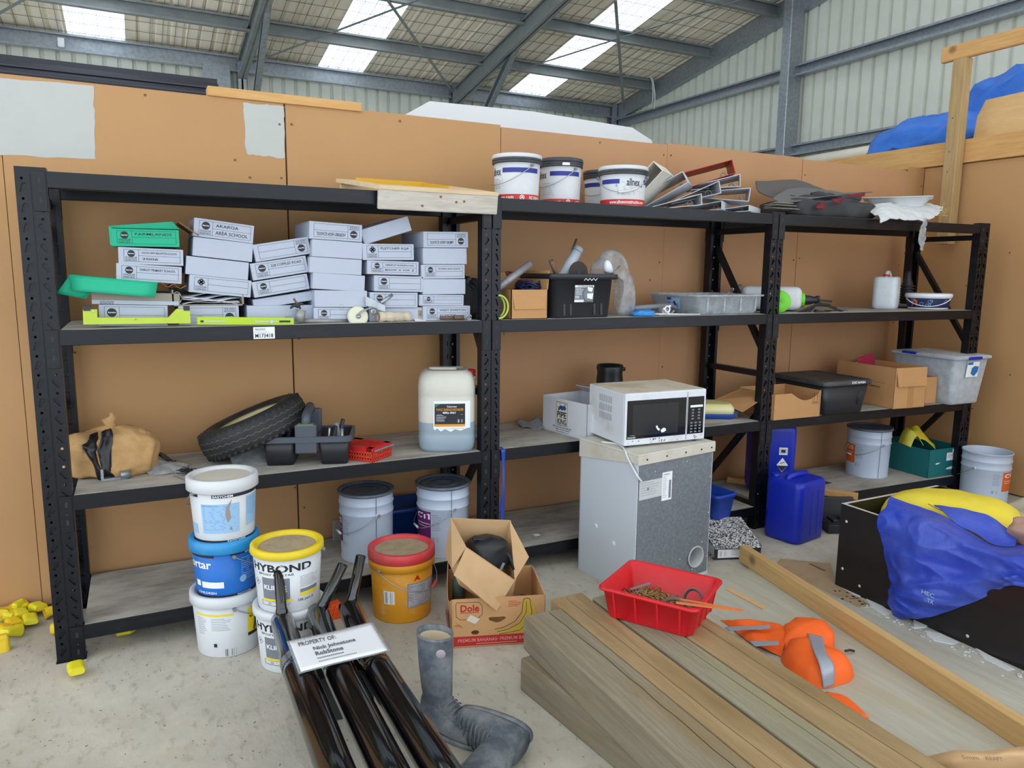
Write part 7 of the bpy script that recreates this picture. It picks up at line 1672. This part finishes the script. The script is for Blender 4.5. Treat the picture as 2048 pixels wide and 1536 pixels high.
# lever arch file lying on the floor
fA, fB_, fC_ = PZ(1437, 1117, 0), PZ(1520, 1112, 0), PZ(1528, 1072, 0)
lf_ = thing('lever_arch_file', 'black and white marbled lever arch file lying on the floor', 'file', (3.205, -.315, .0), math.radians(-20))
m_mb = bpy.data.materials.new('marbled_board'); m_mb.use_nodes = True
_N = m_mb.node_tree.nodes; _L = m_mb.node_tree.links; _t = _N.new('ShaderNodeTexCoord'); _v = _N.new('ShaderNodeTexNoise'); _v.inputs['Scale'].default_value = 55; _v.inputs['Detail'].default_value = 3; _v.inputs['Distortion'].default_value = 2.2
_c = _N.new('ShaderNodeValToRGB'); _c.color_ramp.elements[0].position = .49; _c.color_ramp.elements[1].position = .53; _c.color_ramp.elements[0].color = (.02, .02, .025, 1); _c.color_ramp.elements[1].color = (.75, .76, .78, 1)
_L.new(_t.outputs['Object'], _v.inputs['Vector']); _L.new(_v.outputs['Fac'], _c.inputs['Fac']); _L.new(_c.outputs['Color'], _N['Principled BSDF'].inputs['Base Color'])
lm_ = Matrix.Rotation(math.radians(14), 4, 'X')
B().box((.14, .16, .075), (.285, .32, .004), .001, 1, lm_).obj('cover', m_mb, lf_); B().box((.14, .16, .004), (.285, .32, .004), .001).obj('cover', m_mb, lf_)
B().lo((0, -.003, 0), (.28, .002, .076), .001).obj('spine', m_ink, lf_); B().lo((.01, .01, .006), (.27, .30, .066), .001, 1).obj('papers', m_paperw, lf_)
Ink().rect(.02, .012, .20, .062).obj('spine_label', m_paperw, lf_, front((0, -.003, 0))); Ink().bars(.03, .02, .075, .052, 12).lines(.1, .02, .19, .055, 4, .2).obj('small_print', m_lgrey, lf_, front((0, -.003, 0)), .0012)

# blue jerrycan on the floor
ja, jb_, jc = PZ(1543, 1072), PZ(1583, 1095), PZ(1645, 1082)
fj = jerry('blue_jerrycan', 'blue jerrycan standing on the floor before the bottom shelf', (3.93, -.225, 0), .30, .25, .405, m_blue, math.radians(10), r=.045)
B().tube([(-.10, .0, .372), (-.09, .0, .395), (.0, .0, .402), (.09, .0, .395), (.10, 0, .372)], .020, 10).obj('handle', m_blue, fj)
B().cyl((-.10, .08, .375), .024, .03, 18).obj('cap', m_blue, fj)
for s in (-.02, .05): B().lo((s-.006, -.128, .04), (s+.006, -.12, .32), .003).obj('moulded_rib', m_blue, fj)
kc = thing('tool_case', 'open black plastic tool case behind the blue jerrycan', 'tool case', (4.16, -.30, 0), math.radians(-25))
B().lo((0, 0, 0), (.26, .2, .06), .006, 2).obj('case_base', m_dark, kc); B().lo((.02, .02, .055), (.24, .18, .064), .002).obj('tray', m_rub, kc)
B().box((.13, .21, .12), (.26, .03, .16), .006, 2, Matrix.Rotation(-.12, 4, 'X')).obj('case_lid', m_dark, kc)
for x in (.06, .13, .2): B().box((x, .08, .072), (.035, .1, .02), .004).obj('tool_slot', m_dark, kc)

# ================================================================== black cabinet carcass with tarpaulin
CX, CY0, CY1, CH = 3.545, -.862, -1.98, .45
cab = thing('cabinet_carcass', 'black melamine cabinet carcass lying open with white cut edges', 'cabinet', (CX, CY0, 0))
m_mel = M('black_melamine', (26, 22, 24), .35, dirt=.15, dirt_rgb=(44, 38, 38), dscale=12); m_edge = M('white_edge', (206, 200, 190), .6)
CL = CY0-CY1
B().lo((0, -CL, 0), (.018, 0, CH), .001).obj('side_panel', m_mel, cab); B().lo((.018, -.018, 0), (.78, 0, CH), .001).obj('end_panel', m_mel, cab)
B().lo((.78, -CL, 0), (.798, 0, CH), .001).obj('side_panel', m_mel, cab); B().lo((.018, -CL, 0), (.78, -CL+.018, CH), .001).obj('end_panel', m_mel, cab); B().lo((.018, -CL+.018, 0), (.78, -.018, .012)).obj('base_panel', m_mel, cab)
B().lo((.001, -CL, CH), (.017, 0, CH+.001)).obj('edge_strip', m_edge, cab); B().lo((.018, -.017, CH), (.78, -.001, CH+.001)).obj('edge_strip', m_edge, cab)
sw = B().lathe([(1e-5, .001), (.006, .0012), (.0075, 0)], 14, Matrix.Rotation(-math.pi/2, 4, 'Y')).mesh('screw'); sw.materials.append(m_edge)
for px, py in [(1693, 1043), (1685, 1137), (1719, 1172), (1935, 1272)]:
    p = PX(px, py, CX); share('screw', sw, cab, (-.0005, p.y-CY0, p.z))
m_tarp = M('blue_tarpaulin', (34, 62, 178), .42, dirt=.5, dirt_rgb=(88, 106, 190), dscale=4, dlo=.4, dhi=.65, bump=.35, bscale=26)
tp1 = thing('blue_tarpaulin', 'crumpled blue tarpaulin draped over side of black cabinet', 'tarpaulin', (0, 0, 0))
def T(px, py, x): return PX(px, py, x)
ctl = [[T(1772, 990, 3.60), T(1820, 1008, 3.66), T(1880, 1030, 3.74), T(1940, 1062, 3.80), T(1990, 1092, 3.82), T(2050, 1090, 3.84), T(2130, 1100, 3.9)],
       [T(1765, 1012, 3.53), T(1812, 1028, 3.535), T(1870, 1052, 3.54), T(1925, 1080, 3.545), T(1985, 1104, 3.55), T(2052, 1112, 3.56), T(2130, 1126, 3.58)],
       [T(1752, 1040, 3.50), T(1800, 1075, 3.49), T(1860, 1100, 3.50), T(1915, 1120, 3.52), T(1975, 1140, 3.52), T(2050, 1145, 3.52), T(2130, 1160, 3.54)],
       [T(1757, 1080, 3.49), T(1800, 1120, 3.46), T(1855, 1145, 3.47), T(1905, 1158, 3.48), T(1965, 1160, 3.49), T(2045, 1152, 3.50), T(2130, 1172, 3.52)],
       [T(1765, 1140, 3.49), T(1795, 1165, 3.46), T(1845, 1185, 3.46), T(1895, 1190, 3.47), T(1950, 1178, 3.49), T(2035, 1158, 3.50), T(2130, 1182, 3.52)],
       [T(1778, 1205, 3.50), T(1798, 1212, 3.48), T(1840, 1222, 3.48), T(1885, 1215, 3.49), T(1935, 1196, 3.50), T(2025, 1164, 3.51), T(2130, 1190, 3.53)],
       [T(1790, 1242, 3.51), T(1808, 1236, 3.50), T(1848, 1236, 3.50), T(1885, 1226, 3.50), T(1930, 1208, 3.51), T(2020, 1170, 3.51), T(2130, 1198, 3.53)]]
cloth(ctl, 130, 130, .010, 6.5, .002, 1.3, .0, .055, (-1, -.15, .25), 3.6).obj('drape', m_tarp, tp1)
cloth([[T(1868, 1010, 3.80), T(1930, 1018, 3.86), T(1985, 1036, 3.9), T(2035, 1075, 3.92)], [T(1885, 1022, 3.76), T(1940, 1040, 3.80), T(1985, 1060, 3.84), T(2030, 1085, 3.86)], [T(1910, 1046, 3.74), T(1950, 1068, 3.78), T(1990, 1088, 3.80), T(2030, 1092, 3.82)]], 30, 24, .008, 9, .002, 5).obj('inner_fold', m_tarp, tp1)
Ink().text('HEC', 0, .03, .06, .05, .02).text('TX', .03, 0, .06, .02, .02).obj('printed_mark', M('tarp_print', (150, 190, 220), .5), tp1, flat(T(1845, 1198, 3.455)+Vector((-.012, 0, 0)), (0, -1, 0), (0, 0, 1), (-1, 0, 0)))
bgc = PX(1905, 1020, 4.02)
yb_ = thing('cement_bag', 'yellow printed cement bag lying in the black cabinet', 'bag', (bgc.x, bgc.y, .03), math.radians(-62))
m_ybag = M('yellow_bag', (226, 204, 54), .6, dirt=.25, dirt_rgb=(236, 226, 120), dscale=6, bump=.2, bscale=20)
top = PX(1900, 985, 4.02).z
blob((0, 0, 0), (.33, .20, (top-.03)/2), .02, 4, 3, .62, 40, 18).obj('bag', m_ybag, yb_)
def onbag(x, z, e): 
    return Vector((x, -.20*(1-min(1, abs(x/.33))**3)**.35-.02, z))
p_ = thing('bag_print', '', '') if False else None
gsz = top-.03
B().sheet(lambda u, v: (-.02+.2*u, -.175+.06*v, gsz*.80+.07*v-.10*u*u), 8, 5, .002).obj('white_panel', m_paperw, yb_)
for i_, ch_ in enumerate('CIUS'):
    vs_, fs_2 = text2d(ch_, .01); B().add([(-.02+.055*i_+x*.06, -.168-.010*i_*.3+.045*y, gsz*.80+.012-.012*i_*i_*.6+y*.052) for x, y in vs_], fs_2).obj('print_letter', m_lgrey, yb_)
for k in range(4): B().tube([(-.10+.05*k, -.15, gsz*.93-.02*k), (-.05+.06*k, -.165, gsz*.9-.03*k), (.02+.06*k, -.17, gsz*.86-.04*k)], .0025, 5).obj('print_line', M('bag_print_grey', (120, 116, 96), .7), yb_)
gcl = thing('canvas_cloth', 'crumpled beige canvas cloth lying over the cabinet contents', 'cloth', (0, 0, 0))
cloth([[T(1965, 1004, 4.4), T(2005, 1008, 4.4), T(2060, 996, 4.4), T(2120, 990, 4.4)], [T(1975, 1015, 4.2), T(2010, 1022, 4.2), T(2060, 1030, 4.2), T(2120, 1030, 4.2)], [T(1985, 1050, 4.05), T(2015, 1060, 4.05), T(2060, 1070, 4.02), T(2120, 1080, 4.0)], [T(2000, 1085, 3.98), T(2030, 1095, 3.98), T(2060, 1100, 3.96), T(2120, 1110, 3.9)]], 36, 36, .022, 9, .003, 2, .01).obj('canvas', M('beige_canvas', (178, 168, 152), .9, dirt=.4, dirt_rgb=(150, 140, 124), dscale=6), gcl)
pk_ = thing('pink_bundle', 'pinkish rolled cloth bundle beside the beige canvas', 'cloth', (0, 0, 0))
pc0 = PX(2046, 1062, 3.93); blob((pc0.x+.01, pc0.y-.02, pc0.z-.07), (.06, .08, .065), .026, 12, 3, .8).obj('bundle', M('dusty_pink', (172, 134, 116), .85), pk_)
hd = thing('brown_stone', 'brown rounded lump just behind tarpaulin peak in cabinet', 'rubble', (0, 0, 0))
pc1 = PX(1812, 1000, 3.95); blob((pc1.x, pc1.y, pc1.z-.09), (.10, .07, .05), .02, 10, 6, .8).obj('lump', M('brown_lump', (134, 112, 98), .9), hd)
fill = thing('rubble_fill', 'mixed sacks and rubble filling the black cabinet', 'rubble', (CX+.03, CY1+.03, .014)); blob((.36, .54, 0), (.35, .5, .17), .03, 4, 2, .4).obj('sacks', M('dull_sack', (124, 116, 104), .9), fill)
# white peeled laminate scraps along the cabinet foot
m_flk = M('white_laminate', (222, 224, 224), .6)
rr = random.Random(12); fk = B()
for i in range(110):
    t_ = rr.random(); y = CY0-.05-t_*1.05; x = CX-.02-abs(rr.gauss(0, .05)); s_ = rr.uniform(.003, .012); n = rr.randint(4, 6); a0 = rr.random()*6
    pts = [(x+s_*rr.uniform(.5, 1)*math.cos(a0+2*math.pi*k/n), y+s_*rr.uniform(.5, 1)*math.sin(a0+2*math.pi*k/n)) for k in range(n)]
    fk.add([(a, b, .0125 if x < 3.37 else .002) for a, b in pts]+[(a, b, .016 if x < 3.37 else .0055) for a, b in pts], [tuple(range(n)), tuple(range(2*n-1, n-1, -1))]+[(k, k+n, (k+1) % n+n, (k+1) % n) for k in range(n)])
fko = fk.obj('laminate_crumbs', m_flk, None, kind='stuff'); fko['label'] = 'white laminate crumbs scattered along the foot of black cabinet'; fko['category'] = 'debris'
def flake(pts, lb_, h=.004, z=.001):
    q = [PZ(*p, z) for p in pts]; n = len(q)
    o = B().add([(p.x, p.y, z) for p in q]+[(p.x, p.y, z+h) for p in q], [tuple(range(n)), tuple(range(2*n-1, n-1, -1))]+[(k, k+n, (k+1) % n+n, (k+1) % n) for k in range(n)]).obj('laminate_scrap', m_flk); tag(o, lb_, 'laminate scrap', 'white laminate scraps by the cabinet')
flake([(1672, 1171), (1690, 1172), (1720, 1186), (1732, 1196), (1715, 1192), (1690, 1184)], 'thin white laminate scrap at the cabinet corner')
flake([(1732, 1198), (1760, 1210), (1786, 1228), (1770, 1232), (1742, 1215)], 'white laminate scrap beneath hanging edge of the tarpaulin')
flake([(1826, 1232), (1858, 1232), (1868, 1246), (1850, 1256), (1828, 1258)], 'square white laminate scrap beneath tarpaulin tip', .006)
flake([(1850, 1262), (1880, 1268), (1918, 1286), (1905, 1290), (1868, 1282), (1855, 1272)], 'ragged white laminate scrap along cabinet foot')
flake([(1950, 1296), (1990, 1318), (2030, 1340), (2015, 1342), (1968, 1318)], 'long thin white laminate strip along cabinet foot')

# ================================================================== hi-vis jacket
m_hv = M('hi_vis_orange', (250, 104, 26), .65, bump=.3, bscale=18); m_hv2 = M('hi_vis_amber', (250, 136, 24), .65); m_refl = M('reflective_tape', (158, 166, 178), .35, .2)
hv = thing('hi_vis_jacket', 'orange hi-vis jacket with silver reflective bands dropped on plywood', 'jacket', (0, 0, 0))
def Gz(px, py, z): return PZ(px, py, z)
cloth([[Gz(1440, 1240, .016), Gz(1480, 1240, .05), Gz(1530, 1242, .04), Gz(1575, 1255, .05)], [Gz(1462, 1256, .016), Gz(1500, 1262, .04), Gz(1535, 1266, .03), Gz(1572, 1272, .05)], [Gz(1490, 1280, .016), Gz(1520, 1290, .03), Gz(1548, 1288, .03), Gz(1565, 1290, .04)], [Gz(1530, 1300, .016), Gz(1545, 1306, .02), Gz(1555, 1308, .02), Gz(1562, 1312, .02)]], 30, 30, .008, 10, .003, 2).obj('sleeve', m_hv, hv)
for (a, b_, c_, d_) in (((1450, 1254), (1540, 1251), (1540, 1257), (1458, 1262)), ((1498, 1282), (1556, 1282), (1556, 1290), (1510, 1292))):
    P4 = [Gz(*p, .058) for p in (a, b_, c_, d_)]
    cloth([[P4[0], P4[1]], [P4[3], P4[2]]], 20, 6, .004, 10, .001, 2).obj('reflective_band', m_refl, hv)
hc = Gz(1628, 1375, .016)
out_ = [(1552, 1290), (1560, 1272), (1585, 1262), (1625, 1262), (1655, 1275), (1690, 1295), (1706, 1325), (1703, 1348), (1675, 1365), (1645, 1374), (1610, 1360), (1575, 1335), (1553, 1312)]
cen = Gz(1630, 1345, .016)
def puff(outline, zt, hmax, seed, nu=24, name='body', mat=m_hv, amp=.012):
    o = [Gz(*p, zt) for p in outline]; m = []
    for a, b in zip(o, o[1:]+o[:1]):
        for k in range(4): m.append(a+(b-a)*k/4)
    c = sum(m, Vector())/len(m); vs = []; fs = []; N_ = len(m); K_ = 8
    for k in range(K_+1):
        s = 1-k/K_*.98
        for p in m:
            q_ = c+(p-c)*s; z = zt+hmax*math.sqrt(max(0, 1-s**2.6)); q_ = Vector((q_.x, q_.y, z)); vs.append(q_+wob(q_, 9, amp if k else amp*.2, seed))
    for k in range(K_):
        for i in range(N_): fs.append((k*N_+i, k*N_+(i+1) % N_, (k+1)*N_+(i+1) % N_, (k+1)*N_+i))
    fs.append(tuple(K_*N_+i for i in range(N_)))
    return B().add(vs, fs, True)
puff([(1560, 1320), (1572, 1296), (1600, 1290), (1635, 1296), (1660, 1312), (1695, 1330), (1708, 1352), (1700, 1364), (1668, 1374), (1642, 1378), (1610, 1368), (1580, 1350)], .013, .085, 4).obj('body', m_hv, hv)
puff([(1560, 1300), (1562, 1268), (1588, 1252), (1625, 1250), (1655, 1258), (1665, 1275), (1670, 1300), (1650, 1312), (1600, 1306)], .013, .085, 7, amp=.02).obj('collar', m_hv, hv)
B().sheet(lambda u, v: (lambda a, b: a+(b-a)*u)(catmull([[Gz(1614, 1266, .08), Gz(1614, 1266, .08)], [Gz(1626, 1300, .105), Gz(1626, 1300, .105)], [Gz(1640, 1335, .09), Gz(1640, 1335, .09)], [Gz(1646, 1376, .02), Gz(1646, 1376, .02)]], v, 0), catmull([[Gz(1646, 1274, .08), Gz(1646, 1274, .08)], [Gz(1652, 1304, .105), Gz(1652, 1304, .105)], [Gz(1668, 1332, .09), Gz(1668, 1332, .09)], [Gz(1668, 1370, .02), Gz(1668, 1370, .02)]], v, 0)), 6, 20, .002).obj('reflective_band', m_refl, hv)
B().tube([Gz(1690, 1302, .03), Gz(1700, 1300, .03), Gz(1708, 1302, .02)], .005, 6).obj('toggle', m_dark, hv)
hv2 = thing('orange_cloth', 'small piece of orange cloth trapped beneath the timber stack', 'cloth', (0, 0, 0))
cloth([[Gz(1652, 1384, .014), Gz(1680, 1388, .03), Gz(1705, 1402, .03), Gz(1740, 1436, .015)], [Gz(1640, 1390, .014), Gz(1660, 1405, .014), Gz(1690, 1425, .014), Gz(1735, 1440, .014)]], 20, 8, .004, 12, .002, 2).obj('cloth', m_hv, hv2)
# crumpled brown paper at the bottom right
bpz = thing('brown_paper_bag', 'torn brown paper sack with printed lettering beside timber stack', 'paper bag', (0, 0, 0))
cloth([[Gz(1845, 1512, .10), Gz(1900, 1504, .16), Gz(1975, 1500, .18), Gz(2060, 1488, .20)], [Gz(1850, 1532, .10), Gz(1905, 1526, .16), Gz(1980, 1520, .18), Gz(2060, 1510, .20)], [Gz(1860, 1580, .02), Gz(1920, 1580, .05), Gz(1990, 1575, .06), Gz(2080, 1560, .08)]], 30, 20, .01, 9, .002, 4).obj('sack', m_cardl, bpz)
Ink().text('5mm', 0, 0, .05, .02, .02).text('KRAFT', .07, 0, .12, .02, .02).obj('print', M('faint_print', (150, 116, 84), .8), bpz, flat(Gz(1925, 1518, .185), (.85, -.52, 0), (.3, .5, .25), (0, 0, 1)))

# ================================================================== yellow plastic caps at the left
def capmesh():
    b = B()
    o = lambda s, n=16: [(x*s, y*s) for x, y in rrect(.062, .048, .02, 3)]
    pts0 = rrect(.062, .052, .018, 3); pts1 = rrect(.058, .030, .012, 3); pin = rrect(.054, .044, .015, 3)
    Z_ = -.032
    vs = [(x, y, 0) for x, y in pts0]+[(x, y+.004, .062) for x, y in pts1]+[(x*.9, y*.8+.004, .070) for x, y in pts1]+[(x, y, 0) for x, y in pin]+[(x*.85, y*.7+.002, .055) for x, y in pin]
    n = len(pts0); fs = []
    for k in ((0, 1), (1, 2), (3, 0), (4, 3)):
        for i in range(n): fs.append((k[0]*n+i, k[0]*n+(i+1) % n, k[1]*n+(i+1) % n, k[1]*n+i))
    fs.append(tuple(2*n+i for i in range(n))); fs.append(tuple(4*n+i for i in reversed(range(n))))
    b.add(vs, fs, False); return b
cm1 = capmesh().mesh('cap'); cm1.materials.append(m_yell)
cm2 = capmesh().mesh('cap'); cm2.materials.append(M('lemon_plastic', (226, 214, 40), .45, dirt=.2, dirt_rgb=(200, 180, 30), dscale=6))
caps = [((15, 1225), 1.5, 0, .3, 0), ((16, 1208), 1.2, .8, .0, 0), ((46, 1212), 0, .0, .9, 1), ((72, 1222), 1.4, .3, .5, 1), ((90, 1238), 1.5, 1.1, 1.9, 0), ((40, 1238), 1.45, .2, .3, 1), ((60, 1248), 1.5, .4, .2, 1), ((12, 1242), 1.5, .5, .8, 1), ((25, 1256), 1.5, .1, .4, 0), ((10, 1270), 1.3, .9, .3, 0), ((38, 1272), -1.2, .3, 2.4, 1), ((4, 1302), 0, .0, .2, 0), ((108, 1268), 1.5, .6, 1.2, 0), ((152, 1346), 1.5, .1, .15, 1), ((-22, 1230), 1.5, .3, 1.4, 0), ((-30, 1262), 1.4, 1.2, .7, 1), ((28, 1222), 1.4, -.4, 2.0, 0)]
cl_ = ['yellow plastic cap in loose heap against the partition wall', 'yellow plastic cap in loose heap against the partition wall']
for i, ((px, py), rx, ry, rz, mi) in enumerate(caps):
    z = .028 if abs(rx) > .3 else .001
    p = PZ(px, py, 0)
    if p.y > YW-.05: p.y = YW-.05
    lb_ = ('golden', 'lemon')[mi]+' yellow plastic plug in the loose heap against partition wall'
    if (px, py) == (152, 1346): lb_ = 'lone yellow plastic plug in front of the end upright'
    if (px, py) == (108, 1268): lb_ = 'single orange-yellow plug touching the end upright'
    o = place(bpy.data.objects.new('plastic_plug', (cm1, cm2)[mi]), None, (p.x, p.y, z)); o.rotation_euler = (rx, ry*.3, rz); tag(o, lb_, 'plug', 'yellow plastic plugs on the floor')
p = PZ(242, 1270, 0); t = place(bpy.data.objects.new('plastic_plug', cm2), None, (p.x, p.y, .028)); t.rotation_euler = (1.5, 0, .9); tag(t, 'lime yellow plug lying under bottom shelf of the first bay', 'plug', 'yellow plastic plugs on the floor')

# ================================================================== loft over the right partition: tarps and ply
lt1 = thing('loft_tarpaulin', 'bright blue tarpaulin heap on the loft behind the post', 'tarpaulin', (0, 0, 0))
m_lt = M('bright_tarp', (52, 122, 226), .45, dirt=.4, dirt_rgb=(30, 84, 180), dscale=6, bump=.4, bscale=16)
LX = 6.75
p0 = PX(1850, 300, LX); blob((LX+.05, p0.y-.1, 2.64), (.36, .66, .17), .08, 4.5, 3, .8, 44, 20).obj('heap', m_lt, lt1)
lt2 = thing('loft_tarpaulin', 'blue tarpaulin bulging above the plywood sheet on loft', 'tarpaulin', (0, 0, 0))
p1 = PX(2010, 190, 7.1); blob((7.1, p1.y-.30, 2.64), (.33, .60, .36), .07, 4.5, 8, .75, 44, 20).obj('heap', m_lt, lt2)
ps = thing('plywood_offcut', 'pale plywood sheet standing on the loft edge beside post', 'plywood', (6.22, 0, 2.665))
q = [PX(*c_, 6.22) for c_ in [(1945, 288), (1955, 232), (1972, 200), (2048, 183), (2140, 165), (2140, 262)]]
B().add([(0, p.y, max(0, p.z-2.665)) for p in q]+[(.018, p.y, max(0, p.z-2.665)) for p in q], [tuple(range(6)), tuple(range(11, 5, -1))]+[(k, k+6, (k+1) % 6+6, (k+1) % 6) for k in range(6)]).obj('sheet', woody('pale_ply_sheet', (222, 186, 134), (206, 166, 112), scale=(10, 2, 8), rings=1.6, bump=.05, knots=False), ps)

# grit and shavings over the concrete
gb = B(); rr = random.Random(31)
for i in range(260):
    px_, py_ = rr.uniform(0, 1300), rr.uniform(1260, 1530); p = PZ(px_, py_, .0005); s_ = rr.uniform(.001, .0045); a = rr.random()*6; l = s_*rr.uniform(1, 3)
    gb.box((p.x, p.y, .001), (l, s_*.6, .002), 0, 1, Matrix.Translation((p.x, p.y, 0)) @ Matrix.Rotation(a, 4, 'Z') @ Matrix.Translation((-p.x, -p.y, 0)))
go = gb.obj('floor_grit', M('brown_grit', (132, 118, 98), .9), None, kind='stuff'); go['label'] = 'brown grit and shavings scattered over the concrete floor'; go['category'] = 'debris'
